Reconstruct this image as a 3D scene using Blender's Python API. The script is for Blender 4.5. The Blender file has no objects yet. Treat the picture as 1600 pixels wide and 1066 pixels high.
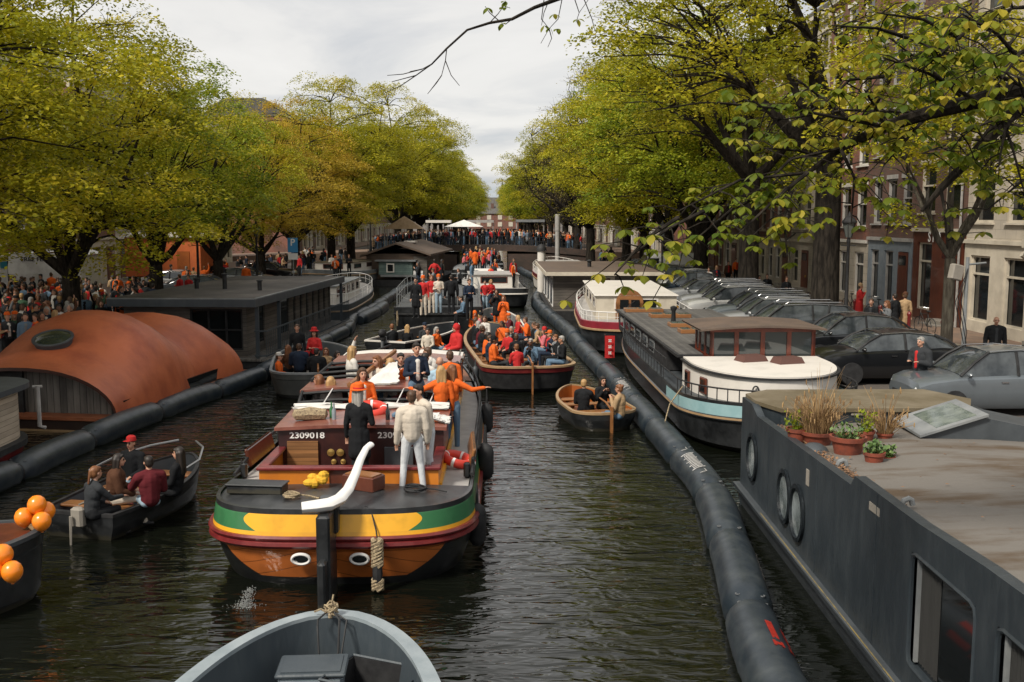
import bpy, math, random
import numpy as np
from mathutils import Vector, Matrix, Euler
C = bpy.context.scene.collection
scn = bpy.context.scene
R = math.radians
rnd = random.Random(7)

# ---------------------------------------------------------------- camera
CAMZ = 5.6
F_PX = 1600.0
PITCH = math.atan(193.0 / F_PX)
YAW = -math.atan(25.0 / F_PX)
cd = bpy.data.cameras.new('camera'); cam = bpy.data.objects.new('camera', cd); C.objects.link(cam)
cam.location = (0, 0, CAMZ); cam.rotation_euler = (math.pi / 2 - PITCH, 0, YAW)
cd.sensor_width = 36; cd.lens = 36.0 * F_PX / 1600; cd.clip_start = .1; cd.clip_end = 3000
scn.camera = cam
_RM = cam.rotation_euler.to_matrix()
def ray(px, py):
    return _RM @ Vector(((px - 800) / F_PX, -(py - 533) / F_PX, -1))
def at(px, py, z=0.0):
    d = ray(px, py); t = (z - CAMZ) / d.z
    return Vector((d.x * t, d.y * t, z))
def atY(px, py, Y):
    d = ray(px, py); t = Y / d.y
    return Vector((d.x * t, Y, CAMZ + d.z * t))

# ---------------------------------------------------------------- world, sun, exposure
SUN_EL, SUN_AZ = R(48), R(222)
w = bpy.data.worlds.new('World'); scn.world = w; w.use_nodes = True
nt = w.node_tree; nt.nodes.clear()
out = nt.nodes.new('ShaderNodeOutputWorld'); bg = nt.nodes.new('ShaderNodeBackground')
sky = nt.nodes.new('ShaderNodeTexSky'); sky.sky_type = 'NISHITA'; sky.sun_disc = False
sky.sun_elevation = SUN_EL; sky.sun_rotation = SUN_AZ
tc = nt.nodes.new('ShaderNodeTexCoord')
sep = nt.nodes.new('ShaderNodeSeparateXYZ'); nt.links.new(tc.outputs['Generated'], sep.inputs[0])
def mth(nt, op, a, b=None, c=None, clamp=False):
    n = nt.nodes.new('ShaderNodeMath'); n.operation = op; n.use_clamp = clamp
    for i, x in enumerate((a, b, c)):
        if x is None: continue
        if isinstance(x, (int, float)): n.inputs[i].default_value = x
        else: nt.links.new(x, n.inputs[i])
    return n.outputs[0]
den = mth(nt, 'ADD', mth(nt, 'MAXIMUM', sep.outputs[2], 0.0), .13)
cx = mth(nt, 'DIVIDE', sep.outputs[0], den); cy = mth(nt, 'DIVIDE', sep.outputs[1], den)
comb = nt.nodes.new('ShaderNodeCombineXYZ'); nt.links.new(cx, comb.inputs[0]); nt.links.new(cy, comb.inputs[1])
cl = nt.nodes.new('ShaderNodeTexNoise'); cl.inputs['Scale'].default_value = .85; cl.inputs['Detail'].default_value = 6
cl.inputs['Roughness'].default_value = .52; cl.inputs['Distortion'].default_value = .5
nt.links.new(comb.outputs[0], cl.inputs['Vector'])
rp = nt.nodes.new('ShaderNodeValToRGB'); nt.links.new(cl.outputs['Fac'], rp.inputs[0])
e = rp.color_ramp.elements
e[0].position = .30; e[0].color = (4.6, 5.0, 5.4, 1)
e[1].position = .66; e[1].color = (8.5, 8.25, 7.9, 1)
k = e.new(.42); k.color = (6.2, 6.2, 6.25, 1)
k = e.new(.53); k.color = (7.8, 7.6, 7.3, 1)
mx = nt.nodes.new('ShaderNodeMix'); mx.data_type = 'RGBA'; mx.inputs['Factor'].default_value = .9
nt.links.new(sky.outputs[0], mx.inputs[6]); nt.links.new(rp.outputs[0], mx.inputs[7])
nt.links.new(mx.outputs[2], bg.inputs[0]); bg.inputs[1].default_value = .115
nt.links.new(bg.outputs[0], out.inputs[0])
sl = bpy.data.lights.new('sun', 'SUN'); so = bpy.data.objects.new('sun', sl); C.objects.link(so)
sl.energy = 4.2; sl.angle = R(10); sl.color = (1, .93, .82)
sd = Vector((math.sin(SUN_AZ) * math.cos(SUN_EL), math.cos(SUN_AZ) * math.cos(SUN_EL), math.sin(SUN_EL)))
so.rotation_euler = sd.to_track_quat('Z', 'Y').to_euler()
vs = scn.view_settings; vs.view_transform = 'Standard'; vs.look = 'None'; vs.exposure = 0; vs.gamma = 1
scn.cycles.max_bounces = 6; scn.cycles.diffuse_bounces = 2; scn.cycles.glossy_bounces = 3
scn.cycles.transmission_bounces = 4; scn.cycles.transparent_max_bounces = 6
scn.cycles.caustics_reflective = False; scn.cycles.caustics_refractive = False

# ---------------------------------------------------------------- materials
MATS = {}
def mat(name, col, rough=.6, metal=0, col2=None, scale=3.0, detail=5, lo=.4, hi=.65, bump=0, bscale=None, coat=0, spec=.5,
        stretch=(1, 1, 1), trans=0, kind=None, plank=None, islands=None):
    if name in MATS: return MATS[name]
    m = bpy.data.materials.new(name); m.use_nodes = True; MATS[name] = m
    nt = m.node_tree; b = nt.nodes['Principled BSDF']; L = nt.links
    b.inputs['Base Color'].default_value = (*col, 1); b.inputs['Roughness'].default_value = rough
    b.inputs['Metallic'].default_value = metal; b.inputs['Specular IOR Level'].default_value = spec
    if coat: b.inputs['Coat Weight'].default_value = coat; b.inputs['Coat Roughness'].default_value = .08
    tc = nt.nodes.new('ShaderNodeTexCoord'); mp = nt.nodes.new('ShaderNodeMapping'); L.new(tc.outputs['Object'], mp.inputs[0])
    mp.inputs['Scale'].default_value = stretch
    colsock = None
    if col2 is not None:
        n = nt.nodes.new('ShaderNodeTexNoise'); n.inputs['Scale'].default_value = scale; n.inputs['Detail'].default_value = detail
        n.inputs['Roughness'].default_value = .6
        L.new(mp.outputs[0], n.inputs['Vector'])
        r = nt.nodes.new('ShaderNodeValToRGB'); L.new(n.outputs['Fac'], r.inputs[0])
        r.color_ramp.elements[0].position = lo; r.color_ramp.elements[0].color = (*col, 1)
        r.color_ramp.elements[1].position = hi; r.color_ramp.elements[1].color = (*col2, 1)
        colsock = r.outputs[0]
    if islands is not None:
        g = nt.nodes.new('ShaderNodeNewGeometry')
        r2 = nt.nodes.new('ShaderNodeValToRGB'); L.new(g.outputs['Random Per Island'], r2.inputs[0])
        r2.color_ramp.elements[0].color = (*islands[0], 1); r2.color_ramp.elements[1].color = (*islands[1], 1)
        if colsock is None: colsock = r2.outputs[0]
        else:
            q = nt.nodes.new('ShaderNodeMix'); q.data_type = 'RGBA'; q.inputs['Factor'].default_value = .5
            L.new(colsock, q.inputs[6]); L.new(r2.outputs[0], q.inputs[7]); colsock = q.outputs[2]
    hsock = None
    if plank is not None:      # plank = (axis, width, dark factor): dark seams between boards along an axis
        ax, wd, dk = plank
        sp = nt.nodes.new('ShaderNodeSeparateXYZ'); L.new(tc.outputs['Object'], sp.inputs[0])
        u = mth(nt, 'DIVIDE', sp.outputs[ax], wd); fr = mth(nt, 'FRACT', u); fl = mth(nt, 'FLOOR', u)
        wn = nt.nodes.new('ShaderNodeTexWhiteNoise'); wn.noise_dimensions = '1D'; L.new(fl, wn.inputs['W'])
        seam = mth(nt, 'GREATER_THAN', fr, .1)
        val = mth(nt, 'MULTIPLY', mth(nt, 'MULTIPLY_ADD', wn.outputs[0], .5, .7), mth(nt, 'MULTIPLY_ADD', seam, 1 - dk, dk))
        h = nt.nodes.new('ShaderNodeMix'); h.data_type = 'RGBA'; h.blend_type = 'MULTIPLY'; h.inputs['Factor'].default_value = 1
        if colsock is None: h.inputs[6].default_value = (*col, 1)
        else: L.new(colsock, h.inputs[6])
        L.new(val, h.inputs[7]); colsock = h.outputs[2]; hsock = seam
    if colsock is not None: L.new(colsock, b.inputs['Base Color'])
    if bump:
        n2 = nt.nodes.new('ShaderNodeTexNoise'); n2.inputs['Scale'].default_value = bscale or scale * 4; n2.inputs['Detail'].default_value = 6
        L.new(mp.outputs[0], n2.inputs['Vector'])
        bp = nt.nodes.new('ShaderNodeBump'); bp.inputs['Strength'].default_value = bump; bp.inputs['Distance'].default_value = .03
        L.new(n2.outputs['Fac'] if hsock is None else mth(nt, 'MULTIPLY', n2.outputs['Fac'], hsock), bp.inputs['Height'])
        L.new(bp.outputs[0], b.inputs['Normal'])
        L.new(mth(nt, 'MULTIPLY_ADD', n2.outputs['Fac'], .25, rough - .1, True), b.inputs['Roughness'])
    return m

def leaf_mat(name, c1, c2, c3, trans=.35, scale=.35):
    m = bpy.data.materials.new(name); m.use_nodes = True; nt = m.node_tree; L = nt.links; nt.nodes.clear(); MATS[name] = m
    o = nt.nodes.new('ShaderNodeOutputMaterial'); d = nt.nodes.new('ShaderNodeBsdfPrincipled'); t = nt.nodes.new('ShaderNodeBsdfTranslucent')
    d.inputs['Roughness'].default_value = .5; d.inputs['Specular IOR Level'].default_value = .25
    mxs = nt.nodes.new('ShaderNodeMixShader'); mxs.inputs[0].default_value = trans
    tc = nt.nodes.new('ShaderNodeTexCoord'); n = nt.nodes.new('ShaderNodeTexNoise'); n.inputs['Scale'].default_value = scale; n.inputs['Detail'].default_value = 3
    L.new(tc.outputs['Object'], n.inputs['Vector'])
    g = nt.nodes.new('ShaderNodeNewGeometry')
    f = mth(nt, 'ADD', mth(nt, 'MULTIPLY', n.outputs['Fac'], 1.5), mth(nt, 'MULTIPLY_ADD', g.outputs['Random Per Island'], .45, -.48))
    r = nt.nodes.new('ShaderNodeValToRGB'); L.new(f, r.inputs[0]); el = r.color_ramp.elements
    el[0].position = .15; el[0].color = (*c1, 1); el[1].position = .85; el[1].color = (*c3, 1); k = el.new(.5); k.color = (*c2, 1)
    L.new(r.outputs[0], d.inputs['Base Color']); L.new(r.outputs[0], t.inputs[0])
    L.new(d.outputs[0], mxs.inputs[1]); L.new(t.outputs[0], mxs.inputs[2]); L.new(mxs.outputs[0], o.inputs[0])
    return m

def brick_mat(name, c1, c2, mortar, bw=.24, bh=.07, dirt=(.06, .05, .045)):
    m = bpy.data.materials.new(name); m.use_nodes = True; nt = m.node_tree; L = nt.links; b = nt.nodes['Principled BSDF']; MATS[name] = m
    tc = nt.nodes.new('ShaderNodeTexCoord'); sp = nt.nodes.new('ShaderNodeSeparateXYZ'); L.new(tc.outputs['Object'], sp.inputs[0])
    cb = nt.nodes.new('ShaderNodeCombineXYZ')
    L.new(mth(nt, 'ADD', sp.outputs[0], sp.outputs[1]), cb.inputs[0]); L.new(sp.outputs[2], cb.inputs[1])
    br = nt.nodes.new('ShaderNodeTexBrick'); L.new(cb.outputs[0], br.inputs['Vector']); br.inputs['Scale'].default_value = 1
    br.inputs['Brick Width'].default_value = bw; br.inputs['Row Height'].default_value = bh; br.inputs['Mortar Size'].default_value = .008
    br.inputs['Color1'].default_value = (*c1, 1); br.inputs['Color2'].default_value = (*c2, 1); br.inputs['Mortar'].default_value = (*mortar, 1)
    n = nt.nodes.new('ShaderNodeTexNoise'); n.inputs['Scale'].default_value = .8; n.inputs['Detail'].default_value = 8; L.new(tc.outputs['Object'], n.inputs['Vector'])
    q = nt.nodes.new('ShaderNodeMix'); q.data_type = 'RGBA'; L.new(mth(nt, 'MULTIPLY_ADD', n.outputs['Fac'], 2.2, -.9, True), q.inputs['Factor'])
    L.new(br.outputs['Color'], q.inputs[6]); q.inputs[7].default_value = (*dirt, 1); L.new(q.outputs[2], b.inputs['Base Color']); b.inputs['Roughness'].default_value = .85
    return m

def glass_mat(name, col=(.012, .014, .015), rough=.06):
    return mat(name, col, rough, 0, spec=.8)

M = dict(
 black=mat('black_paint', (.012, .013, .014), .35, col2=(.028, .03, .032), scale=2.5, bump=.08, coat=.2),
 matblack=mat('matt_black', (.010, .010, .011), .7, col2=(.025, .025, .026), scale=5),
 tar=mat('black_deck', (.02, .022, .024), .38, col2=(.07, .073, .075), scale=1.8, lo=.42, hi=.72, bump=.12, stretch=(1, .5, 1)),
 darkgrey=mat('dark_grey_paint', (.045, .052, .058), .5, col2=(.07, .08, .088), scale=1.2, bump=.1),
 bluegrey=mat('blue_grey_paint', (.044, .056, .066), .42, col2=(.062, .075, .083), scale=1.6, detail=10, lo=.45, hi=.75, stretch=(2.2, 2.2, .7), bump=.15),
 slate=mat('slate_hull_paint', (.026, .034, .041), .40, col2=(.045, .055, .062), scale=1.6, detail=10, lo=.45, hi=.75, stretch=(2.2, 2.2, .7), bump=.15),
 grey=mat('grey_paint', (.16, .17, .175), .55, col2=(.24, .25, .25), scale=2, bump=.08),
 lightgrey=mat('light_grey_deck', (.30, .285, .27), .6, col2=(.40, .385, .36), scale=2.5, bump=.1),
 white=mat('white_paint', (.70, .66, .60), .45, col2=(.55, .52, .47), scale=1.5, lo=.5, hi=.8, bump=.05),
 cleanwhite=mat('clean_white', (.8, .78, .75), .4),
 cream=mat('cream_paint', (.58, .52, .42), .5, col2=(.45, .40, .32), scale=1.5),
 red=mat('red_plastic', (.62, .05, .03), .45),
 dred=mat('dark_red_paint', (.13, .012, .014), .35, col2=(.19, .022, .02), scale=3, coat=.3, bump=.06),
 redroof=mat('red_brown_roof', (.17, .055, .04), .35, col2=(.27, .10, .07), scale=2.2, coat=.35, bump=.08),
 crimson=mat('crimson_hull', (.25, .022, .035), .4, col2=(.19, .02, .03), scale=1.5, coat=.2),
 orange=mat('orange_paint', (.62, .20, .02), .4, col2=(.50, .15, .015), scale=1.6, coat=.3, bump=.05),
 dorange=mat('burnt_orange_planks', (.33, .09, .015), .42, col2=(.24, .06, .01), scale=2, coat=.2, bump=.1),
 yellow=mat('yellow_paint', (.80, .40, .02), .4, col2=(.68, .32, .02), scale=2, coat=.3),
 green=mat('green_paint', (.03, .14, .05), .38, col2=(.05, .19, .075), scale=3, coat=.3),
 wood=mat('varnished_wood', (.30, .13, .045), .4, col2=(.20, .08, .025), scale=5, stretch=(.3, 2, 1), coat=.3, bump=.1),
 mahog=mat('mahogany', (.085, .022, .012), .35, col2=(.13, .035, .017), scale=4, stretch=(1, 1, .4), coat=.4, bump=.08),
 tan=mat('tan_wood_rim', (.36, .24, .13), .5, col2=(.28, .18, .09), scale=4, stretch=(1, .3, 1)),
 oldwood=mat('weathered_planks', (.20, .185, .165), .8, col2=(.11, .10, .09), scale=2.2, stretch=(2, 2, .35), bump=.3, plank=(0, .19, .3)),
 clap=mat('dark_clapboard', (.085, .075, .065), .7, col2=(.15, .13, .11), scale=2.4, stretch=(.4, .4, 2), bump=.3, plank=(2, .15, .3)),
 clapl=mat('beige_clapboard', (.50, .42, .32), .6, col2=(.40, .33, .25), scale=2.4, stretch=(.4, .4, 2), bump=.2, plank=(2, .12, .45)),
 clapg=mat('green_clapboard', (.10, .15, .14), .6, col2=(.14, .2, .18), scale=2.4, bump=.2, plank=(2, .18, .4)),
 rust=mat('rusted_orange_steel', (.46, .12, .045), .5, col2=(.31, .07, .028), scale=.8, lo=.42, hi=.66, detail=8, bump=.12, bscale=10),
 felt=mat('roofing_felt', (.062, .054, .049), .75, col2=(.10, .088, .078), scale=.7, bump=.2, bscale=20),
 feltb=mat('brown_roofing', (.13, .09, .065), .75, col2=(.09, .065, .05), scale=1.2, bump=.2, bscale=20),
 concrete=mat('weathered_roof', (.155, .14, .122), .72, col2=(.085, .055, .03), scale=1.1, lo=.46, hi=.66, detail=9, stretch=(.55, 1.5, 1), bump=.25, bscale=9),
 moss=mat('mossy_roof', (.115, .09, .05), .7, col2=(.21, .175, .12), scale=1.1, lo=.4, hi=.75, detail=9, bump=.2, bscale=9),
 terracotta=mat('terracotta', (.24, .055, .028), .7, col2=(.14, .04, .025), scale=6, bump=.1),
 soil=mat('soil', (.05, .035, .02), .95, col2=(.1, .07, .04), scale=12, bump=.5),
 straw=mat('dry_stalks', (.30, .19, .08), .8, islands=((.42, .27, .12), (.16, .09, .04))),
 herb=mat('herb_green', (.07, .13, .03), .6, islands=((.05, .11, .03), (.13, .20, .05))),
 bark=mat('bark', (.014, .012, .010), .95, spec=.08, col2=(.042, .035, .028), scale=5, stretch=(2, 2, .4), bump=.7, bscale=14),
 barkl=mat('grey_bark', (.045, .038, .03), .95, spec=.1, col2=(.10, .09, .07), scale=6, stretch=(2, 2, .4), bump=.6, bscale=14),
 rubber=mat('tube_rubber', (.014, .022, .030), .38, col2=(.050, .060, .064), scale=2.3, detail=10, lo=.44, hi=.78, bump=.2, bscale=5, spec=.55),
 asphalt=mat('street_paving', (.085, .072, .062), .85, col2=(.12, .10, .088), scale=.8, bump=.2, bscale=30),
 brickpave=mat('brick_pavement', (.20, .13, .09), .85, col2=(.14, .10, .075), scale=1.6, bump=.2, bscale=30),
 stone=mat('stone', (.30, .27, .23), .8, col2=(.22, .20, .17), scale=1.4, bump=.15),
 dstone=mat('dark_stone', (.11, .105, .095), .85, col2=(.07, .066, .06), scale=1.4, bump=.3),
 chrome=mat('metal', (.5, .5, .5), .25, 1), alu=mat('aluminium', (.38, .39, .40), .35, .7),
 glass=glass_mat('window_glass'), sglass=mat('skylight_glass', (.10, .125, .11), .08, col2=(.2, .23, .2), scale=5, spec=.8),
 canvas=mat('white_canvas', (.68, .66, .62), .8, col2=(.55, .53, .5), scale=3, bump=.2),
 rope=mat('rope', (.42, .33, .2), .9, col2=(.16, .12, .08), scale=30, bump=.5),
 balloon=mat('orange_balloon', (.9, .25, .015), .3, spec=.5, coat=.2), ltblue=mat('light_blue_paint', (.24, .40, .42), .45, col2=(.3, .46, .48), scale=2),
 teal=mat('teal', (.03, .2, .26), .5), brass=mat('brass', (.5, .33, .1), .35, .8),
 plastic=mat('clear_plastic', (.20, .24, .27), .25, col2=(.32, .36, .38), scale=3),
)
M['brick'] = brick_mat('red_brick', (.25, .085, .05), (.18, .06, .04), (.16, .13, .11))
M['brickb'] = brick_mat('brown_brick', (.15, .065, .042), (.11, .05, .035), (.12, .10, .085))
M['brickd'] = brick_mat('quay_brick', (.09, .05, .037), (.055, .035, .03), (.07, .06, .05), dirt=(.025, .025, .02))
M['ashlar'] = brick_mat('pale_ashlar', (.48, .42, .34), (.43, .38, .31), (.24, .21, .17), bw=.8, bh=.35, dirt=(.28, .25, .2))
M['leafA'] = leaf_mat('leaf_yellow_green', (.19, .21, .012), (.38, .36, .016), (.60, .49, .03), .44)
M['leafB'] = leaf_mat('leaf_green', (.13, .19, .012), (.28, .33, .02), (.50, .46, .03), .44)
M['leafC'] = leaf_mat('leaf_ochre', (.28, .22, .02), (.45, .32, .03), (.58, .38, .05), .45)
M['leafD'] = leaf_mat('leaf_bud_brown', (.16, .12, .06), (.24, .18, .07), (.26, .23, .06), .35)
M['leafN'] = leaf_mat('leaf_fresh_lime', (.08, .13, .010), (.20, .23, .018), (.52, .42, .05), .5, scale=.9)

def waterline(m, top, col):
    nt = m.node_tree; L = nt.links; b = nt.nodes['Principled BSDF']; src = b.inputs['Base Color'].links[0].from_socket
    tc = [n for n in nt.nodes if n.type == 'TEX_COORD'][0]; sp = nt.nodes.new('ShaderNodeSeparateXYZ'); L.new(tc.outputs['Object'], sp.inputs[0])
    n = nt.nodes.new('ShaderNodeTexNoise'); n.inputs['Scale'].default_value = 6; n.inputs['Detail'].default_value = 6; L.new(tc.outputs['Object'], n.inputs['Vector'])
    f = mth(nt, 'MULTIPLY', mth(nt, 'SUBTRACT', mth(nt, 'MULTIPLY_ADD', n.outputs['Fac'], .14, top - .07), sp.outputs[2]), 22.0, None, True)
    q = nt.nodes.new('ShaderNodeMix'); q.data_type = 'RGBA'; L.new(mth(nt, 'MULTIPLY', f, .8), q.inputs['Factor']); L.new(src, q.inputs[6]); q.inputs[7].default_value = (*col, 1); L.new(q.outputs[2], b.inputs['Base Color'])
waterline(M['rubber'], .03, (.045, .05, .028)); waterline(M['black'], .10, (.05, .045, .03))

# ---------------------------------------------------------------- mesh builder
class MB:
    def __init__(s): s.v = []; s.f = []; s.m = []; s.M = Matrix.Identity(4)
    def add(s, vs, fs, m=0):
        o = len(s.v)
        s.v += [tuple(s.M @ Vector(p)) for p in vs]
        s.f += [tuple(i + o for i in f) for f in fs]; s.m += [m] * len(fs)
    def box(s, c, d, m=0, rz=0, rx=0, ry=0, top=1.0, bev=0):
        x, y, z = d[0] / 2, d[1] / 2, d[2] / 2; T = Matrix.Translation(c) @ Euler((rx, ry, rz)).to_matrix().to_4x4()
        if bev:
            b = min(bev, x * .9, y * .9, z * .9)
            def ring(hx, hy, zz):
                return [(hx - b, -hy, zz), (hx, -hy + b, zz), (hx, hy - b, zz), (hx - b, hy, zz), (-hx + b, hy, zz), (-hx, hy - b, zz), (-hx, -hy + b, zz), (-hx + b, -hy, zz)]
            rs = [ring(x - b, y - b, -z), ring(x, y, -z + b), ring(x * top, y * top, z - b), ring((x - b) * top, (y - b) * top, z)]
            vs = [T @ Vector(p) for r in rs for p in r]; fs = []
            for k in range(3):
                for i in range(8): j = (i + 1) % 8; fs.append((k * 8 + i, k * 8 + j, k * 8 + 8 + j, k * 8 + 8 + i))
            fs += [tuple(range(7, -1, -1)), tuple(range(24, 32))]
            s.add(vs, fs, m); return
        vs = [T @ Vector(p) for p in ((-x, -y, -z), (x, -y, -z), (x, y, -z), (-x, y, -z), (-x * top, -y * top, z), (x * top, -y * top, z), (x * top, y * top, z), (-x * top, y * top, z))]
        s.add(vs, [(3, 2, 1, 0), (4, 5, 6, 7), (0, 1, 5, 4), (1, 2, 6, 5), (2, 3, 7, 6), (3, 0, 4, 7)], m)
    def b2(s, a, b, m=0, **k):
        s.box([(a[i] + b[i]) / 2 for i in range(3)], [abs(b[i] - a[i]) for i in range(3)], m, **k)
    def prism(s, poly, z0, z1, m=0, mt=None):
        n = len(poly); vs = [(p[0], p[1], z0) for p in poly] + [(p[0], p[1], z1) for p in poly]
        s.add(vs, [tuple(range(n - 1, -1, -1))] + [(i, (i + 1) % n, n + (i + 1) % n, n + i) for i in range(n)], m)
        s.add(vs[n:], [tuple(range(n))], m if mt is None else mt)
    def tube(s, path, r, n=8, m=0, caps=True, closed=False, sq=1.0, up=None):
        P = [Vector(p) for p in path]; k = len(P)
        if not hasattr(r, '__len__'): r = [r] * k
        vs = []; fs = []; X = None
        for i in range(k):
            if closed: t = P[(i + 1) % k] - P[i - 1]
            else: t = P[min(i + 1, k - 1)] - P[max(i - 1, 0)]
            if t.length < 1e-9: t = Vector((0, 0, 1))
            t.normalize()
            if up is not None: X = Vector(up).cross(t)
            elif X is None: X = t.cross(Vector((0, 0, 1)) if abs(t.z) < .95 else Vector((1, 0, 0)))
            else: X = X - t * X.dot(t)
            if X.length < 1e-6: X = t.orthogonal()
            X.normalize(); Y = t.cross(X)
            for j in range(n):
                a = 2 * math.pi * (j + (.5 if n == 4 else 0)) / n
                vs.append(P[i] + (X * math.cos(a) + Y * math.sin(a) * sq) * r[i])
        for i in range(k if closed else k - 1):
            i2 = (i + 1) % k
            for j in range(n):
                fs.append((i * n + j, i * n + (j + 1) % n, i2 * n + (j + 1) % n, i2 * n + j))
        if caps and not closed: fs += [tuple(range(n - 1, -1, -1)), tuple(range((k - 1) * n, k * n))]
        s.add(vs, fs, m)
    def lathe(s, prof, c=(0, 0, 0), n=16, m=0, axis='z'):
        vs = []; fs = []; k = len(prof)
        for r, z in prof:
            for j in range(n):
                a = 2 * math.pi * j / n; x, y = r * math.cos(a), r * math.sin(a)
                p = (x, y, z) if axis == 'z' else ((x, z, y) if axis == 'y' else (z, x, y))
                vs.append((c[0] + p[0], c[1] + p[1], c[2] + p[2]))
        for i in range(k - 1):
            for j in range(n): fs.append((i * n + j, i * n + (j + 1) % n, (i + 1) * n + (j + 1) % n, (i + 1) * n + j))
        fs += [tuple(range(n - 1, -1, -1)), tuple(range((k - 1) * n, k * n))]
        s.add(vs, fs, m)
    def ball(s, c, r, m=0, n=12, k=7, sq=None):
        if not hasattr(r, '__len__'): r = (r, r, r)
        vs = []; fs = []
        for i in range(k + 1):
            a = math.pi * i / k
            for j in range(n):
                b = 2 * math.pi * j / n
                vs.append((c[0] + r[0] * math.sin(a) * math.cos(b), c[1] + r[1] * math.sin(a) * math.sin(b), c[2] + r[2] * math.cos(a)))
        for i in range(k):
            for j in range(n): fs.append((i * n + j, (i + 1) * n + j, (i + 1) * n + (j + 1) % n, i * n + (j + 1) % n))
        s.add(vs, fs, m)
    def grid(s, rows, m=0, wrap=False, flip=False):
        n = len(rows[0]); vs = [p for r in rows for p in r]; fs = []
        for i in range(len(rows) - 1):
            for j in range(n if wrap else n - 1):
                q = (i * n + j, i * n + (j + 1) % n, (i + 1) * n + (j + 1) % n, (i + 1) * n + j)
                fs.append(q[::-1] if flip else q)
        s.add(vs, fs, m)
    def build(s, name, mats, parent=None, smooth=False, loc=None, rz=0):
        me = bpy.data.meshes.new(name); me.from_pydata(s.v, [], s.f)
        if not hasattr(mats, '__len__'): mats = [mats]
        for x in mats: me.materials.append(x)
        me.polygons.foreach_set('material_index', s.m)
        me.validate(verbose=False); me.update()
        if smooth:
            me.polygons.foreach_set('use_smooth', [True] * len(me.polygons))
            try: me.set_sharp_from_angle(angle=R(38))
            except Exception: pass
        o = bpy.data.objects.new(name, me); C.objects.link(o)
        if parent is not None: o.parent = parent
        if loc is not None: o.location = loc
        o.rotation_euler.z = rz
        return o

def tag(o, label=None, cat=None, group=None, kind=None):
    if label: o['label'] = label
    if cat: o['category'] = cat
    if group: o['group'] = group
    if kind: o['kind'] = kind
    return o
def thing(name, label, cat, loc=(0, 0, 0), rz=0, group=None):
    o = bpy.data.objects.new(name, None); o.empty_display_size = .2; C.objects.link(o); o.location = loc; o.rotation_euler.z = rz
    return tag(o, label, cat, group)
def copy_tree(o, parent=None):
    c = o.copy(); C.objects.link(c)
    if parent is not None: c.parent = parent
    for ch in list(o.children): copy_tree(ch, c)
    return c
def text_part(name, s, size, mt, parent, loc, rot, align='CENTER', depth=.004, font_space=1.0, sx=1):
    cu = bpy.data.curves.new(name, 'FONT'); cu.body = s; cu.size = size; cu.align_x = align; cu.align_y = 'CENTER'; cu.extrude = depth; cu.space_character = font_space
    cu.offset = size * .018; cu.resolution_u = 3
    t = bpy.data.objects.new(name, cu); C.objects.link(t); dg = bpy.context.evaluated_depsgraph_get()
    me = bpy.data.meshes.new_from_object(t.evaluated_get(dg)); bpy.data.objects.remove(t); bpy.data.curves.remove(cu)
    me.materials.clear(); me.materials.append(mt)
    o = bpy.data.objects.new(name, me); C.objects.link(o)
    if parent is not None: o.parent = parent
    o.location = loc; o.rotation_euler = rot; o.scale = (sx, 1, 1)
    return o
# ---------------------------------------------------------------- setting: water, ground, quays
QZ = .95; QR = 8.9; QL = -13.7; FARY = 430
def struct(o): return tag(o, kind='structure')
b = MB(); b.b2((-900, -40, -2.2), (900, 1500, -1.6)); struct(b.build('canal_bed', M['soil']))
def water_mat():
    m = bpy.data.materials.new('canal_water'); m.use_nodes = True; nt = m.node_tree; L = nt.links; p = nt.nodes['Principled BSDF']
    p.inputs['Base Color'].default_value = (.0045, .0055, .0035, 1); p.inputs['Roughness'].default_value = .02; p.inputs['IOR'].default_value = 1.5
    tc = nt.nodes.new('ShaderNodeTexCoord')
    def nz(sx, sy, det, dist, rot=0):
        mp = nt.nodes.new('ShaderNodeMapping'); mp.inputs['Scale'].default_value = (sx, sy, 1); mp.inputs['Rotation'].default_value = (0, 0, rot)
        L.new(tc.outputs['Object'], mp.inputs[0]); n = nt.nodes.new('ShaderNodeTexNoise'); n.inputs['Scale'].default_value = 1
        n.inputs['Detail'].default_value = det; n.inputs['Distortion'].default_value = dist; n.inputs['Roughness'].default_value = .55
        L.new(mp.outputs[0], n.inputs['Vector']); return n.outputs['Fac']
    a = nz(.45, 1.15, 2, .8, .12); c = nz(1.5, 4.0, 2, .9, -.1); d = nz(4.5, 10, 1, .4)
    big = nz(.13, .11, 1, 0)
    amp = mth(nt, 'MULTIPLY_ADD', big, 2.4, -.45, True)
    h = mth(nt, 'ADD', mth(nt, 'MULTIPLY', a, .07), mth(nt, 'MULTIPLY', mth(nt, 'ADD', mth(nt, 'MULTIPLY', c, .036), mth(nt, 'MULTIPLY', d, .006)), mth(nt, 'ADD', amp, .25)))
    bp = nt.nodes.new('ShaderNodeBump'); bp.inputs['Strength'].default_value = 1; bp.inputs['Distance'].default_value = 1.0
    L.new(h, bp.inputs['Height']); L.new(bp.outputs[0], p.inputs['Normal']); return m
b = MB(); b.add([(QL - .2, -30, 0), (QR + .2, -30, 0), (QR + .2, FARY, 0), (QL - .2, FARY, 0)], [(0, 1, 2, 3)]); struct(b.build('water', water_mat()))
b = MB()
for x0, x1, y0, y1 in ((QR + .5, 900, -30, FARY), (-900, QL - .5, -30, FARY), (-900, 900, FARY, 1500)):
    b.add([(x0, y0, QZ), (x1, y0, QZ), (x1, y1, QZ), (x0, y1, QZ)], [(0, 1, 2, 3)])
struct(b.build('ground', M['asphalt']))
b = MB(); b.b2((15.6, -30, QZ - .3), (21.5, 400, QZ + .12)); struct(b.build('pavement_right', M['brickpave']))
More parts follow.
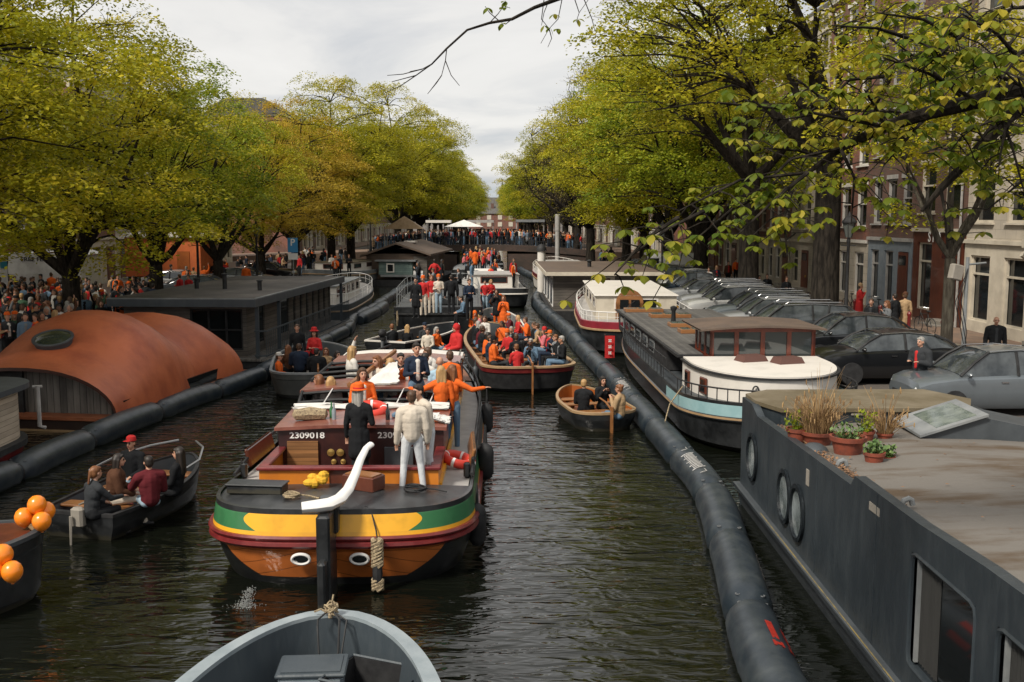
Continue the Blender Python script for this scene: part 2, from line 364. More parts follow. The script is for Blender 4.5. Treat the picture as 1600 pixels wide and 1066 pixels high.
b = MB(); b.b2((-27, -30, QZ - .3), (-21.5, 400, QZ + .12)); struct(b.build('pavement_left', M['brickpave']))
for nm, x, s, side in (('quay_wall', QR, 1, 'right'), ('quay_wall', QL, -1, 'left')):
    t = thing(nm, 'dark brick quay wall with stone coping along the %s bank of the canal' % side, 'wall', (x, 0, 0))
    b = MB(); b.b2((0, -30, -2), (s * .5, FARY, QZ - .12)); b.build('wall', M['brickd'], t)
    b = MB(); b.b2((-s * .06, -30, QZ - .12), (s * .56, FARY, QZ + .05)); b.build('coping', M['dstone'], t)

# ---------------------------------------------------------------- bridge at the far end
BY = 110.0
def bridge():
    t = thing('bridge', 'dark brick canal bridge with one low opening, crowded with people', 'bridge', (0, BY, 0))
    xl, xr = QL, QR + 1
    def topz(x): return 2.72 - .0045 * (x + 1.6) ** 2
    xs = np.linspace(xl, xr, 41)
    def wallpart(y0, y1, name, m, zlo, zhi):
        b = MB(); A = [[(x, y0, zlo(x)) for x in xs], [(x, y0, zhi(x)) for x in xs], [(x, y1, zhi(x)) for x in xs], [(x, y1, zlo(x)) for x in xs], [(x, y0, zlo(x)) for x in xs]]
        b.grid(A); b.build(name, m, t)
    wallpart(0, .5, 'face', M['brickd'], lambda x: topz(x) - .65, topz)
    wallpart(.5, 9.5, 'deck', M['asphalt'], lambda x: topz(x) - .45, lambda x: topz(x) - .1)
    wallpart(9.5, 10, 'face', M['dstone'], lambda x: topz(x) - .65, topz)
    for x0, x1 in ((xl, -4.2), (1.3, xr)):
        b = MB(); x = x0
        top = min(topz(x0), topz(x1)) - .40
        b.b2((x0, .12, -1.5), (x1, 9.8, top)); b.build('abutment', M['brickd'], t)
    for x in np.linspace(xl + .2, xr - .2, 5)[1:4]: pass
    # railing along the near parapet
    b = MB()
    for x in np.linspace(xl, xr, 60): b.box((x, .25, topz(x) + .45), (.04, .04, .9))
    for dz in (.5, .95): b.tube([(x, .25, topz(x) + dz) for x in xs], .03, 4)
    b.build('railing', M['matblack'], t)
    return topz
topz = bridge()
# ramps of street either side of the bridge
b = MB()
for s, x0, x1 in ((1, QR + .9, 40), (-1, QL, -45)):
    z1 = topz(x0) - .1
    b.add([(x0, BY, z1), (x0, BY + 10, z1), (x1, BY + 10, QZ), (x1, BY, QZ), (x0, BY, QZ - 1), (x0, BY + 10, QZ - 1), (x1, BY + 10, QZ - 1), (x1, BY, QZ - 1)],
          [(0, 1, 2, 3), (4, 0, 3, 7), (5, 6, 2, 1), (0, 4, 5, 1)])
struct(b.build('ramp', M['brickpave']))

# ---------------------------------------------------------------- houses
def house(name, label, w, floors, h0, fh, nwin, wallm, framem, face='R', pos=(0, 0), base=None, top='cornice', door=None, bay=False, shop=None, winw=.95, winh=1.75, det=True, group=None, ztop=None):
    """local: facade in the xz plane, looking to -y; x runs 0..w"""
    rz = -math.pi / 2 if face == 'R' else (math.pi / 2 if face == 'L' else 0)
    t = thing(name, label, 'house', (pos[0], pos[1], QZ), rz, group)
    H = h0 + floors * fh + .6
    b = MB(); b.b2((0, .32, -.2), (w, 11, H)); b.build('body', wallm, t)
    b = MB(); g = []; pit = w / nwin
    z = h0
    b.b2((0, 0, h0 - .28), (w, .32, h0 + .55))
    for f in range(floors):
        z0 = h0 + f * fh + .55; z1 = z0 + winh
        for i in range(nwin + 1):
            xa = 0 if i == 0 else pit * (i - .5) + winw / 2
            xb = w if i == nwin else pit * (i + .5) - winw / 2
            b.b2((xa, 0, z0), (xb, .32, z1))
        znext = h0 + (f + 1) * fh + .55 if f < floors - 1 else H
        b.b2((0, 0, z1), (w, .32, znext))
    b.build('wall', wallm, t)
    for f in range(floors):
        z0 = h0 + f * fh + .55
        for i in range(nwin):
            xc = pit * (i + .5)
            b = MB(); hw = winw / 2; fy = .12
            for sx in (-1, 1): b.box((xc + sx * (hw - .045), fy, z0 + winh / 2), (.09, .12, winh))
            for zz, hh in ((.05, .1), (winh - .05, .1), (winh * .56, .07)): b.box((xc, fy, z0 + zz), (winw - .18, .11, hh))
            if det: b.box((xc, -.03, z0 - .04), (winw + .16, .16, .07))
            if det: b.box((xc, -.015, z0 + winh + .1), (winw + .2, .05, .2))
            wf = b.build('window', framem, t)
            b = MB(); b.box((xc, .2, z0 + winh / 2), (winw - .1, .02, winh)); b.build('pane', M['glass'], wf)
    # cornice
    b = MB(); b.b2((-.02, -.35, H - .1), (w + .02, .34, H + .12)); b.b2((0, -.18, H - .45), (w, .0, H - .1))
    for i in range(int(w / .8)): b.b2((.3 + i * .8, -.3, H - .32), (.42 + i * .8, -.18, H - .1))
    b.build('cornice', framem, t)
    b = MB(); zz = H + .12
    b.add([(0, 0, zz), (w, 0, zz), (w, 11, zz), (0, 11, zz), (0, 3.2, zz + 2.2), (w, 3.2, zz + 2.2), (w, 8, zz + 2.2), (0, 8, zz + 2.2)],
          [(0, 1, 5, 4), (1, 2, 6, 5), (2, 3, 7, 6), (3, 0, 4, 7), (4, 5, 6, 7)]); b.build('roof', M['dstone'], t)
    # ground floor
    bm_ = base or wallm
    b = MB(); nb = max(2, nwin); pit = w / nb; hw = pit * .30
    b.b2((0, -.04, 0), (w, .30, .55))
    b.b2((0, -.04, h0 - .75), (w, .30, h0 - .28))
    for i in range(nb + 1):
        xa = 0 if i == 0 else pit * (i - .5) + hw; xb = w if i == nb else pit * (i + .5) - hw
        b.b2((xa, -.04, .55), (xb, .30, h0 - .75))
    b.build('ground_floor', bm_, t)
    b = MB(); b.b2((-.01, -.16, h0 - .28), (w + .01, -.001, h0 - .12)); b.build('string_course', framem, t)
    di = door if door is not None else -1
    for i in range(nb):
        xc = pit * (i + .5)
        if i == di:
            b = MB(); b.box((xc, -.07, (h0 - .75) / 2), (hw * 2 - .04, .05, h0 - .8)); dd = b.build('door', shop or M['mahog'], t)
            b = MB(); b.box((xc + hw * .6, -.13, 1.05), (.05, .06, .14)); b.build('handle', M['brass'], dd)
            b = MB(); b.box((xc, -.11, h0 - 1.15), (hw * 1.5, .02, .45)); b.build('fanlight', M['glass'], dd)
            b = MB(); b.b2((xc - hw - .1, -.9, -.1), (xc + hw + .1, -.05, .16)); b.b2((xc - hw, -.6, .16), (xc + hw, -.05, .32)); b.build('steps', M['stone'], t)
        else:
            b = MB(); zc = (.55 + h0 - .75) / 2; hh = (h0 - 1.3)
            for sx in (-1, 1): b.box((xc + sx * (hw - .045), .1, zc), (.09, .1, hh))
            for zz in (-hh / 2 + .04, hh / 2 - .04, hh * .22): b.box((xc, .1, zc + zz), (hw * 2 - .18, .09, .08))
            wf = b.build('window', framem, t)
            b = MB(); b.box((xc, .18, zc), (hw * 2 - .04, .02, hh)); b.build('pane', M['glass'], wf)
    return t
# ---------------------------------------------------------------- row of houses along the right bank
FX = 19.2
HR = [  # y0, width, floors, ground floor height, floor height, windows, wall, frame, base, door, label
 (28.0, 13.7, 3, 3.9, 3.5, 5, 'ashlar', 'cream', 'cream', 2, 'wide pale stone house with a projecting bay window beside the dark pub front'),
 (41.8, 5.1, 4, 4.3, 3.2, 2, 'brickb', 'cream', 'mahog', 1, 'narrow brown brick house above a dark wooden pub front'),
 (47.0, 5.6, 3, 3.8, 3.3, 3, 'brickb', 'lightgrey', 'bluegrey2', 2, 'house with a pale blue grey painted ground floor and door'),
 (52.7, 7.2, 4, 3.6, 3.2, 3, 'brick', 'white', 'ashlar', 0, 'red brick house with white window frames and grey stone basement'),
 (60.0, 6.6, 4, 3.4, 3.1, 3, 'ashlar', 'cream', 'ashlar', 1, 'cream plastered house left of the red brick one with white frames'),
 (66.7, 5.8, 4, 3.4, 3.2, 3, 'brick', 'white', 'ashlar', 2, 'second red brick house with white frames beyond the cream plastered one'),
 (72.6, 6.6, 4, 3.2, 3.1, 3, 'brick', 'cream', 'cream', 0, 'narrow red brick house with a cream ground floor'),
 (78.3, 8.0, 4, 3.4, 3.1, 3, 'brickb', 'white', 'ashlar', 1, 'dark brown brick house with white frames and stone ground floor'),
 (86.4, 8.0, 3, 3.4, 3.2, 3, 'brick', 'white', 'brick', 1, 'red brick house behind the far trees of the right bank'),
 (94.5, 9.0, 4, 3.4, 3.1, 4, 'brickb', 'cream', 'brickb', 2, 'wide brown brick house nearest the bridge on the right bank'),
]
mat('pale blue paint', (.17, .20, .23), .5, col2=(.22, .25, .28)); M['bluegrey2'] = MATS['pale blue paint']
for i, (y0, wd, fl, h0, fh, nw, wm, fm, bm_, dr, lb) in enumerate(HR):
    h = house('canal_house', lb, wd - .03, fl, h0, fh, nw, M[wm], M[fm], 'R', (FX, y0 + wd), M[bm_], door=dr, winw=wd / nw * .62, winh=2.15, det=True, group='houses along the right bank')
    if i == 1:   # shop sign letters over the pub front
        text_part('sign_lettering', 'S P A', .62, M['cleanwhite'], h, (wd * .5, -.17, h0 - .52), (math.pi / 2, 0, 0))
        b = MB(); b.tube([(wd - .2, -.14, 0), (wd - .2, -.14, 12)], .05, 6); b.build('drainpipe', M['lightgrey'], h)
# bay window and carved canopy on the pale stone house
hb = [o for o in C.objects if o.name == 'canal_house'][0]
b = MB(); b.prism([(5.6, 0), (6.0, -.8), (8.0, -.8), (8.4, 0)], 3.6, 3.9, 0); b.prism([(5.8, 0), (6.1, -.7), (7.9, -.7), (8.2, 0)], 3.9, 4.8)
b.prism([(5.6, 0), (6.0, -.8), (8.0, -.8), (8.4, 0)], 6.7, 7.1)
for x, y in ((6.1, -.66), (7.0, -.66), (7.9, -.66), (5.85, -.1), (8.15, -.1)): b.box((x, y, 5.75), (.14, .12, 1.95))
b.tube([(5.7, -.05, 3.1), (5.7, -.5, 3.3), (5.7, -.6, 3.38)], .13, 8); b.tube([(8.3, -.05, 3.1), (8.3, -.5, 3.3), (8.3, -.6, 3.38)], .13, 8)
bw = b.build('bay_window', M['cream'], hb)
b = MB(); b.prism([(5.9, 0), (6.15, -.6), (7.85, -.6), (8.1, 0)], 4.8, 6.7); b.build('pane', M['glass'], bw)

LX = -27.2
cols = [('brickb', 'white', 'brickb'), ('brick', 'cream', 'cream'), ('ashlar', 'white', 'ashlar'), ('brickb', 'cream', 'mahog')]
y = 26.0
words4 = ['brown brick', 'red brick', 'pale plastered', 'dark brick']
ords = ['nearest', 'second', 'third', 'fourth', 'fifth', 'sixth', 'seventh', 'eighth', 'ninth', 'tenth', 'eleventh', 'twelfth', 'thirteenth', 'fourteenth', 'fifteenth', 'sixteenth']
for i in range(10):
    wd = [8.5, 7.2, 9, 7.6][i % 4]; c = cols[i % 4]
    house('canal_house', '%s house, %s in the row behind the left quay trees' % (words4[i % 4], ords[i]), wd - .03, 2 + i % 2, 3.4, 3.1, 3, M[c[0]], M[c[1]], 'L', (LX, y), M[c[2]], door=i % 3, det=False, winw=1.1, winh=1.9, group='houses along the left bank')
    y += wd
for j, (nm, wm, fm) in enumerate((('brick', 'brick', 'cream'), ('brown', 'brickb', 'white'))):
    pr_ = None
    for i in range(9):
        for sd, fc, xx in ((0, 'R', FX + .2), (1, 'L', LX + 2)):
            yy = 124 + (2 * i + j) * 10 + sd * 4; lb = '%s %s house, %s of its kind beyond the bridge on the %s' % (['red', 'dark'][j], ['brick', 'brown'][j], ords[i], ['right', 'left'][sd])
            if pr_ is None: pr_ = house('canal_house', lb, 9.9, 4, 3.4, 3.2, 3, M[wm], M[fm], 'R', (xx, yy), M[fm], door=1, det=False, winw=1.3, winh=2.0, group='houses beyond the bridge')
            else:
                h = copy_tree(pr_); h.location = (xx, yy, QZ); h.rotation_euler.z = math.pi / 2 * (-1 if fc == 'R' else 1); h['label'] = lb
# orange brick pavilion by the left quay
t = thing('orange_pavilion', 'bright orange box shaped building with white roof edge behind the left quay crowd', 'building', (-21.3, 66, QZ))
b = MB(); b.b2((-2.4, 0, .9), (2.4, 3, 3.4)); b.build('wall', mat('orange boards', (.55, .13, .03), .6, col2=(.48, .11, .03)), t)
b = MB(); b.b2((-2.3, .1, 0), (2.3, 2.9, .9)); b.build('base', M['matblack'], t)
b = MB(); b.b2((-2.5, -.2, 3.4), (2.7, 3.1, 3.65)); b.build('roof', M['white'], t)
b = MB(); b.b2((.9, -.03, 1.0), (1.7, .0, 2.5)); b.build('door', M['dorange'], t)

# far buildings closing the view down the canal
t = thing('brick_school', 'distant red brick building with arched windows closing the end of the canal', 'building', (6, 420, QZ))
b = MB(); b.b2((-17, 0, 0), (17, 12, 6.2)); b.build('wall', M['brick'], t)
b = MB(); b.add([(-17.5, -.5, 6.2), (17.5, -.5, 6.2), (17.5, 12, 6.2), (-17.5, 12, 6.2), (-14, 6, 9.2), (14, 6, 9.2)], [(0, 1, 5, 4), (2, 3, 4, 5), (1, 2, 5), (3, 0, 4)]); b.build('roof', M['dstone'], t)
for i in range(7):
    for k in range(2):
        b = MB(); b.b2((-14 + i * 4.4, -.15, 1.0 + k * 2.8), (-12.3 + i * 4.4, .02, 2.8 + k * 2.8)); b.build('window', M['cream'], t)
for x in (-8, 2, 9):
    b = MB(); b.b2((x, 4, 8), (x + 1.2, 5, 10.4)); b.build('chimney', M['brickb'], t)
t = thing('far_roofs', 'dark roofed houses with a small spire rising behind the distant brick building', 'building', (6, 470, QZ - 2.2))
b = MB(); b.b2((-22, 0, 0), (22, 12, 9)); b.build('wall', M['brickb'], t)
b = MB(); b.add([(-23, -.5, 9), (23, -.5, 9), (23, 12, 9), (-23, 12, 9), (-18, 6, 16), (18, 6, 16)], [(0, 1, 5, 4), (2, 3, 4, 5), (1, 2, 5), (3, 0, 4)]); b.build('roof', M['dstone'], t)
b = MB(); b.b2((-4.5, 3, 12), (-1.5, 6, 17.5)); b.lathe([(2.1, 17.5), (1.2, 19.5), (.5, 21), (.05, 24)], (-3, 4.5, 0), 8); b.build('spire', M['dstone'], t)
b = MB()
for x in (-12, 4, 10): b.box((x, 1.6, 12.6), (2.6, 2, 2))
b.build('dormer', M['white'], t)

# ---------------------------------------------------------------- trees
def quads_mesh(name, V, mt, mats=None):
    n = len(V) // 4; me = bpy.data.meshes.new(name); me.vertices.add(n * 4); me.vertices.foreach_set('co', V.astype(np.float32).ravel())
    me.loops.add(n * 4); me.loops.foreach_set('vertex_index', np.arange(n * 4, dtype=np.int32))
    me.polygons.add(n); me.polygons.foreach_set('loop_start', np.arange(0, n * 4, 4, dtype=np.int32))
    me.polygons.foreach_set('loop_total', np.full(n, 4, dtype=np.int32)); me.materials.append(mt); me.update(); me.validate(); return me

def leaf_quads(P, size, rs, tilt=.55, out=None, aspect=.55):
    """diamond leaves at points P, lying mostly flat and drooping outwards"""
    n = len(P); yaw = rs.uniform(0, 2 * np.pi, n)
    nx = rs.normal(0, tilt, (n, 2)); N = np.stack([nx[:, 0], nx[:, 1], np.ones(n)], 1)
    if out is not None: N[:, :2] += out
    N /= np.linalg.norm(N, axis=1)[:, None]
    D = np.stack([np.cos(yaw), np.sin(yaw), np.zeros(n)], 1); D -= N * (D * N).sum(1)[:, None]; D /= np.linalg.norm(D, axis=1)[:, None]
    S = np.cross(N, D); L = (size * rs.uniform(.6, 1.25, n))[:, None]; W = L * aspect
    V = np.empty((n, 4, 3)); V[:, 0] = P - D * L * .5; V[:, 1] = P + S * W * .5 - N * L * .06; V[:, 2] = P + D * L * .5 - N * L * .15; V[:, 3] = P - S * W * .5 - N * L * .06
    return V.reshape(-1, 3)

def make_tree(seed, H=16.5, rad=8.0, base=3.6, nclump=230, nleaf=300, lsize=.185, leafm='leafA', barkm='bark', tr=.42, lean=(0, 0), bare=False, flat=.42, droop=.25, name='canal_tree', squash=1.0, fill=.55, off=(0, 0)):
    rs = np.random.RandomState(seed); rr = random.Random(seed)
    # clumps in an uneven egg shaped envelope built from a few lobes
    lobes = []
    for i in range(6):
        a = i * 1.05 + rr.uniform(-.3, .3); lobes.append((math.cos(a) * rad * .42, math.sin(a) * rad * .42, base + (H - base) * rr.uniform(.24, .58), rad * rr.uniform(.40, .62), (H - base) * rr.uniform(.22, .38)))
    lobes.append((lean[0] * .5, lean[1] * .5, base + (H - base) * .66, rad * .62, (H - base) * .36))
    lobes.append((rr.uniform(-1, 1), rr.uniform(-1, 1), base + (H - base) * .45, rad * .75, (H - base) * .38))
    lobes = [(l[0] + off[0], l[1] + off[1]) + tuple(l[2:]) for l in lobes]
    cl = []
    while len(cl) < nclump:
        lb = lobes[rr.randrange(len(lobes))]
        v = rs.normal(0, 1, 3); v /= np.linalg.norm(v); q = rr.random() ** (1 / 3.) if rr.random() < fill * .5 else rr.uniform(.82, 1.03)
        p = np.array([lb[0] + v[0] * lb[3] * q, lb[1] + v[1] * lb[3] * q, lb[2] + v[2] * lb[4] * q])
        if p[2] < base - .8: continue
        inside = any(((p[0] - l[0]) / l[3]) ** 2 + ((p[1] - l[1]) / l[3]) ** 2 + ((p[2] - l[2]) / l[4]) ** 2 < .5 for l in lobes)
        if inside and rr.random() > fill: continue
        cl.append(p)
    cl = np.array(cl)
    b = MB(); 
    t0 = Vector((0, 0, 0)); fork = Vector((lean[0] * .1, lean[1] * .1, base * .82))
    b.tube([(0, 0, -.1), (0, 0, .25), (lean[0] * .03, lean[1] * .03, base * .4), fork], [tr * 1.45, tr * 1.08, tr * .95, tr * .9], 12)
    # limbs: k-means like grouping by angle/height
    nl = 7; limbs = []
    for i in range(nl):
        a = 2 * math.pi * i / nl + rr.uniform(-.35, .35); el = rr.uniform(.5, 1.15) if i else 1.45
        L = rad * rr.uniform(.6, .8) if i else (H - base) * .75
        pts = [fork]; d = Vector((math.cos(a) * math.cos(el) + off[0] * .12, math.sin(a) * math.cos(el), math.sin(el))).normalized()
        for k in range(1, 6):
            d = (d + Vector((rr.uniform(-.22, .22), rr.uniform(-.22, .22), rr.uniform(-.05, .22)))).normalized()
            pts.append(pts[-1] + d * L / 4.2)
        b.tube(pts, [tr * .62, tr * .5, tr * .38, tr * .28, tr * .19, tr * .1], 7); limbs.append(pts)
    for p in cl[: (150 if not bare else nclump)]:
        P = Vector(p); best = None
        for pts in limbs:
            for k in range(1, 6):
                d = (pts[k] - P).length + max(0, pts[k].z - P.z) * 1.2
                if best is None or d < best[0]: best = (d, pts[k], k)
        q = best[1]; mid = (q + P) / 2 + Vector((rr.uniform(-.4, .4), rr.uniform(-.4, .4), rr.uniform(.1, .6)))
        r0 = tr * (.17 if best[2] < 3 else .12)
        b.tube([q, q.lerp(mid, .55) + Vector((0, 0, .1)), mid, mid.lerp(P, .6), P], [r0, r0 * .8, r0 * .6, r0 * .42, r0 * .22], 5, caps=False)
        for kk in range(5 if bare else 2):
            e = P + Vector((rr.uniform(-1, 1), rr.uniform(-1, 1), rr.uniform(-.2, .9))) * (1.3 if bare else .9)
            b.tube([mid.lerp(P, .6), (mid.lerp(P, .6) + e) / 2 + Vector((0, 0, .12)), e], [r0 * .35, r0 * .22, r0 * .08], 4, caps=False)
    Ps = []; Os = []
    for p in cl:
        n = int(nleaf * rr.uniform(.7, 1.3)); r = rr.uniform(.75, 1.45) * rad / 6.6
        a = rs.uniform(0, 2 * np.pi, n); q = np.sqrt(rs.uniform(0, 1, n)) * r; h = flat * r
        z = h * (1 - (q / r) ** 2) * rs.uniform(.1, 1.0, n) - droop * (q / r) ** 2 * r + rs.normal(0, .10, n)
        wob = 1 + .25 * np.sin(a * 3 + rr.uniform(0, 6))
        X = p[0] + np.cos(a) * q * wob; Y = p[1] + np.sin(a) * q * wob; Ps.append(np.stack([X, Y, p[2] + z], 1)); Os.append(np.stack([np.cos(a) * q / r, np.sin(a) * q / r], 1) * .45)
    Ps = np.concatenate(Ps); Os = np.concatenate(Os)
    t = thing(name, None, 'tree')
    b.build('trunk', M[barkm], t, smooth=True)
    me = quads_mesh('crown', leaf_quads(Ps, lsize, rs, .5, Os), M[leafm]); o = bpy.data.objects.new('crown', me); C.objects.link(o); o.parent = t
    return t
protos = [make_tree(11, leafm='leafA'), make_tree(12, H=15.5, rad=7.6, leafm='leafB'), make_tree(13, H=17.5, rad=8.2, leafm='leafA', nclump=250),
          make_tree(14, H=15.5, rad=7.4, leafm='leafC', nclump=210, nleaf=250, fill=.5), make_tree(15, H=16, rad=6.5, leafm='leafD', nclump=170, nleaf=30, bare=True, fill=.9, lsize=.13)]
protos.append(make_tree(16, H=19, rad=6.2, base=8.0, nclump=120, nleaf=170, fill=.35, leafm='leafA', tr=.52, off=(-3.2, 0)))
protos.append(make_tree(17, H=11.5, rad=4.6, base=4.2, nclump=120, nleaf=190, lsize=.13, fill=.8, leafm='leafA', tr=.17, barkm='barkl'))
used = set()
def put_tree(k, x, y, s=1.0, rz=0, sz=1.0, label='', group='', z=QZ):
    o = protos[k] if k not in used else copy_tree(protos[k]); used.add(k)
    o.location = (x, y, z); o.rotation_euler.z = rz; o.scale = (s, s, s * sz); o['label'] = label; o['group'] = group
    return o
desc = {0: 'full yellow green crown', 1: 'dense fresh green crown', 2: 'tall broad yellow green crown', 3: 'thin ochre crown', 4: 'nearly bare brown crown', 5: 'high open crown', 6: 'thin grey trunk'}
LT = [(16.5, 2, .80), (27.5, 0, .86), (38.5, 2, .84), (49, 1, .82), (60, 0, .73), (71, 3, .72), (82, 3, .88), (91, 2, .95), (101, 0, 1.05)]
for i, (yy, k, s) in enumerate(LT):
    put_tree(k, -15.9 + rnd.uniform(-.3, .3) + (yy > 90) * 1.6, yy, s, rnd.uniform(0, 6.28), 1, '%s tree of the left quay row, with a %s' % (ords[i].replace('nearest', 'first').capitalize(), desc[k]), 'trees along the left quay')
RT = [(28.6, 6, 1.0), (39, 5, 1.0), (51, 5, .97), (63, 1, 1.12), (75, 0, 1.12), (87, 2, 1.1), (99, 0, 1.1)]
for i, (yy, k, s) in enumerate(RT):
    put_tree(k, 12.6 + (yy < 30) * .15, yy, s, rnd.uniform(0, 6.28) if k != 5 else (yy > 45) * .5 - .2, 1.02, '%s tree of the right quay row, with a %s' % (ords[i].replace('nearest', 'first').capitalize(), desc[k]), 'trees along the right quay')
for i in range(16):
    yy = 126 + i * 15; k = [2, 0, 1, 0, 2, 1][i % 6]
    put_tree(k, -12.0 + min(i, 8) * .25, yy, 1.12 if i < 3 else 1.0, i * 1.3, 1.05, '%s beyond the bridge on the left, with a %s' % ((ords[i] + ' tree' if i else 'nearest tree') , desc[k]), 'trees beyond the bridge')
for i in range(16):
    yy = 124 + i * 15; k = [4, 4, 0, 4, 1, 2, 0, 1][i % 8]
    put_tree(k, 9.6 - min(i, 8) * .2, yy, 1.15 if i < 4 else 1.0, i * 1.7, 1.05, '%s beyond the bridge on the right, with a %s' % ((ords[i] + ' tree' if i else 'nearest tree'), desc[k]), 'trees beyond the bridge')
for i, (x, yy) in enumerate(((9.5, 103), (9.0, 113))):
    put_tree(4, x, yy, 1.1, i * 2.2, 1.1, ['nearly bare brown tree leaning out by the right end of the bridge', 'second nearly bare brown tree just behind the bridge end'][i], 'trees beyond the bridge')
# ---------------------------------------------------------------- people
# a body is a union of tapered limbs, remeshed into one skin; every face takes the clothing of the limb nearest to it
SKIN, TOP, TRO, HAIR, SHOE, EYE, TRIM, INNER = range(8)
_sk = {}
def cap_mesh(b, a, c, ra, rb, n=10):
    a = Vector(a); c = Vector(c); d = c - a; L = max(d.length, 1e-4); d = d / L
    X = d.orthogonal().normalized(); Y = d.cross(X); rings = []
    for k in range(4): t = math.pi / 2 * (k + .35) / 4.35; rings.append((a - d * ra * math.cos(t), ra * math.sin(t)))
    rings += [(a, ra), (c, rb)]
    for k in range(3, -1, -1): t = math.pi / 2 * (k + .35) / 4.35; rings.append((c + d * rb * math.cos(t), rb * math.sin(t)))
    vs = [p + (X * math.cos(2 * math.pi * j / n) + Y * math.sin(2 * math.pi * j / n)) * r for p, r in rings for j in range(n)]
    fs = [(i * n + j, (i + 1) * n + j, (i + 1) * n + (j + 1) % n, i * n + (j + 1) % n)[::-1] for i in range(len(rings) - 1) for j in range(n)]
    fs += [tuple(range(n - 1, -1, -1)), tuple(range((len(rings) - 1) * n, len(rings) * n))]
    b.add(vs, fs)
def skin_up(prims, voxel, name, smooth=4, dec=None):
    b = MB()
    for p in prims:
        if p[0] == 'c': cap_mesh(b, *p[1:5])
        else: b.ball(p[1], p[2], 0, 14, 9)
    me = bpy.data.meshes.new('tmp'); me.from_pydata(b.v, [], b.f); me.update()
    o = bpy.data.objects.new('tmp', me); C.objects.link(o)
    r = o.modifiers.new('r', 'REMESH'); r.mode = 'VOXEL'; r.voxel_size = voxel
    s = o.modifiers.new('s', 'SMOOTH'); s.factor = .5; s.iterations = smooth
    if dec: dm = o.modifiers.new('d', 'DECIMATE'); dm.ratio = dec
    dg = bpy.context.evaluated_depsgraph_get(); out = bpy.data.meshes.new_from_object(o.evaluated_get(dg))
    bpy.data.objects.remove(o); bpy.data.meshes.remove(me); out.name = name
    n = len(out.polygons); ctr = np.empty(n * 3, dtype=np.float32); out.polygons.foreach_get('center', ctr); ctr = ctr.reshape(-1, 3)
    best = np.full(n, 1e9); idx = np.zeros(n, dtype=np.int32)
    for p in prims:
        if p[0] == 'c':
            a = np.array(p[1]); c = np.array(p[2]); d = c - a; L2 = max((d * d).sum(), 1e-8)
            t = np.clip(((ctr - a) @ d) / L2, 0, 1); dist = np.linalg.norm(ctr - a - t[:, None] * d, axis=1) - (p[3] + (p[4] - p[3]) * t)
        else:
            rr_ = np.array(p[2] if hasattr(p[2], '__len__') else (p[2],) * 3); q = (ctr - np.array(p[1])) / rr_; k = np.linalg.norm(q, axis=1)
            dist = (k - 1) * rr_.min()
        dist = dist - (.004 if p[-1] in (EYE,) else 0)
        up = dist < best; best[up] = dist[up]; idx[up] = p[-1]
    out.polygons.foreach_set('material_index', idx); out.polygons.foreach_set('use_smooth', [True] * n)
    for k in range(8): out.materials.append(None)
    out.update(); return out

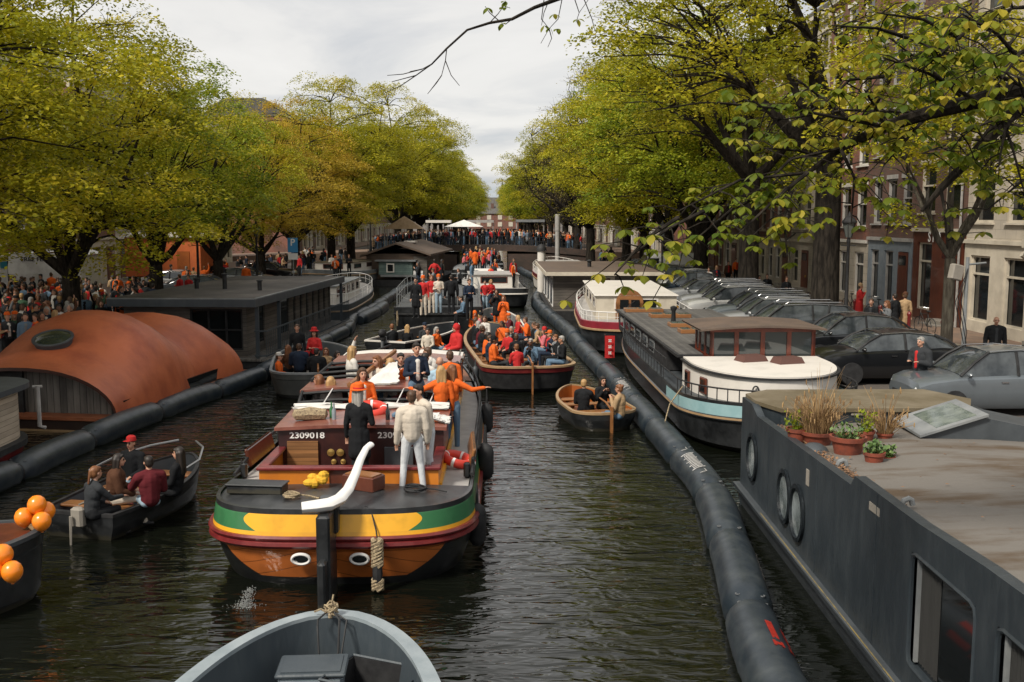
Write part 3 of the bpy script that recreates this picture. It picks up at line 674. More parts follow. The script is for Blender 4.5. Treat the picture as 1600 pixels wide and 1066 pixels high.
def V3(*a): return np.array(a, dtype=float)
def rotz(v, a): c, s = math.cos(a), math.sin(a); return V3(v[0] * c - v[1] * s, v[0] * s + v[1] * c, v[2])
def body_prims(pose='stand', arms='down', coat=False, hair='short', female=False, puffy=0, lean=0.0, turn=0.0, fine=True, legs=None, bare=False, hood=False, skirt=False, pitch=0.0, inner=0):
    """facing +y, origin on the floor between the feet; returns prims for the body and prims for the hair"""
    P = []; sit = pose == 'sit'
    hz = .50 if sit else .93; hy = -.05 if sit else 0
    f = .93 if female else 1.0; pw = .020 + puffy
    def T(z, y=0, x=0):          # torso point, leaning about the hips
        d = z; return V3(x, hy + y + math.sin(lean) * d, hz + math.cos(lean) * d - y * math.sin(lean) * .5)
    hip = T(0)
    P.append(('e', tuple(T(.02)), (.160 + (.01 if female else 0), .125, .13), TRO))
    P.append(('e', tuple(T(.18)), (.138 * f + pw, .108 + pw, .15), TOP))
    P.append(('e', tuple(T(.34)), (.160 * f + pw, .120 + pw, .17), TOP))
    P.append(('c', tuple(T(.06)), tuple(T(.40)), .118 * f + pw, .126 * f + pw, TOP))
    if female: 
        for s in (-1, 1): P.append(('e', tuple(T(.36, .075, s * .07)), (.065, .06, .065), TOP))
    sw = .165 * f + puffy
    P += [('c', tuple(T(.462, 0, s * sw)), tuple(T(.485, 0, s * .05)), .060 + pw * .6, .075 + pw * .6, TOP) for s in (-1, 1)]
    P.append(('c', tuple(T(.49, .0)), tuple(T(.54, .0)), .085, .060, TOP))
    if puffy > 0: P.append(('e', tuple(T(.27)), (.150 * f + pw, .112 + pw, .27), TOP))
    if inner: P.append(('c', tuple(T(.10, .082 + pw)), tuple(T(.45, .076 + pw)), .052, .058, INNER))
    if inner == 2: P += [('c', tuple(T(.51, .03, -.04)), tuple(T(.51, .03, .04)), .072, .072, INNER), ('c', tuple(T(.5, .09 + pw, .03)), tuple(T(.28, .12 + pw, .05)), .03, .035, INNER)]
    neck0 = T(.52, .005); headc = T(.70, .03); 
    P.append(('c', tuple(neck0), tuple(headc - V3(0, .01, .05)), .052 * f, .05 * f, SKIN))
    def H(x, y, z):
        v = V3(x, y, z); c, s = math.cos(pitch), math.sin(pitch); v = V3(v[0], v[1] * c - v[2] * s, v[1] * s + v[2] * c)
        return headc + rotz(v, turn)
    P += [('e', tuple(H(0, -.012, .03)), (.076, .092, .092), SKIN), ('e', tuple(H(0, .022, -.035)), (.058, .068, .075), SKIN), ('c', tuple(H(0, .05, -.075)), tuple(H(0, .055, -.08)), .032, .028, SKIN)]
    if fine:
        P += [('c', tuple(H(0, .086, .015)), tuple(H(0, .106, -.02)), .011, .016, SKIN),
              ('c', tuple(H(-.02, .084, -.052)), tuple(H(.02, .084, -.052)), .009, .009, TRIM)]
        for s in (-1, 1):
            P.append(('e', tuple(H(s * .030, .083, .012)), (.013, .008, .008), EYE))
            P.append(('c', tuple(H(s * .018, .086, .033)), tuple(H(s * .044, .078, .034)), .006, .005, HAIR))
            P.append(('e', tuple(H(s * .078, -.005, -.005)), (.012, .022, .032), SKIN))
    Hh = []
    if hood: P += [('e', tuple(H(0, -.03, .03)), (.105, .115, .13), TOP), ('e', tuple(H(0, -.045, -.09)), (.10, .09, .09), TOP)]
    elif hair != 'none':
        Hh += [('e', tuple(H(0, -.022, .050)), (.086, .096, .088), HAIR), ('e', tuple(H(0, -.055, .0)), (.078, .06, .085), HAIR), ('c', tuple(H(-.04, .055, .088)), tuple(H(.04, .055, .088)), .022, .022, HAIR)]
        if hair in ('long', 'shoulder'):
            zl = -.36 if hair == 'long' else -.20
            for s in (-1, 0, 1): Hh.append(('c', tuple(H(s * .055, -.06, .02)), tuple(H(s * .07, -.085, zl)), .052, .034, HAIR))
            for s in (-1, 1): Hh.append(('c', tuple(H(s * .078, .0, .02)), tuple(H(s * .085, -.02, zl * .75)), .026, .022, HAIR))
        if hair == 'bun': Hh.append(('e', tuple(H(0, -.10, .085)), (.045, .045, .045), HAIR))
        if hair == 'tail': Hh += [('c', tuple(H(0, -.11, .05)), tuple(H(0, -.16, -.16)), .034, .018, HAIR)]
    # arms: elbow and wrist offsets from the shoulder (x outwards)
    A = {'down': ((.05, -.03, -.28), (.07, .03, -.52)), 'front': ((.06, .02, -.27), (-.06, .22, -.22)), 'up': ((.10, .10, .20), (.04, .16, .44)),
         'out': ((.24, .10, -.13), (.42, .26, -.10)), 'lap': ((.05, .05, -.27), (-.03, .27, -.33)), 'hips': ((.17, -.06, -.22), (.02, .06, -.38)), 'phone': ((.05, .06, -.26), (-.08, .20, -.02)),
         'reach': ((.06, .18, -.20), (.02, .42, -.22))}
    if isinstance(arms, str): arms = (arms, arms)
    for s, am in zip((-1, 1), arms):
        e, w_ = A[am] if isinstance(am, str) else am
        sh = T(.452, 0, s * (sw + .012)); el = sh + V3(s * e[0], e[1], e[2]); wr = sh + V3(s * w_[0], w_[1], w_[2])
        if lean and am in ('down', 'lap', 'front'): el = el + V3(0, .02, 0)
        P.append(('c', tuple(sh), tuple(el), .055 + pw * .7, .043 + pw * .6, TOP))
        P.append(('c', tuple(el), tuple(wr), .041 + pw * .6, .030 + pw * .5, SKIN if bare else TOP))
        d = (wr - el); d /= np.linalg.norm(d); side = np.cross(d, V3(0, 0, 1)); 
        if np.linalg.norm(side) < .2: side = V3(0, 1, 0)
        side /= np.linalg.norm(side); nrm = np.cross(side, d)
        pc = wr + d * .055
        if fine:
            for q in (-1.1, -.35, .35, 1.1):
                P.append(('c', tuple(wr + d * .02 + side * q * .010), tuple(wr + d * .085 + side * q * .021), .016, .014, SKIN))
                m1 = wr + d * .088 + side * q * .023; ln = (.036, .044, .040, .032)[int(round(q * 1.4 + 1.5))] if -1 < q < 1 else .036
                m2 = m1 + d * ln - nrm * .010; P.append(('c', tuple(m1), tuple(m2), .0100, .0095, SKIN)); P.append(('c', tuple(m2), tuple(m2 + d * .022 - nrm * .018), .0095, .0085, SKIN))
            th = wr + d * .03 + side * .03 * -s; P.append(('c', tuple(th), tuple(th + d * .045 + side * .028 * -s - nrm * .012), .013, .010, SKIN))
        else: P.append(('c', tuple(wr + d * .02), tuple(wr + d * .13), .036, .026, SKIN))
    # legs
    for s in (-1, 1):
        hp = T(-.02, 0, s * .088)
        if sit:
            kn = V3(s * .13, hy + .43, .51); an = V3(s * .13, hy + .46 + (.04 * s), .09)
        elif legs == 'stride': kn = V3(s * .09, .14 * s + .05, .50); an = V3(s * .09, .24 * s - .02, .09 if s > 0 else .12)
        elif legs == 'apart': kn = V3(s * .14, .03, .50); an = V3(s * .18, -.02, .09)
        else: kn = V3(s * .095, .025, .50); an = V3(s * .10, -.01 + .03 * s, .09)
        P.append(('c', tuple(hp), tuple(kn), .088 + (.008 if female else 0), .066, TRO)); P.append(('c', tuple(kn), tuple(an), .064, .054, TRO))
        P.append(('c', tuple(an + V3(0, -.03, -.045)), tuple(an + V3(s * .015, .14, -.055)), .042, .032, SHOE))
    if coat:
        if sit:
            P.append(('c', tuple(T(.05)), (0, hy + .22, .52), .15, .15, TOP))
        else:
            P.append(('c', (0, hy, hz + .05), (0, hy - .01, .62), .155, .165, TOP)); P.append(('c', (0, hy, .8), (0, hy, .60), .17, .165, TOP))
            for s in (-1, 1): P.append(('c', (s * .08, hy, hz), (s * .10, hy, .55), .11, .11, TOP))
    if skirt and not sit: P.append(('c', (0, 0, .92), (0, 0, .72), .15, .19, TRO))
    return P, Hh
SKINM = [mat('skin_light', (.50, .27, .18), .5), mat('skin_tan', (.40, .20, .12), .5), mat('skin_brown', (.17, .08, .045), .5)]
HAIRM = {k: mat('hair_' + k, c, .55, col2=c2, scale=30, stretch=(1, 1, .15)) for k, c, c2 in (('dark', (.012, .009, .007), (.03, .02, .015)), ('brown', (.05, .025, .012), (.10, .05, .025)), ('blonde', (.34, .20, .08), (.48, .30, .13)),
        ('auburn', (.14, .05, .02), (.22, .09, .03)), ('grey', (.22, .21, .19), (.4, .38, .35)))}
CLO = {'black': (.013, .014, .016), 'navy': (.018, .028, .05), 'white': (.62, .59, .54), 'cream': (.60, .53, .44), 'orange': (.72, .13, .02), 'red': (.50, .03, .03), 'maroon': (.11, .015, .02), 'blue': (.10, .22, .36), 'denim': (.12, .19, .27),
       'lightdenim': (.30, .40, .48), 'grey': (.18, .19, .20), 'brown': (.09, .04, .022), 'camel': (.40, .27, .15), 'green': (.05, .10, .06), 'pink': (.55, .16, .18), 'yellow': (.7, .4, .04), 'charcoal': (.035, .038, .042), 'lightblue': (.35, .5, .6), 'whitejeans': (.62, .64, .66)}
CLOM = {k: mat('cloth_' + k, c, .85, col2=tuple(x * .82 for x in c), scale=5, lo=.35, hi=.8, bump=.6, bscale=6, spec=.2) for k, c in CLO.items()}
EYEM = mat('eye_dark', (.02, .015, .012), .3); LIPM = mat('lips', (.38, .12, .10), .5); SHOEM = {'black': M['matblack'], 'white': M['cleanwhite'], 'brown': M['mahog'], 'orange': CLOM['orange']}
_cache = {}
def proto(key, fine):
    k = (tuple(sorted(key.items())), fine)
    if k not in _cache:
        P, Hh = body_prims(fine=fine, **key)
        if fine: _cache[k] = (skin_up(P, .0125, 'body', 3), skin_up(Hh, .014, 'hair', 2) if Hh else None)
        else: _cache[k] = (skin_up(P + Hh, .03, 'body', 2, .6), None)
    return _cache[k]
NPEOPLE = 0
def person(loc, rz, top='black', tro='denim', hair='brown', style='short', skin=0, shoe='black', label=None, group=None, shirt='white', fine=False, hat=None, s=1.0, pose='stand', arms='down', parent=None, **kw):
    """one person; rz is the direction faced, 0 = along +y (away from the camera), pi = towards the camera"""
    global NPEOPLE; NPEOPLE += 1
    key = dict(pose=pose, arms=arms, hair=style, **kw); bm_, hm_ = proto(key, fine)
    me = bm_.copy()
    ms = [SKINM[skin], CLOM[top], CLOM[tro], HAIRM[hair], SHOEM[shoe], EYEM, LIPM, CLOM[shirt]]
    for i, m_ in enumerate(ms): me.materials[i] = m_
    o = bpy.data.objects.new('person', me); C.objects.link(o); o.location = loc; o.rotation_euler.z = rz; o.scale = (s, s, s)
    tag(o, label, 'person', group)
    if hm_:
        h = hm_.copy()
        for i in range(8): h.materials[i] = HAIRM[hair]
        ho = bpy.data.objects.new('hair', h); C.objects.link(ho); ho.parent = o
    if hat:
        sit = pose == 'sit'; lean = kw.get('lean', 0); hz = .50 if sit else .93
        c = (0, (-.05 if sit else 0) + .015 + math.sin(lean) * .78, hz + math.cos(lean) * .785)
        b = MB()
        if hat[0] == 'fedora': b.lathe([(.02, -.005), (.15, -.012), (.155, .0), (.10, .012), (.098, .04), (.09, .10), (.06, .125), (.0, .118)], c, 18)
        elif hat[0] == 'cap': b.lathe([(.094, -.03), (.097, .0), (.085, .05), (.05, .075), (.0, .08)], c, 14); b.box((c[0], c[1] + .12, c[2] - .015), (.13, .11, .012), bev=.004)
        elif hat[0] == 'beanie': b.lathe([(.096, -.045), (.10, .0), (.085, .06), (.045, .09), (.0, .10)], c, 12)
        m_ = CLOM[hat[1]]; b.build('hat', m_, o, smooth=True)
        if hat[0] == 'fedora':
            b = MB(); b.lathe([(.100, .010), (.102, .012), (.100, .038), (.098, .04)], c, 18); b.build('hat_band', CLOM['red'], o)
    return o
# ---------------------------------------------------------------- hulls
def outline(L, B, bow=(2.0, 1.6), stern=None, tw=.8, n=18, mid=.45):
    """closed plan outline, stern centre -> right side -> bow -> left side; stern=(p, q, length) rounded, else a transom of width tw*B"""
    R_ = []; ym = L * mid
    if stern:
        p, q, ln = stern
        for i in range(n + 1):
            a = math.pi / 2 * (1 - i / n); s = math.sin(a); c = math.cos(a)
            R_.append((B / 2 * max(c, 0) ** (2 / p), ln - ln * max(s, 0) ** (2 / q)))
        for i in range(1, 5): R_.append((B / 2, ln + (ym - ln) * i / 5))
    else:
        for i in range(5): R_.append((B / 2 * tw * i / 4, 0))
        for i in range(1, 7): s = 1 - i / 7; R_.append((B / 2 * (1 - (1 - tw) * s ** 2), ym * i / 7))
    p, q = bow
    for i in range(n + 1):
        s = (i / n); s = 1 - (1 - s) ** 1.3
        R_.append((B / 2 * (max(0, 1 - s ** p)) ** (1 / q), ym + (L - ym) * s))
    return R_ + [(-x, y) for x, y in reversed(R_[1:-1])]
def half_beam(out, y):
    h = [(p[1], p[0]) for p in out if p[0] >= 0]; best = 0
    for (a, xa), (c, xc) in zip(h, h[1:]):
        if min(a, c) <= y <= max(a, c) and abs(c - a) > 1e-9: best = max(best, xa + (xc - xa) * (y - a) / (c - a))
    return best
def shell(b, out, rows, L, sheer, mids=None, yc=None):
    """rows: (z or dz-from-sheer as ('s', dz), kx, ky, material)"""
    yc = L * .5 if yc is None else yc; n = len(out); rings = []
    for z, kx, ky, _m in rows:
        ring = []
        for x, y in out:
            zz = sheer(y / L) + z[1] if isinstance(z, tuple) else z
            ring.append((x * kx, yc + (y - yc) * ky, zz))
        rings.append(ring)
    for i in range(len(rings) - 1):
        vs = rings[i] + rings[i + 1]
        if mids is None: b.add(vs, [(j, n + j, n + (j + 1) % n, (j + 1) % n)[::-1] for j in range(n)], rows[i + 1][3])
        else:
            for j in range(n):
                q = [rings[i][j], rings[i + 1][j], rings[i + 1][(j + 1) % n], rings[i][(j + 1) % n]]
                c = [sum(p[k] for p in q) / 4 for k in range(3)]
                b.add(q, [(3, 2, 1, 0)], mids(i, c, rows[i + 1][3]))
    return rings
def strip(b, out, y0, y1, z, w0=None, w1=None, m=0, n=8, inset=.05, cam=0.0):
    """deck between y0 and y1, the full width or from the hull's edge in to +-w"""
    ys = [y0 + (y1 - y0) * i / n for i in range(n + 1)]
    if w0 is None:
        b.grid([[(hb * s, y, (z(y) if callable(z) else z) + cam * (1 - s * s)) for s in (-1, -.6, -.2, .2, .6, 1)] for y in ys for hb in [max(half_beam(out, y) - inset, .01)]], m)
    else:
        for sg in (-1, 1):
            b.grid([[(sg * w0, y, z(y) if callable(z) else z), (sg * max(half_beam(out, y) - inset, w0), y, z(y) if callable(z) else z)] for y in ys], m, flip=sg < 0)
def local(t):
    M_ = Matrix.Translation(t.location) @ t.rotation_euler.to_matrix().to_4x4()
    return lambda x, y, z: M_ @ Vector((x, y, z))

def open_boat(name, label, L, B, loc, rz, z0=.55, z1=.8, hull=None, rim=None, inner=None, floor=None, bow=(2.0, 1.5), stern=None, tw=.8, fz=.12, benches=(), band=None, cat='boat', engine=None, fenders=(), rimw=.07, group=None, benchm=None, bench_z=.42):
    t = thing(name, label, cat, loc, rz, group); out = outline(L, B, bow, stern, tw)
    sh = lambda u: z0 + (z1 - z0) * max(0, (u - .15) / .85) ** 2
    b = MB(); mats = [hull or M['black'], band or hull or M['black']]
    shell(b, out, [(('s', 0), .985, .995, 0), (('s', -.03), 1, 1, 1), (('s', -.2), .985, .995, 1), (('s', -.24), .97, .99, 0), (.12, .9, .97, 0), (-.05, .8, .94, 0), (-.35, .4, .85, 0)], L, sh)
    b.build('hull', mats, t, smooth=True)
    b = MB(); k = 1 - 2 * rimw / B; ky = 1 - 2 * rimw / L
    shell(b, out, [(('s', -.045), 1.012, 1.004, 0), (('s', .015), 1.012, 1.004, 0), (('s', .02), k, ky, 0), (('s', -.05), k, ky, 0)], L, sh); b.build('gunwale', rim or M['tan'], t, smooth=True)
    b = MB(); r = shell(b, out, [(('s', -.02), k + .001, ky, 0), (fz + .12, k * .93, ky * .985, 0), (fz, k * .86, ky * .97, 0)], L, sh); b.build('inner_side', inner or M['darkgrey'], t, smooth=True)
    b = MB(); ring = r[-1]; b.add(ring, [tuple(range(len(ring)))]); b.build('floor', floor or M['oldwood'], t)
    for y in benches:
        hb = half_beam(out, y) * .9; b = MB(); b.box((0, y, bench_z), (hb * 2, .32, .05), bev=.015)
        for s in (-1, 1): b.box((s * hb * .6, y, bench_z / 2 + fz / 2), (.05, .22, bench_z - fz - .06))
        b.build('bench', benchm or M['wood'], t)
    if engine == 'outboard':
        b = MB(); b.M = Matrix.Translation((0, -.12, z0 + .18)); b.ball((0, -.05, .16), (.15, .22, .17)); b.box((0, -.03, -.05), (.2, .26, .2), bev=.05)
        b.build('outboard_motor', M['matblack'], t, smooth=True)
        b = MB(); b.M = Matrix.Translation((0, -.12, z0 + .18)); b.box((0, -.05, -.4), (.09, .16, .6), bev=.03); b.tube([(0, .05, .1), (.04, .6, .2)], [.02, .026], 6); b.ball((0, -.06, -.68), (.05, .2, .05)); b.box((0, .1, -.12), (.22, .06, .28), bev=.01)
        b.build('motor_leg', M['grey'], t)
    if engine == 'rudder':
        b = MB(); b.box((0, -.10, z0 * .4), (.05, .16, z0 + .5), bev=.01); b.tube([(0, -.1, z0 + .1), (0, .4, z0 + .22), (0, .95, z0 + .25)], [.03, .026, .02], 6); b.build('rudder', M['wood'], t, smooth=True)
    for (x, y, zf) in fenders: fender(t, x, y, zf)
    return t, out, sh
def fender(t, x, y, z, m='darkgrey', s=1.0):
    b = MB(); b.lathe([(.01, -.30 * s), (.07 * s, -.27 * s), (.11 * s, -.2 * s), (.115 * s, .12 * s), (.09 * s, .2 * s), (.03, .25 * s), (.012, .5 * s)], (x, y, z), 10); b.build('fender', M[m], t, smooth=True)

# ---------------------------------------------------------------- the big canal barge
TJ = thing('sailing_barge', 'old flat bottomed sailing barge with yellow and green painted stern, red cabin and white tiller', 'barge', (-2.48, 15.0, 0), R(-.3))
TL, TB = 16.6, 4.15
tout = outline(TL, TB, (2.4, 2.0), (3.6, 2.3, 1.7), n=70, mid=.5)
tsh = lambda u: 1.10 + .12 * max(0, (.25 - u) / .25) ** 2 - .10 * math.sin(min(max((u - .1) / .8, 0), 1) * math.pi) + .45 * max(0, (u - .6) / .4) ** 2
b = MB()
rows = [(('s', .03), .975, .992, 0), (('s', .03), 1, 1, 0), (('s', -.05), 1.003, 1.001, 0)]
for i in range(1, 17): rows.append((('s', -.05 - .0197 * i), 1.004 + .0013 * i, 1.001 + .0005 * i, 1))
rows += [(('s', -.365), 1.05, 1.012, 2), (('s', -.40), 1.058, 1.014, 2), (('s', -.435), 1.05, 1.012, 2), (('s', -.45), 1.035, 1.009, 2), (('s', -.47), 1.05, 1.012, 2), (('s', -.52), 1.056, 1.013, 2), (('s', -.57), 1.03, 1.008, 2)]
for i in range(1, 15): f = i / 14; rows.append((('s', -.57 - .85 * f), 1.0 - .13 * f ** 1.5, 1.0 - .04 * f ** 1.3, 3))
rows.append((-.6, .7, .92, 0))
def tcol(i, c, m):
    x, y, z = c; ax = abs(x); d = tsh(y / TL) - z
    if m == 1:
        if d > .315: return 1
        edge = 1.16 + (.16 * math.sin((d - .05) / .27 * math.pi) if d < .25 else .05)
        return 4 if y < 6 else 5
    if m == 3:
        if y > 1.6: return 0
        q = (d - .57) / .50
        return 3
    if m == 2 and y > 7: return 5 if y > 9 else 2
    return m
shell(b, tout, rows, TL, tsh, tcol)
def painted(name, a_, c_, kind):
    m = mat(name, (.5, .5, .5), .4, coat=.3); nt = m.node_tree; L = nt.links; sp = nt.nodes.new('ShaderNodeSeparateXYZ'); tc = [n for n in nt.nodes if n.type == 'TEX_COORD'][0]; L.new(tc.outputs['Object'], sp.inputs[0])
    ax = mth(nt, 'ABSOLUTE', sp.outputs[0]); x, y, z = sp.outputs
    if kind == 'band': f = mth(nt, 'LESS_THAN', ax, mth(nt, 'MULTIPLY_ADD', mth(nt, 'SINE', mth(nt, 'MULTIPLY', mth(nt, 'SUBTRACT', 1.20, z), 12.0)), .15, 1.20))
    else:
        ax = mth(nt, 'ABSOLUTE', mth(nt, 'ADD', x, .02)); q = mth(nt, 'MULTIPLY', mth(nt, 'SUBTRACT', .66, z), 1.9); w = mth(nt, 'MULTIPLY_ADD', mth(nt, 'POWER', mth(nt, 'MAXIMUM', q, 0.0), 1.6), -.60, 1.72)
        f = mth(nt, 'MULTIPLY', mth(nt, 'LESS_THAN', ax, w), mth(nt, 'LESS_THAN', q, 1.0))
    f = mth(nt, 'MULTIPLY', f, mth(nt, 'LESS_THAN', y, 1.7))
    n = nt.nodes.new('ShaderNodeTexNoise'); n.inputs['Scale'].default_value = 3; n.inputs['Detail'].default_value = 8; L.new(tc.outputs['Object'], n.inputs['Vector'])
    q = nt.nodes.new('ShaderNodeMix'); q.data_type = 'RGBA'; L.new(f, q.inputs['Factor']); q.inputs[6].default_value = (*c_, 1); q.inputs[7].default_value = (*a_, 1)
    h = nt.nodes.new('ShaderNodeMix'); h.data_type = 'RGBA'; h.blend_type = 'MULTIPLY'; h.inputs['Factor'].default_value = 1; L.new(q.outputs[2], h.inputs[6]); L.new(mth(nt, 'MULTIPLY_ADD', n.outputs['Fac'], 1.1, .42, True), h.inputs[7])
    if kind == 'low':
        sm = mth(nt, 'GREATER_THAN', mth(nt, 'FRACT', mth(nt, 'MULTIPLY', mth(nt, 'ADD', z, mth(nt, 'MULTIPLY', ax, .28)), 4.2)), .06)
        g = nt.nodes.new('ShaderNodeMix'); g.data_type = 'RGBA'; g.blend_type = 'MULTIPLY'; g.inputs['Factor'].default_value = 1; L.new(h.outputs[2], g.inputs[6]); L.new(mth(nt, 'MULTIPLY_ADD', sm, .6, .4), g.inputs[7]); h = g
    L.new(h.outputs[2], nt.nodes['Principled BSDF'].inputs['Base Color']); return m
b.build('hull', [M['black'], M['yellow'], M['dred'], painted('painted transom', (.54, .15, .03), (.012, .013, .014), 'low'), painted('painted band', (.85, .42, .02), (.035, .16, .06), 'band'), M['darkgrey']], TJ, smooth=True)
tz = lambda y: tsh(y / TL) - .01
b = MB(); strip(b, tout, .06, 1.8, tz, m=0, n=10, inset=.06, cam=.05); b.build('aft_deck', M['tar'], TJ, smooth=True)
b = MB(); strip(b, tout, 1.8, 12.9, lambda y: tz(y) - .03, 1.4, n=14, inset=.08); b.build('side_deck', M['lightgrey'], TJ)
b = MB(); strip(b, tout, 12.9, 16.45, lambda y: tz(y) + .0, n=10, inset=.07, cam=.08); b.build('foredeck', mat('brown deck', (.26, .12, .065), .5, col2=(.2, .085, .05), scale=2, bump=.1), TJ, smooth=True)
b = MB()
for sg in (-1, 1):
    b.tube([(sg * (half_beam(tout, y) - .03), y, tz(y) + .10 + .18 * min(1, (y - 2.3) / 1.5)) for y in np.linspace(2.3, 16.0, 26)], .035, 6)
    for y in np.linspace(2.8, 15.6, 14): b.tube([(sg * (half_beam(tout, y) - .03), y, tz(y)), (sg * (half_beam(tout, y) - .03), y, tz(y) + .27)], .018, 5)
b.build('rail', M['matblack'], TJ, smooth=True)
# aft coaming
b = MB(); cw = 1.5
b.b2((-cw, 1.8, 1.0), (-.33, 1.87, 1.40)); b.b2((.33, 1.8, 1.0), (cw, 1.87, 1.40)); 
for sg in (-1, 1): b.b2((sg * cw, 1.87, 1.0), (sg * (cw - .07), 3.35, 1.40))
b.build('coaming', M['orange'], TJ)
b = MB(); b.b2((-cw - .04, 1.75, 1.401), (cw + .04, 1.93, 1.46), bev=.015)
for sg in (-1, 1): b.b2((sg * (cw + .04), 1.93, 1.401), (sg * (cw - .14), 3.35, 1.46), bev=.015)
b.build('coaming_rim', M['dred'], TJ)
b = MB(); b.b2((-.33, 1.82, .9), (.33, 1.86, 1.40)); b.b2((-1.4, 1.95, .82), (1.4, 3.3, .86)); b.build('well', M['mahog'], TJ)
# cabin rear wall with the boat number
b = MB(); b.b2((-cw, 3.35, .7), (cw, 3.42, 1.78)); b.build('cabin_wall', mat('dark maroon wall', (.028, .010, .010), .35, col2=(.05, .015, .012), scale=3, coat=.3), TJ)
b = MB(); b.b2((-1.34, 3.30, 1.12), (-.78, 3.345, 1.56)); b.build('hatch_panel', mat('pine boards', (.30, .14, .05), .5, col2=(.22, .1, .035), scale=4, stretch=(.3, 1, 3), plank=(2, .07, .4)), TJ)
b = MB(); b.b2((.42, 3.30, 1.05), (.95, 3.345, 1.45), bev=.01); b.build('hatch_panel', M['darkgrey'], TJ)
for x in (-.55, -.38): b = MB(); b.lathe([(.02, 0), (.07, .01), (.07, .03), (.03, .05)], (x, 3.3, 1.35), 12, axis='y'); b.lathe([(.02, 0), (.05, .01), (.05, .03), (.0, .05)], (x + .05, 3.3, 1.18), 12, axis='y'); b.build('gauge', M['brass'], TJ)
for x in (-.98, .62): text_part('number_lettering', '2309018', .155, M['cleanwhite'], TJ, (x, 3.342, 1.66), (math.pi / 2, 0, 0), sx=1.18)
b = MB(); b.grid([[(-cw - .06 + .0, y, z), (-.5, y, z + .05), (.5, y, z + .05), (cw + .06, y, z)] for y, z in ((3.28, 1.76), (3.28, 1.82), (4.85, 1.86), (4.85, 1.76))]); b.build('cabin_roof', M['redroof'], TJ)
b = MB()
for sg in (-1, 1): b.b2((sg * (cw - .01), 3.42, 1.0), (sg * (cw - .06), 12.9, 1.75))
b.build('cabin_side', M['dred'], TJ)
b = MB()
for sg in (-1, 1): b.b2((sg * cw, 1.95, 1.0), (sg * (cw + .05), 12.9, 1.14))
b.build('side_trim', M['yellow'], TJ)
b = MB(); b.b2((-1.42, 4.7, .45), (1.42, 12.9, .5)); b.build('saloon_floor', M['wood'], TJ)
for y0 in (5.9, 8.9): 
    for sg in (-1, 1): b = MB(); b.b2((sg * .75, y0, .5), (sg * 1.40, y0 + 2.3, .95)); b.build('saloon_seat', M['mahog'], TJ)
# sloping open skylight frames and roof pieces
b = MB()
def bar(y, z, w=cw): b.tube([(-w, y, z - .06), (-w * .5, y, z), (w * .5, y, z), (w, y, z - .06)], .035, 6)
for y, z in ((4.95, 1.88), (5.25, 1.98), (5.6, 2.10)): bar(y, z)
for y, z in ((6.95, 2.2), (7.7, 2.2), (8.5, 2.2), (9.2, 2.2)): bar(y, z)
for x in (-cw, cw): b.tube([(x, 4.9, 1.75), (x, 5.65, 2.08)], .035, 6); b.tube([(x, 6.7, 2.14), (x, 9.4, 2.14)], .04, 6)
b.build('skylight_frame', M['matblack'], TJ, smooth=True)
b = MB()
for x in (-1.0, -.3, .45, 1.1): b.tube([(x, 4.9, 1.88), (x + .12, 5.65, 2.14)], .012, 5)
b.build('strut', M['cleanwhite'], TJ)
for y0, y1, m_, z in ((5.65, 6.8, 'redroof', 2.17), (9.4, 10.7, 'redroof', 2.2), (10.7, 12.0, 'white', 2.12), (12.0, 12.95, 'wood', 1.95)):
    b = MB(); b.grid([[(-cw - .05, y, zz - .07), (-cw * .5, y, zz), (cw * .5, y, zz), (cw + .05, y, zz - .07)] for y, zz in ((y0, z - .1), (y0, z), (y1, z), (y1, z - .12))]); b.build('roof_section', M[m_], TJ)
b = MB()
for sg in (-1, 1):
    for y0, y1, m_ in ((4.9, 5.6, 0), (5.6, 9.4, 0), (9.4, 12.4, 0)): b.b2((sg * (cw - .02), y0, 1.75), (sg * (cw - .05), y1, 2.08 if y0 > 5 else 1.84))
b.b2((-cw, 12.86, 1.1), (cw, 12.9, 2.0)); b.build('saloon_glazing', M['glass'], TJ)
# rudder and white swan-neck tiller
b = MB(); b.box((-.02, -.34, .45), (.20, .62, 1.75), bev=.03); b.box((-.02, -.1, 1.2), (.30, .24, .55), bev=.03); b.box((-.02, -.62, .1), (.12, .5, 1.2), bev=.03); b.build('rudder', M['black'], TJ)
b = MB(); pts = [(-.34, -.50, 1.42), (-.14, -.46, 1.43), (.04, -.40, 1.44), (.17, -.24, 1.47), (.26, .0, 1.55), (.31, .35, 1.68), (.34, .75, 1.82), (.39, 1.1, 1.93), (.45, 1.25, 1.96)]
b.tube(pts, [.10, .115, .118, .108, .088, .075, .065, .056, .062], 10, sq=.8, up=(0, 0, 1)); b.build('tiller', M['cleanwhite'], TJ, smooth=True)
for sg, x in ((-1, -.22), (1, .34)):
    x = sg * .44 - .02; b = MB(); y = -.065
    b.M = Matrix.Translation((x, y, .50)) @ Euler((R(14), 0, 0)).to_matrix().to_4x4()
    b.tube([(.135 * math.cos(a), 0, .085 * math.sin(a)) for a in np.linspace(0, 2 * math.pi, 24, endpoint=False)], .024, 6, closed=True); pr = b.build('porthole', M['cleanwhite'], TJ, smooth=True)
    b = MB(); b.M = Matrix.Translation((x, y, .50)) @ Euler((R(14), 0, 0)).to_matrix().to_4x4(); b.ball((0, .0, 0), (.125, .012, .078)); b.build('pane', M['glass'], pr)
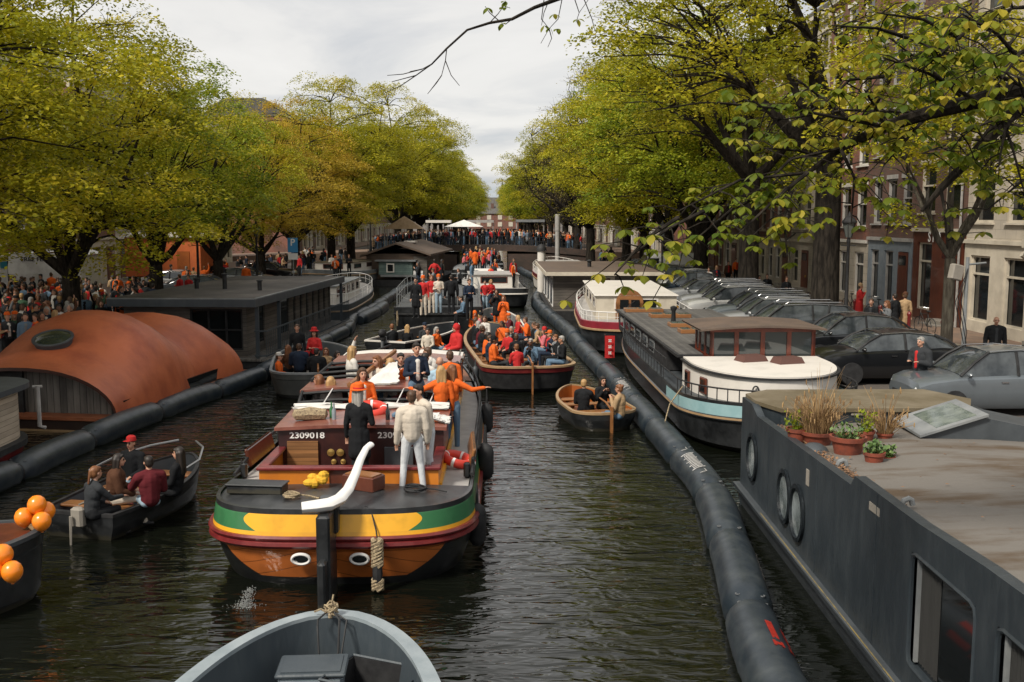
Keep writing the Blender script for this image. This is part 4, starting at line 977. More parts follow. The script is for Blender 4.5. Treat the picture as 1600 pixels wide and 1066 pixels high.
# braided rope fender hanging over the stern, with its line to the tiller
b = MB(); fx = .70
b.tube([(.30, .3, 1.2), (.52, .15, 1.24), (.60, .02, 1.2), (.68, -.10, .95), (fx, -.14, .84)], .012, 5); b.build('fender_line', M['matblack'], TJ)
for z0_, n_ in ((.84, 5.2), (.22, 2.0)):
    b = MB()
    for k in range(4): b.tube([(fx + .065 * math.sin(q * 2.4 + k * 1.57), -.17 + .045 * math.cos(q * 2.4 + k * 1.57), z0_ - q * .08) for q in np.linspace(0, n_, 26)], .034, 6)
    b.build('rope_fender', M['rope'], TJ, smooth=True)
b = MB(); b.tube([(fx, -.17, .45), (fx, -.17, .18)], .075, 8); b.build('fender_core', M['matblack'], TJ, smooth=True)
for x, y, z in ((2.15, 1.6, .55), (2.25, 4.8, .85), (2.22, 5.1, .8), (2.2, 9.5, .8)): fender(TJ, x, y, z, 'matblack', 1.35)
for sg in (-1, 1): b = MB(); b.box((sg * 1.95, 2.6, 1.2), (.12, .1, .28), bev=.03); b.build('bollard', M['black'], TJ)
# leeboards
for sg in (-1, 1):
    b = MB(); b.M = Matrix.Translation((sg * 2.0, 3.6, 1.22)) @ Euler((0, sg * .25, sg * .05)).to_matrix().to_4x4(); b.box((0, .4, .05), (.07, 1.6, .34), bev=.03); b.build('leeboard', M['mahog'] if sg < 0 else M['wood'], TJ)
# loose things on the barge
TW = local(TJ)
def loose(name, label, cat, loc, rz=0, group=None): return thing(name, label, cat, loc, rz + TJ.rotation_euler.z, group)
t = loose('flat_box', 'flat black wooden hatch box lying on the left of the black aft deck', 'box', TW(-1.4, 1.25, tz(1.25) + .03), -.12); b = MB(); b.box((0, 0, .07), (.92, .34, .14), bev=.02); b.build('box', M['black'], t); b = MB(); b.box((0, 0, .15), (.96, .38, .025), bev=.008); b.build('lid', M['tar'], t)
t = loose('wooden_chest', 'open mahogany chest with glass lid behind the white tiller', 'chest', TW(.30, 1.40, tz(1.4) + .05), -.5); b = MB(); b.box((0, 0, .12), (.62, .36, .24), bev=.015); b.build('chest', M['mahog'], t); b = MB(); b.box((0, 0, .25), (.54, .28, .015)); b.build('lid', M['wood'], t)
t = loose('yellow_bag', 'crumpled yellow rope bag on the orange coaming beside the tiller', 'bag', TW(-.45, 1.5, tz(1.5) + .05)); b = MB()
for k in range(9): b.ball((rnd.uniform(-.16, .16), rnd.uniform(-.08, .08), .06 + rnd.uniform(0, .16)), (rnd.uniform(.07, .13), .08, rnd.uniform(.05, .09)), 0, 8, 5)
b.build('bag', CLOM['yellow'], t, smooth=False)
def lifebuoy(loc, label, tilt=R(80), rz=0):
    t = thing('lifebuoy', label, 'lifebuoy', loc, rz, 'red lifebuoys on the barge'); b = MB(); b.M = Euler((tilt, 0, 0)).to_matrix().to_4x4()
    b.tube([(.26 * math.cos(a), .26 * math.sin(a), 0) for a in np.linspace(0, 2 * math.pi, 24, endpoint=False)], .085, 10, closed=True); b.build('ring', M['red'], t, smooth=True)
    b = MB(); b.M = Euler((tilt, 0, 0)).to_matrix().to_4x4()
    for a in (0, 1.57, 3.14, 4.71): b.tube([(.26 * math.cos(a + e), .26 * math.sin(a + e), 0) for e in (-.09, 0, .09)], .09, 10)
    b.build('band', M['cleanwhite'], t, smooth=True)
lifebuoy(TW(.05, 4.35, 1.95), 'red lifebuoy with white bands lying on the barge cabin roof', R(12)); lifebuoy(TW(1.75, 3.6, 1.15), 'red lifebuoy leaning on the right side deck against the cabin', R(15), 1.3)
def cloth(label, pts, nm='folded_sail', mt='canvas', cat='cloth', bump=.05, seed=1):
    """a crumpled sheet through a grid of points"""
    rr = random.Random(seed); b = MB(); n = 10; rows = []
    for i in range(n + 1):
        u = i / n; row = []
        for j in range(n + 1):
            v = j / n; p = (Vector(pts[0]) * (1 - u) * (1 - v) + Vector(pts[1]) * u * (1 - v) + Vector(pts[2]) * u * v + Vector(pts[3]) * (1 - u) * v)
            row.append(p + Vector((rr.uniform(-1, 1), rr.uniform(-1, 1), rr.uniform(0, 1))) * bump)
        rows.append(row)
    b.grid(rows); b.grid([[p - Vector((0, 0, .02)) for p in r] for r in rows], flip=True)
    c = sum((Vector(p) for p in pts), Vector()) / 4; 
    b.v = [tuple(Vector(v) - c) for v in b.v]
    o = b.build(nm, M[mt], None, smooth=True, loc=c); return tag(o, label, cat)
cloth('white canvas roll draped across the front of the barge cabin roof', [TW(-1.5, 4.6, 1.90), TW(1.5, 4.6, 1.90), TW(1.5, 4.95, 1.96), TW(-1.5, 4.95, 1.95)], bump=.045)
cloth('white pointed sail cloth hoisted over the middle roof of the barge', [TW(-.25, 5.8, 2.2), TW(.45, 5.85, 2.22), TW(.36, 6.6, 2.55), TW(.16, 6.6, 2.52)], seed=4, bump=.022)
cloth('white cloth hung over the right corner of the barge cabin roof', [TW(1.2, 3.5, 1.92), TW(1.58, 3.5, 1.84), TW(1.6, 4.0, 1.86), TW(1.2, 4.0, 1.96)], seed=6, bump=.04)
t = loose('boom', 'brown wooden boom lying diagonally over the barge roof', 'spar', TW(-.4, 5.4, 2.25)); b = MB(); b.tube([(-.1, .0, 0), (.55, 2.6, .35)], [.06, .05], 8); b.build('spar', M['wood'], t, smooth=True)
for i, (x, y, r_) in enumerate(((1.15, 1.2, .17), (-.75, .75, .12))):
    t = loose('rope_coil', ['coil of dark mooring rope on the right of the black aft deck', 'small pale rope coil left of the tiller on the aft deck'][i], 'rope', TW(x, y, tz(y) + .06)); b = MB(); rr = random.Random(i)
    b.tube([((r_ + .02 * math.sin(q * 3.1)) * math.cos(q), (r_ + .02 * math.cos(q * 2.3)) * math.sin(q), .012 * (q / 6.28) + .01) for q in np.linspace(0, 6.28 * 4.5, 90)] + [(r_ + .15, .05, .01), (r_ + .35, -.12, .01)], .013, 6); b.build('coil', [M['matblack'], M['rope']][i], t, smooth=True)
t = loose('duffel_bag', 'tan canvas duffel bag on the left of the barge cabin roof', 'bag', TW(-1.0, 3.8, 1.86), .1); b = MB(); b.tube([(-.32, 0, .08), (-.28, 0, .1), (0, 0, .12), (.28, 0, .1), (.32, 0, .08)], [.03, .10, .13, .10, .03], 8); b.build('bag', M['rope'], t, smooth=True)
for i, (x, y) in enumerate(((-.55, 3.75), (-.62, 3.9), (.45, 3.7))):
    t = loose('bottle', ['clear bottle standing beside the tan duffel bag', 'dark bottle behind the clear bottle on the cabin roof', 'dark bottle right of the lifebuoy on the cabin roof'][i], 'bottle', TW(x, y, 1.86)); b = MB(); b.lathe([(.04, 0), (.042, .18), (.018, .24), (.016, .32)], (0, 0, 0), 10); b.build('bottle', [M['plastic'], M['green'], M['glass']][i], t, smooth=True)
t = loose('blue_bag', 'dark blue bag lying beside the lifebuoy on the cabin roof', 'bag', TW(.72, 3.9, 1.86)); b = MB()
for k in range(5): b.ball((rnd.uniform(-.12, .12), rnd.uniform(-.06, .06), .06), (.12, .09, .07), 0, 8, 5)
b.build('bag', CLOM['denim'], t, smooth=True)
# ---------------------------------------------------------------- inflatable guard tubes along both sides of the channel
def boom(name, label, P, r=.37, seg=3.6, marks=()):
    P = [Vector(p) for p in P]; dense = []
    n = len(P)
    for i in range(n - 1):
        p0, p1, p2, p3 = P[max(i - 1, 0)], P[i], P[i + 1], P[min(i + 2, n - 1)]
        for k in range(12):
            u = k / 12; dense.append(.5 * ((2 * p1) + (p2 - p0) * u + (2 * p0 - 5 * p1 + 4 * p2 - p3) * u * u + (3 * p1 - p0 - 3 * p2 + p3) * u ** 3))
    dense.append(P[-1]); acc = [0]
    for a, c in zip(dense, dense[1:]): acc.append(acc[-1] + (c - a).length)
    def pt(s):
        s = min(max(s, 0), acc[-1]); i = max(j for j in range(len(acc)) if acc[j] <= s + 1e-9); i = min(i, len(dense) - 2)
        f = (s - acc[i]) / max(acc[i + 1] - acc[i], 1e-9); return dense[i].lerp(dense[i + 1], f)
    t = thing(name, label, 'floating barrier', dense[0]); o = t.location; k = 0; s = 0; rr = random.Random(len(P))
    segs = []
    while s < acc[-1] - 1:
        L = seg * rr.uniform(.9, 1.08); e = min(s + L, acc[-1]); path = []; rad = []
        rk = r * rr.uniform(.96, 1.05); zz = rr.uniform(-.02, .03)
        m = 14
        for q in range(m + 1):
            u = q / m; p = pt(s + (e - s) * u) - o
            edge = min(u, 1 - u) * (e - s); path.append((p.x, p.y, zz + .14 + .04 * math.sin(u * math.pi)))
            rad.append(rk * (math.sqrt(max(0, 1 - (1 - min(1, edge / .22)) ** 2)) * .34 + .66) * (1 + .012 * math.sin(u * 40)))
        b = MB(); b.tube(path, rad, 20); sg = b.build('tube_segment', M['rubber'], t, smooth=True)
        # seam collar and lashing rings
        b = MB(); p = pt(e) - o; d = (pt(e) - pt(e - .2)).normalized()
        b.tube([(p.x - d.x * .1, p.y - d.y * .1, .14), (p.x + d.x * .1, p.y + d.y * .1, .14)], rk * .72, 16); b.build('collar', M['matblack'], sg)
        X = Vector((-d.y, d.x, 0))
        for a in ((-.6, .5) if p.length < 30 else ()):
            for off in (-.16, .16):
                b = MB(); c = Vector((p.x, p.y, .14)) + d * off + (X * math.sin(a) + Vector((0, 0, 1)) * math.cos(a)) * rk * .93
                b.tube([c + d * .03 * math.cos(w_) + X * .03 * math.sin(w_) for w_ in np.linspace(0, 6.28, 8, endpoint=False)], .008, 4, closed=True); b.build('lashing_ring', M['alu'], sg)
        segs.append((s, e, sg, rk)); s = e + .02
    for si, kind in marks:      # printed marks on some segments
        if si >= len(segs): continue
        s0, e0, sg, rk = segs[si]; c = pt((s0 + e0) / 2) - o; d = (pt((s0 + e0) / 2 + .3) - pt((s0 + e0) / 2 - .3)).normalized(); X = Vector((-d.y, d.x, 0))
        b = MB(); side = 1
        def patch(u0, u1, a0, a1):
            rows = []
            for u in (u0, u1):
                rows.append([c + d * u + (X * math.sin(a) + Vector((0, 0, 1)) * math.cos(a)) * (rk * 1.035) + Vector((0, 0, .17)) for a in np.linspace(a0, a1, 5)])
            b.grid(rows, flip=True); b.grid(rows)
        if kind == 'white':
            for q in range(13): patch(-.62 + q * .1, -.57 + q * .1, .05 if q % 4 else -.05, .62 if q % 3 else .75)
            for u in (-1.0, .95): patch(u, u + .03, .1, .5); patch(u, u + .22, .1, .14)
            b.build('printed_mark', M['cleanwhite'], sg)
        elif kind == 'side':
            for q in range(11): patch(-.6 + q * .11, -.56 + q * .11, -1.25, -.95)
            b.build('printed_mark', M['white'], sg)
        else:
            for a0 in (-.45, -1.05): patch(.0, .55, a0, a0 + .25); patch(-.22, -.06, a0 - .08, a0 + .02); patch(-.22, -.06, a0 + .2, a0 + .3); patch(-.18, -.10, a0 - .02, a0 + .25)
            b.build('printed_mark', M['red'], sg)
    return t
rp_ = [at(1245, 1160, 0), at(1192, 1050, 0), at(1165, 960, 0), at(1140, 870, 0), at(1108, 780, 0), at(1052, 712, 0), at(1000, 650, 0), at(955, 597, 0), at(915, 556, 0), at(885, 520, 0), at(852, 492, 0), at(838, 474, 0), at(846, 455, 0), at(842, 441, 0), at(822, 430, 0), at(812, 424, 0)]
boom('inflatable_barrier', 'long dark rubber inflatable tube barrier running past the houseboats on the right', rp_, .35, 3.2, ((0, 'red'), (1, 'side'), (3, 'white'), (5, 'white'), (6, 'white')))
lp_ = [at(-160, 830, 0), at(-20, 770, 0), at(90, 718, 0), at(190, 676, 0), at(290, 636, 0), at(380, 604, 0), at(440, 577, 0), at(505, 540, 0), at(541, 521, 0), at(552, 503, 0), at(590, 482, 0), at(625, 458, 0), at(655, 444, 0), at(672, 434, 0), at(690, 427, 0)]
boom('inflatable_barrier', 'long dark rubber inflatable tube barrier running past the houseboats on the left', lp_, .335, 3.4, ((6, 'white'),))
boom('inflatable_barrier', 'short spare inflatable tube floating beside the left barrier', [at(562, 505, 0), at(585, 493, 0), at(600, 482, 0)], .36, 5)

# ---------------------------------------------------------------- grey houseboat, right foreground
G = thing('grey_houseboat', 'large blue grey steel houseboat with round portholes and weathered flat roof, nearest right', 'houseboat', (0, 0, 0))
# the visible left wall runs from the bow corner towards the camera
bx = lambda y: 4.80 - (19.6 - y) * .030           # wall plane
tops = [(19.6, 2.13), (18.75, 2.14), (18.3, 2.0), (12.9, 2.16), (12.75, 2.31), (10.6, 2.34), (9.0, 2.42), (4.0, 2.5)]
def topat(y):
    for (a, za), (c, zc) in zip(tops, tops[1:]):
        if a >= y >= c: return za + (zc - za) * (a - y) / (a - c)
    return tops[-1][1]
ys = sorted(set([q[0] for q in tops] + [19.6 - i * .8 for i in range(20)] + [4.0]), reverse=True)
ys = [y for y in ys if y >= 4.0]
ports = [(18.55, 1.18), (16.15, 1.10), (15.35, 1.06)]
wins = [(9.15, 10.75), (6.9, 8.7), (4.6, 6.5)]
b = MB(); th = .14
# wall between bow and the windows: one slab; around the windows piers and rails
def wallslab(ya, yb, za=None, zb=None):
    yy = [y for y in ys if yb < y < ya]; yy = [ya] + yy + [yb]
    for y1, y2 in zip(yy, yy[1:]):
        t1 = topat(y1) if zb is None else zb; t2 = topat(y2) if zb is None else zb; lo = .42 if za is None else za
        b.add([(bx(y1), y1, lo), (bx(y2), y2, lo), (bx(y2), y2, t2), (bx(y1), y1, t1), (bx(y1) + th, y1, lo), (bx(y2) + th, y2, lo), (bx(y2) + th, y2, t2), (bx(y1) + th, y1, t1)],
              [(0, 1, 2, 3)[::-1], (4, 5, 6, 7), (3, 2, 6, 7)[::-1], (0, 4, 5, 1)[::-1]])
wallslab(19.6, 10.75); wallslab(9.15, 8.7); wallslab(6.9, 6.5); wallslab(4.6, 4.0)
for c, d in wins: wallslab(d, c, .42, .72); wallslab(d, c, 1.98, None)
b.b2((bx(19.6), 19.5, -.3), (8.9, 19.62, 2.12)); b.b2((8.8, 4, -.3), (8.95, 19.6, 2.1)); b.b2((4.35, 3.9, -.3), (8.95, 4.02, 2.45))
b.build('hull_wall', M['slate'], G)
for y in (17.35, 14.4, 11.9):
    b = MB(); b.tube([(bx(y) - .001, y, .44), (bx(y) - .001, y, topat(y) - .02)], .007, 5); b.build('weld_seam', M['slate'], G)
b = MB(); b.grid([[(bx(y) + dx, y, z) for dx, z in ((.02, .42), (-.13, .42), (-.13, .36), (-.02, .34), (-.0, .1), (.1, -.4))] for y in (19.7, 15, 10, 3.9)]); b.build('hull', mat('dark hull', (.025, .03, .035), .4, col2=(.04, .046, .05), scale=1.5, bump=.1), G)
b = MB(); b.grid([[(bx(y) + dx, y, z) for dx, z in ((.0, .425), (-.10, .425), (-.12, .415))] for y in (19.7, 15, 10, 3.9)]); b.grid([[(bx(y) + dx, y, z) for dx, z in ((-.075, .431), (-.095, .431))] for y in (17.5, 3.9)], 1); b.build('rubbing_strake', [M['darkgrey'], mat('worn yellow edge', (.30, .22, .07), .6, col2=(.12, .11, .08), scale=6)], G)
for y, z in ports:
    n = 32; b = MB(); rr_ = [(.40, -.01), (.405, -.05), (.345, -.06), (.335, .0)]; rows = []
    for r_, dx in rr_: rows.append([(bx(y + r_ * math.cos(a)) + dx, y + r_ * math.cos(a), z + r_ * 1.12 * math.sin(a)) for a in np.linspace(0, 2 * math.pi, n, endpoint=False)])
    b.grid(rows, wrap=True); b.grid(rows, wrap=True, flip=True); pr = b.build('porthole', M['slate'], G, smooth=True)
    b = MB(); rows = [[(bx(y + r_ * math.cos(a)) - .012, y + r_ * math.cos(a), z + r_ * 1.12 * math.sin(a)) for a in np.linspace(0, 2 * math.pi, n, endpoint=False)] for r_ in (.34, .17, .001)]
    b.grid(rows, wrap=True); b.build('pane', mat('bright pane', (.33, .37, .38), .12, col2=(.10, .12, .12), scale=2.2, lo=.3, hi=.6, spec=.8), pr)
for c, d in wins:
    b = MB(); x = bx((c + d) / 2)
    loop = [(c + .12, .72), (d - .12, .72), (d - .03, .75), (d, .84), (d, 1.86), (d - .03, 1.95), (d - .12, 1.98), (c + .12, 1.98), (c + .03, 1.95), (c, 1.86), (c, .84), (c + .03, .75)]
    b.tube([(bx(y) + .01, y, z) for y, z in loop], .028, 6, closed=True); wf = b.build('window', M['slate'], G, smooth=True)
    b = MB(); b.add([(bx(c) + .09, c, .72), (bx(d) + .09, d, .72), (bx(d) + .09, d, 1.98), (bx(c) + .09, c, 1.98)], [(0, 1, 2, 3)]); b.build('pane', M['glass'], wf)
    b = MB(); b.b2((bx(d) + .04, d - .10, .76), (bx(d) + .08, d - .06, 1.94)); b.build('curtain_edge', M['grey'], wf)
    b = MB(); yy_ = np.linspace(d - .12, d - .62, 22); b.grid([[(bx(y) + .075 + .012 * math.sin(q * 1.9), y, z) for q, y in enumerate(yy_)] for z in (.78, 1.93)]); b.grid([[(bx(y) + .075 + .012 * math.sin(q * 1.9), y, z) for q, y in enumerate(yy_)] for z in (.78, 1.93)], flip=True); b.build('curtain', mat('grey curtain', (.06, .06, .058), .9), wf, smooth=True)
# roof: main sheet, lower than the parapet edge, and the raised bow section
b = MB(); rz_ = lambda y: topat(y) - (.05 if y < 12.75 else .06) + 0 
rows = []
for y in [18.05, 17, 16, 15, 14, 13.1, 12.6, 11.8, 10.9, 10, 9, 7, 4.0]:
    z = 1.88 + (18.05 - y) * .045; rows.append([(bx(y) + .13, y, min(z, topat(y) - .03)), (bx(y) + .6, y, z), (bx(y) + 1.4, y, z + .03), (6.5, y, z + .05), (8.0, y, z + .03), (8.95, y, z - .02)])
b.grid(rows, flip=True); b.build('roof', M['concrete'], G, smooth=True)
b = MB(); poly = [(4.86, 19.62), (4.86, 18.85), (5.12, 18.05), (8.55, 18.05), (9.0, 19.0), (8.55, 20.1), (5.4, 20.1)]; b.prism(poly, 2.12, 2.19); b.build('raised_roof', M['moss'], G)
b = MB(); b.b2((5.14, 18.1, 1.8), (8.5, 18.2, 2.12)); b.add([(4.9, 18.85, 1.9), (5.14, 18.12, 1.85), (5.14, 18.12, 2.12), (4.9, 18.85, 2.12)], [(0, 1, 2, 3), (3, 2, 1, 0)]); b.b2((5.3, 18.2, 1.8), (8.5, 20.0, 2.12)); b.build('raised_wall', M['slate'], G)
b = MB(); b.b2((6.4, 18.07, 2.06), (6.75, 18.09, 2.10)); b.b2((bx(14.9) - .012, 14.82, 1.62), (bx(14.9), 14.95, 1.86)); b.b2((bx(12.2) - .012, 11.75, 2.05), (bx(12.2), 12.15, 2.15)); b.build('vent_plate', M['stone'], G)
# skylight hatch with sloping glazed lid
b = MB(); b.M = Matrix.Translation((8.0, 16.9, 1.93)) @ Euler((0, 0, R(-4))).to_matrix().to_4x4()
pr_ = [(-.95, 0), (.05, .38), (1.4, .12), (1.4, 0)]
ya, yb = -.55, .75; vs = [(x, ya, z) for x, z in ((-.95, -.06), (-.95, .10), (.0, .42), (1.5, .12), (1.5, -.06))] + [(x, yb, z) for x, z in ((-.95, -.06), (-.95, .10), (.0, .42), (1.5, .12), (1.5, -.06))]
b.add(vs, [(4, 3, 2, 1, 0)[::-1], (5, 6, 7, 8, 9)[::-1], (1, 2, 7, 6)[::-1], (2, 3, 8, 7)[::-1], (0, 1, 6, 5)[::-1], (3, 4, 9, 8)[::-1]]); sk = b.build('skylight', M['darkgrey'], G)
b = MB(); b.M = Matrix.Translation((8.0, 16.9, 1.93)) @ Euler((0, 0, R(-4))).to_matrix().to_4x4()
def slope(x0, x1, y0, y1, h, m=0):
    z = lambda x: .10 + (x + .95) / .95 * .32 + h
    b.add([(x0, y0, z(x0)), (x1, y0, z(x1)), (x1, y1, z(x1)), (x0, y1, z(x0)), (x0, y0, z(x0) - .04), (x1, y0, z(x1) - .04), (x1, y1, z(x1) - .04), (x0, y1, z(x0) - .04)], [(0, 1, 2, 3), (0, 4, 5, 1), (1, 5, 6, 2), (2, 6, 7, 3), (3, 7, 4, 0)], m)
slope(-1.02, .06, -.62, .82, .05); b.build('lid', M['grey'], sk)
b = MB(); b.M = Matrix.Translation((8.0, 16.9, 1.93)) @ Euler((0, 0, R(-4))).to_matrix().to_4x4(); slope(-.72, -.08, -.48, .66, .058); b.build('pane', M['sglass'], sk)
# swan neck vent pipes
for i, (px, py, zz) in enumerate(((1348, 802, 2.12), (1272, 738, 1.98), (1218, 690, 1.95))):
    p = at(px, py, zz); p.x = max(p.x, bx(p.y) + .24); s_ = .75
    b = MB(); b.tube([(0, 0, -.05), (0, 0, .14 * s_), (.02, 0, .2 * s_), (.08, 0, .235 * s_), (.15 * s_, 0, .21 * s_), (.17 * s_, 0, .13 * s_)], .035, 8); b.build('vent_pipe', M['grey'], G, smooth=True, loc=p)
# rail behind: end tag
def planter(name, label, px, py, z, r, h, kind, group='potted plants on the grey houseboat roof', saucer=True, seed=1):
    p = at(px, py, z); t = thing(name, label, 'plant', p, 0, group); rs = random.Random(seed)
    b = MB(); b.lathe([(r * .7, 0), (r * .95, h * .8), (r * 1.06, h * .8), (r * 1.08, h), (r * .94, h), (r * .90, h * .85)], (0, 0, .02), 20)
    if saucer: b.lathe([(r * .9, 0), (r * 1.05, .04), (r * .98, .04), (r * .7, .02)], (0, 0, 0), 20)
    b.build('pot', M['terracotta'], t, smooth=True)
    b = MB(); b.lathe([(.0, h * .9), (r * .9, h * .9), (r * .85, h * .8)], (0, 0, .02), 14); b.build('soil', M['soil'], t)
    b = MB()
    if kind == 'grass':
        for k in range(int(1100 * r)):
            a = rs.uniform(0, 6.28); l = rs.uniform(.2, .52) * (1.9 if rs.random() < .10 else 1) * (r / .2) ** .5; q = rs.uniform(0, r * .8); x, y = q * math.cos(a), q * math.sin(a); o_ = rs.uniform(.05, .42)
            b.tube([(x, y, h * .9), (x + math.cos(a) * o_ * .4, y + math.sin(a) * o_ * .4, h + l * .6), (x + math.cos(a) * o_, y + math.sin(a) * o_, h + l)], [.006, .005, .002], 3, caps=False)
            if rs.random() < .35: b.ball((x + math.cos(a) * o_, y + math.sin(a) * o_, h + l), (.012, .012, .05), 0, 5, 3)
        b.build('stalks', M['straw'], t)
    else:
        n = 130 if kind == 'herb' else 90
        for k in range(n):
            a = rs.uniform(0, 6.28); q = r * rs.uniform(.1, 1.05 if kind == 'herb' else 1.5); zz = h + rs.uniform(-.02, .18 if kind == 'herb' else .34); x, y = q * math.cos(a), q * math.sin(a); s_ = rs.uniform(.025, .05)
            N = Vector((rs.uniform(-1, 1), rs.uniform(-1, 1), rs.uniform(.3, 1.4))).normalized(); X = N.orthogonal().normalized() * s_; Y = N.cross(X)
            c = Vector((x, y, zz)); b.add([c - X, c + Y * .6, c + X, c - Y * .6], [(0, 1, 2, 3)])
            if k % 3 == 0: b.tube([(x * .3, y * .3, h * .85), (x * .8, y * .8, (h + zz) / 2), (x, y, zz)], .004, 3, caps=False)
        b.build('leaves', M['herb'] if kind == 'herb' else M['leafB'], t)
    return t
planter('potted_grass', 'terracotta pot of tall dry straw coloured grass', 1277, 700, 1.90, .26, .26, 'grass', seed=2)
planter('potted_shrub', 'terracotta pot with a trailing green shrub at the left of the row', 1245, 697, 1.90, .17, .28, 'shrub', seed=3)
planter('potted_herb', 'largest terracotta pot with a low bright green herb mound', 1324, 717, 1.92, .26, .34, 'herb', seed=4)
planter('potted_herb', 'small terracotta pot and saucer with a wispy green plant, nearest of the row', 1365, 733, 1.93, .15, .24, 'herb', seed=5)
planter('potted_grass', 'small terracotta pot with short brown stalks behind the nearest pot', 1382, 693, 1.90, .13, .16, 'grass', seed=6)
planter('potted_shrub', 'small round terracotta pot with reddish seedlings beside the big herb pot', 1352, 695, 1.90, .14, .22, 'shrub', seed=7)
planter('potted_shrub', 'low square dark planter with seedlings behind the nearest small pot', 1385, 727, 1.92, .12, .12, 'herb', seed=8, saucer=False)
t = thing('bbq_lid', 'dark grey upturned oval bowl lying by the big pots', 'bowl', at(1272, 712, 1.92)); b = MB(); b.lathe([(.0, .17), (.10, .16), (.19, .10), (.23, .03), (.22, .0), (.1, -.01)], (0, 0, .03), 22); b.build('bowl', M['darkgrey'], t, smooth=True)
b = MB(); b.box((0, 0, .0), (.2, .14, .05), bev=.02); b.build('foot', M['plastic'], t)
# dead leaves heaped along the roof edge
b = MB()
for k in range(900):
    u = rnd.random(); y = 18.0 - u ** .8 * 6.5; x = bx(y) + .15 + abs(rnd.gauss(0, .16)) * (1 - u * .6); z = min(1.88 + (18.05 - y) * .045, topat(y) - .03) + .012 + rnd.uniform(0, .03) + max(0, x - bx(y) - .5) * .02
    s_ = rnd.uniform(.015, .04); N = Vector((rnd.uniform(-.6, .6), rnd.uniform(-.6, .6), 1)).normalized(); X = N.orthogonal().normalized() * s_; Y = N.cross(X); c = Vector((x, y, z + .01)); b.add([c - X, c + Y * .7, c + X, c - Y * .7], [(0, 1, 2, 3)])
for k in range(60):
    y = rnd.uniform(9, 17.5); x = rnd.uniform(5.2, 8.5); s_ = rnd.uniform(.015, .035); z = 1.88 + (18.05 - y) * .045 + .055
    b.add([(x - s_, y, z), (x, y - s_ * .6, z + .004), (x + s_, y, z), (x, y + s_ * .6, z + .006)], [(0, 1, 2, 3)])
tag(b.build('dead_leaves', mat('dead leaf', (.14, .07, .03), .8, islands=((.06, .035, .02), (.26, .14, .07)))), 'brown dead leaves scattered along the edge of the grey houseboat roof', 'leaves', kind='stuff')
# ---------------------------------------------------------------- houseboats, left bank
def P3(b, poly, y0, y1, m=0):   # prism along y from an xz outline
    n = len(poly); vs = [(x, y0, z) for x, z in poly] + [(x, y1, z) for x, z in poly]
    b.add(vs, [tuple(range(n))[::-1], tuple(range(n, 2 * n))] + [(i, (i + 1) % n, n + (i + 1) % n, n + i) for i in range(n)], m)
OH = thing('orange_roof_houseboat', 'houseboat under one big curved rust orange steel roof with an oval skylight', 'houseboat', (-12.5, 27.0, -.19), R(-9)); OH.scale = (1, .68, 1)
b = MB(); b.b2((-2.7, -.25, -.5), (2.62, 12.6, .50)); b.build('hull', mat('brown black hull', (.022, .014, .012), .45, col2=(.04, .022, .016), scale=1.5, bump=.1), OH)
b = MB(); b.b2((-2.72, -.30, .50), (2.70, 12.7, .58)); b.build('deck_edge', mat('rust edge', (.30, .10, .045), .5, col2=(.22, .07, .03), scale=4), OH)
b = MB(); b.b2((-2.7, -.27, .16), (2.64, -.25, .24)); b.b2((2.62, -.25, .14), (2.65, 12.6, .22)); b.build('rubbing_strake', M['tan'], OH)
Hs = [(0, 1.26), (1, 1.38), (2, 1.62), (3, 2.02), (4, 2.38), (5, 2.46), (6, 2.22), (7, 1.86), (7.8, 1.68), (8.6, 1.90), (9.6, 2.12), (10.6, 2.0), (11.5, 1.6)]
def interp(T, v):
    for (a, za), (c, zc) in zip(T, T[1:]):
        if a <= v <= c: q = (v - a) / (c - a); q = q * q * (3 - 2 * q) if False else q; return za + (zc - za) * q
    return T[-1][1] if v > T[-1][0] else T[0][1]
Wr = [(0, 2.62), (5, 2.70), (7.0, 2.50), (7.9, 2.30), (8.8, 2.48), (9.8, 2.72), (11.5, 2.80)]
def roofz(y, u):
    n = 2.3 if u < 0 else (2.15 + .5 * math.exp(-((y - 4.5) / 3) ** 2)); return .62 + interp(Hs, y) * max(0, 1 - abs(u) ** n) ** (1 / 1.9)
us = [-1, -.97, -.92, -.84, -.7, -.5, -.3, -.1, .1, .3, .45, .6, .72, .82, .9, .95, .985, 1]
rows = []
for y in np.linspace(0, 11.5, 47):
    hw = interp(Wr, y); rows.append([(u * (hw if u > 0 else 2.65), y - .25 * (1 - abs(u)) * (y < .01) - (.10 if y < .01 else 0), roofz(y, u)) for u in us])
b = MB(); b.grid(rows, flip=True)
rim = [(p[0] * .985, p[1], p[2] - .09) for p in rows[0]]; b.grid([rim, rows[0]], 1, flip=True); rim = [(p[0], p[1], p[2] - .1) for p in rows[-1]]; b.grid([rows[-1], rim], 1, flip=True)
b.build('roof', [M['rust'], mat('dark roof edge', (.05, .016, .01), .5)], OH, smooth=True)
b = MB()
b.add([(p[0] * .96, .55, max(p[2] - .1, .6)) for p in rows[0]] + [(p[0] * .96, .55, .58) for p in rows[0]], [(i, i + 1, len(us) + i + 1, len(us) + i) for i in range(len(us) - 1)])
b.build('end_wall', M['oldwood'], OH)
b = MB(); b.b2((-1.2, .42, .58), (-.25, .54, 1.72)); b.build('door', M['matblack'], OH); b = MB(); b.b2((2.28, .40, .58), (2.42, .54, 1.0)); b.build('corner_post', M['matblack'], OH)
b = MB(); b.b2((2.50, .6, .58), (2.56, 11.3, .95)); b.build('side_window', M['glass'], OH)
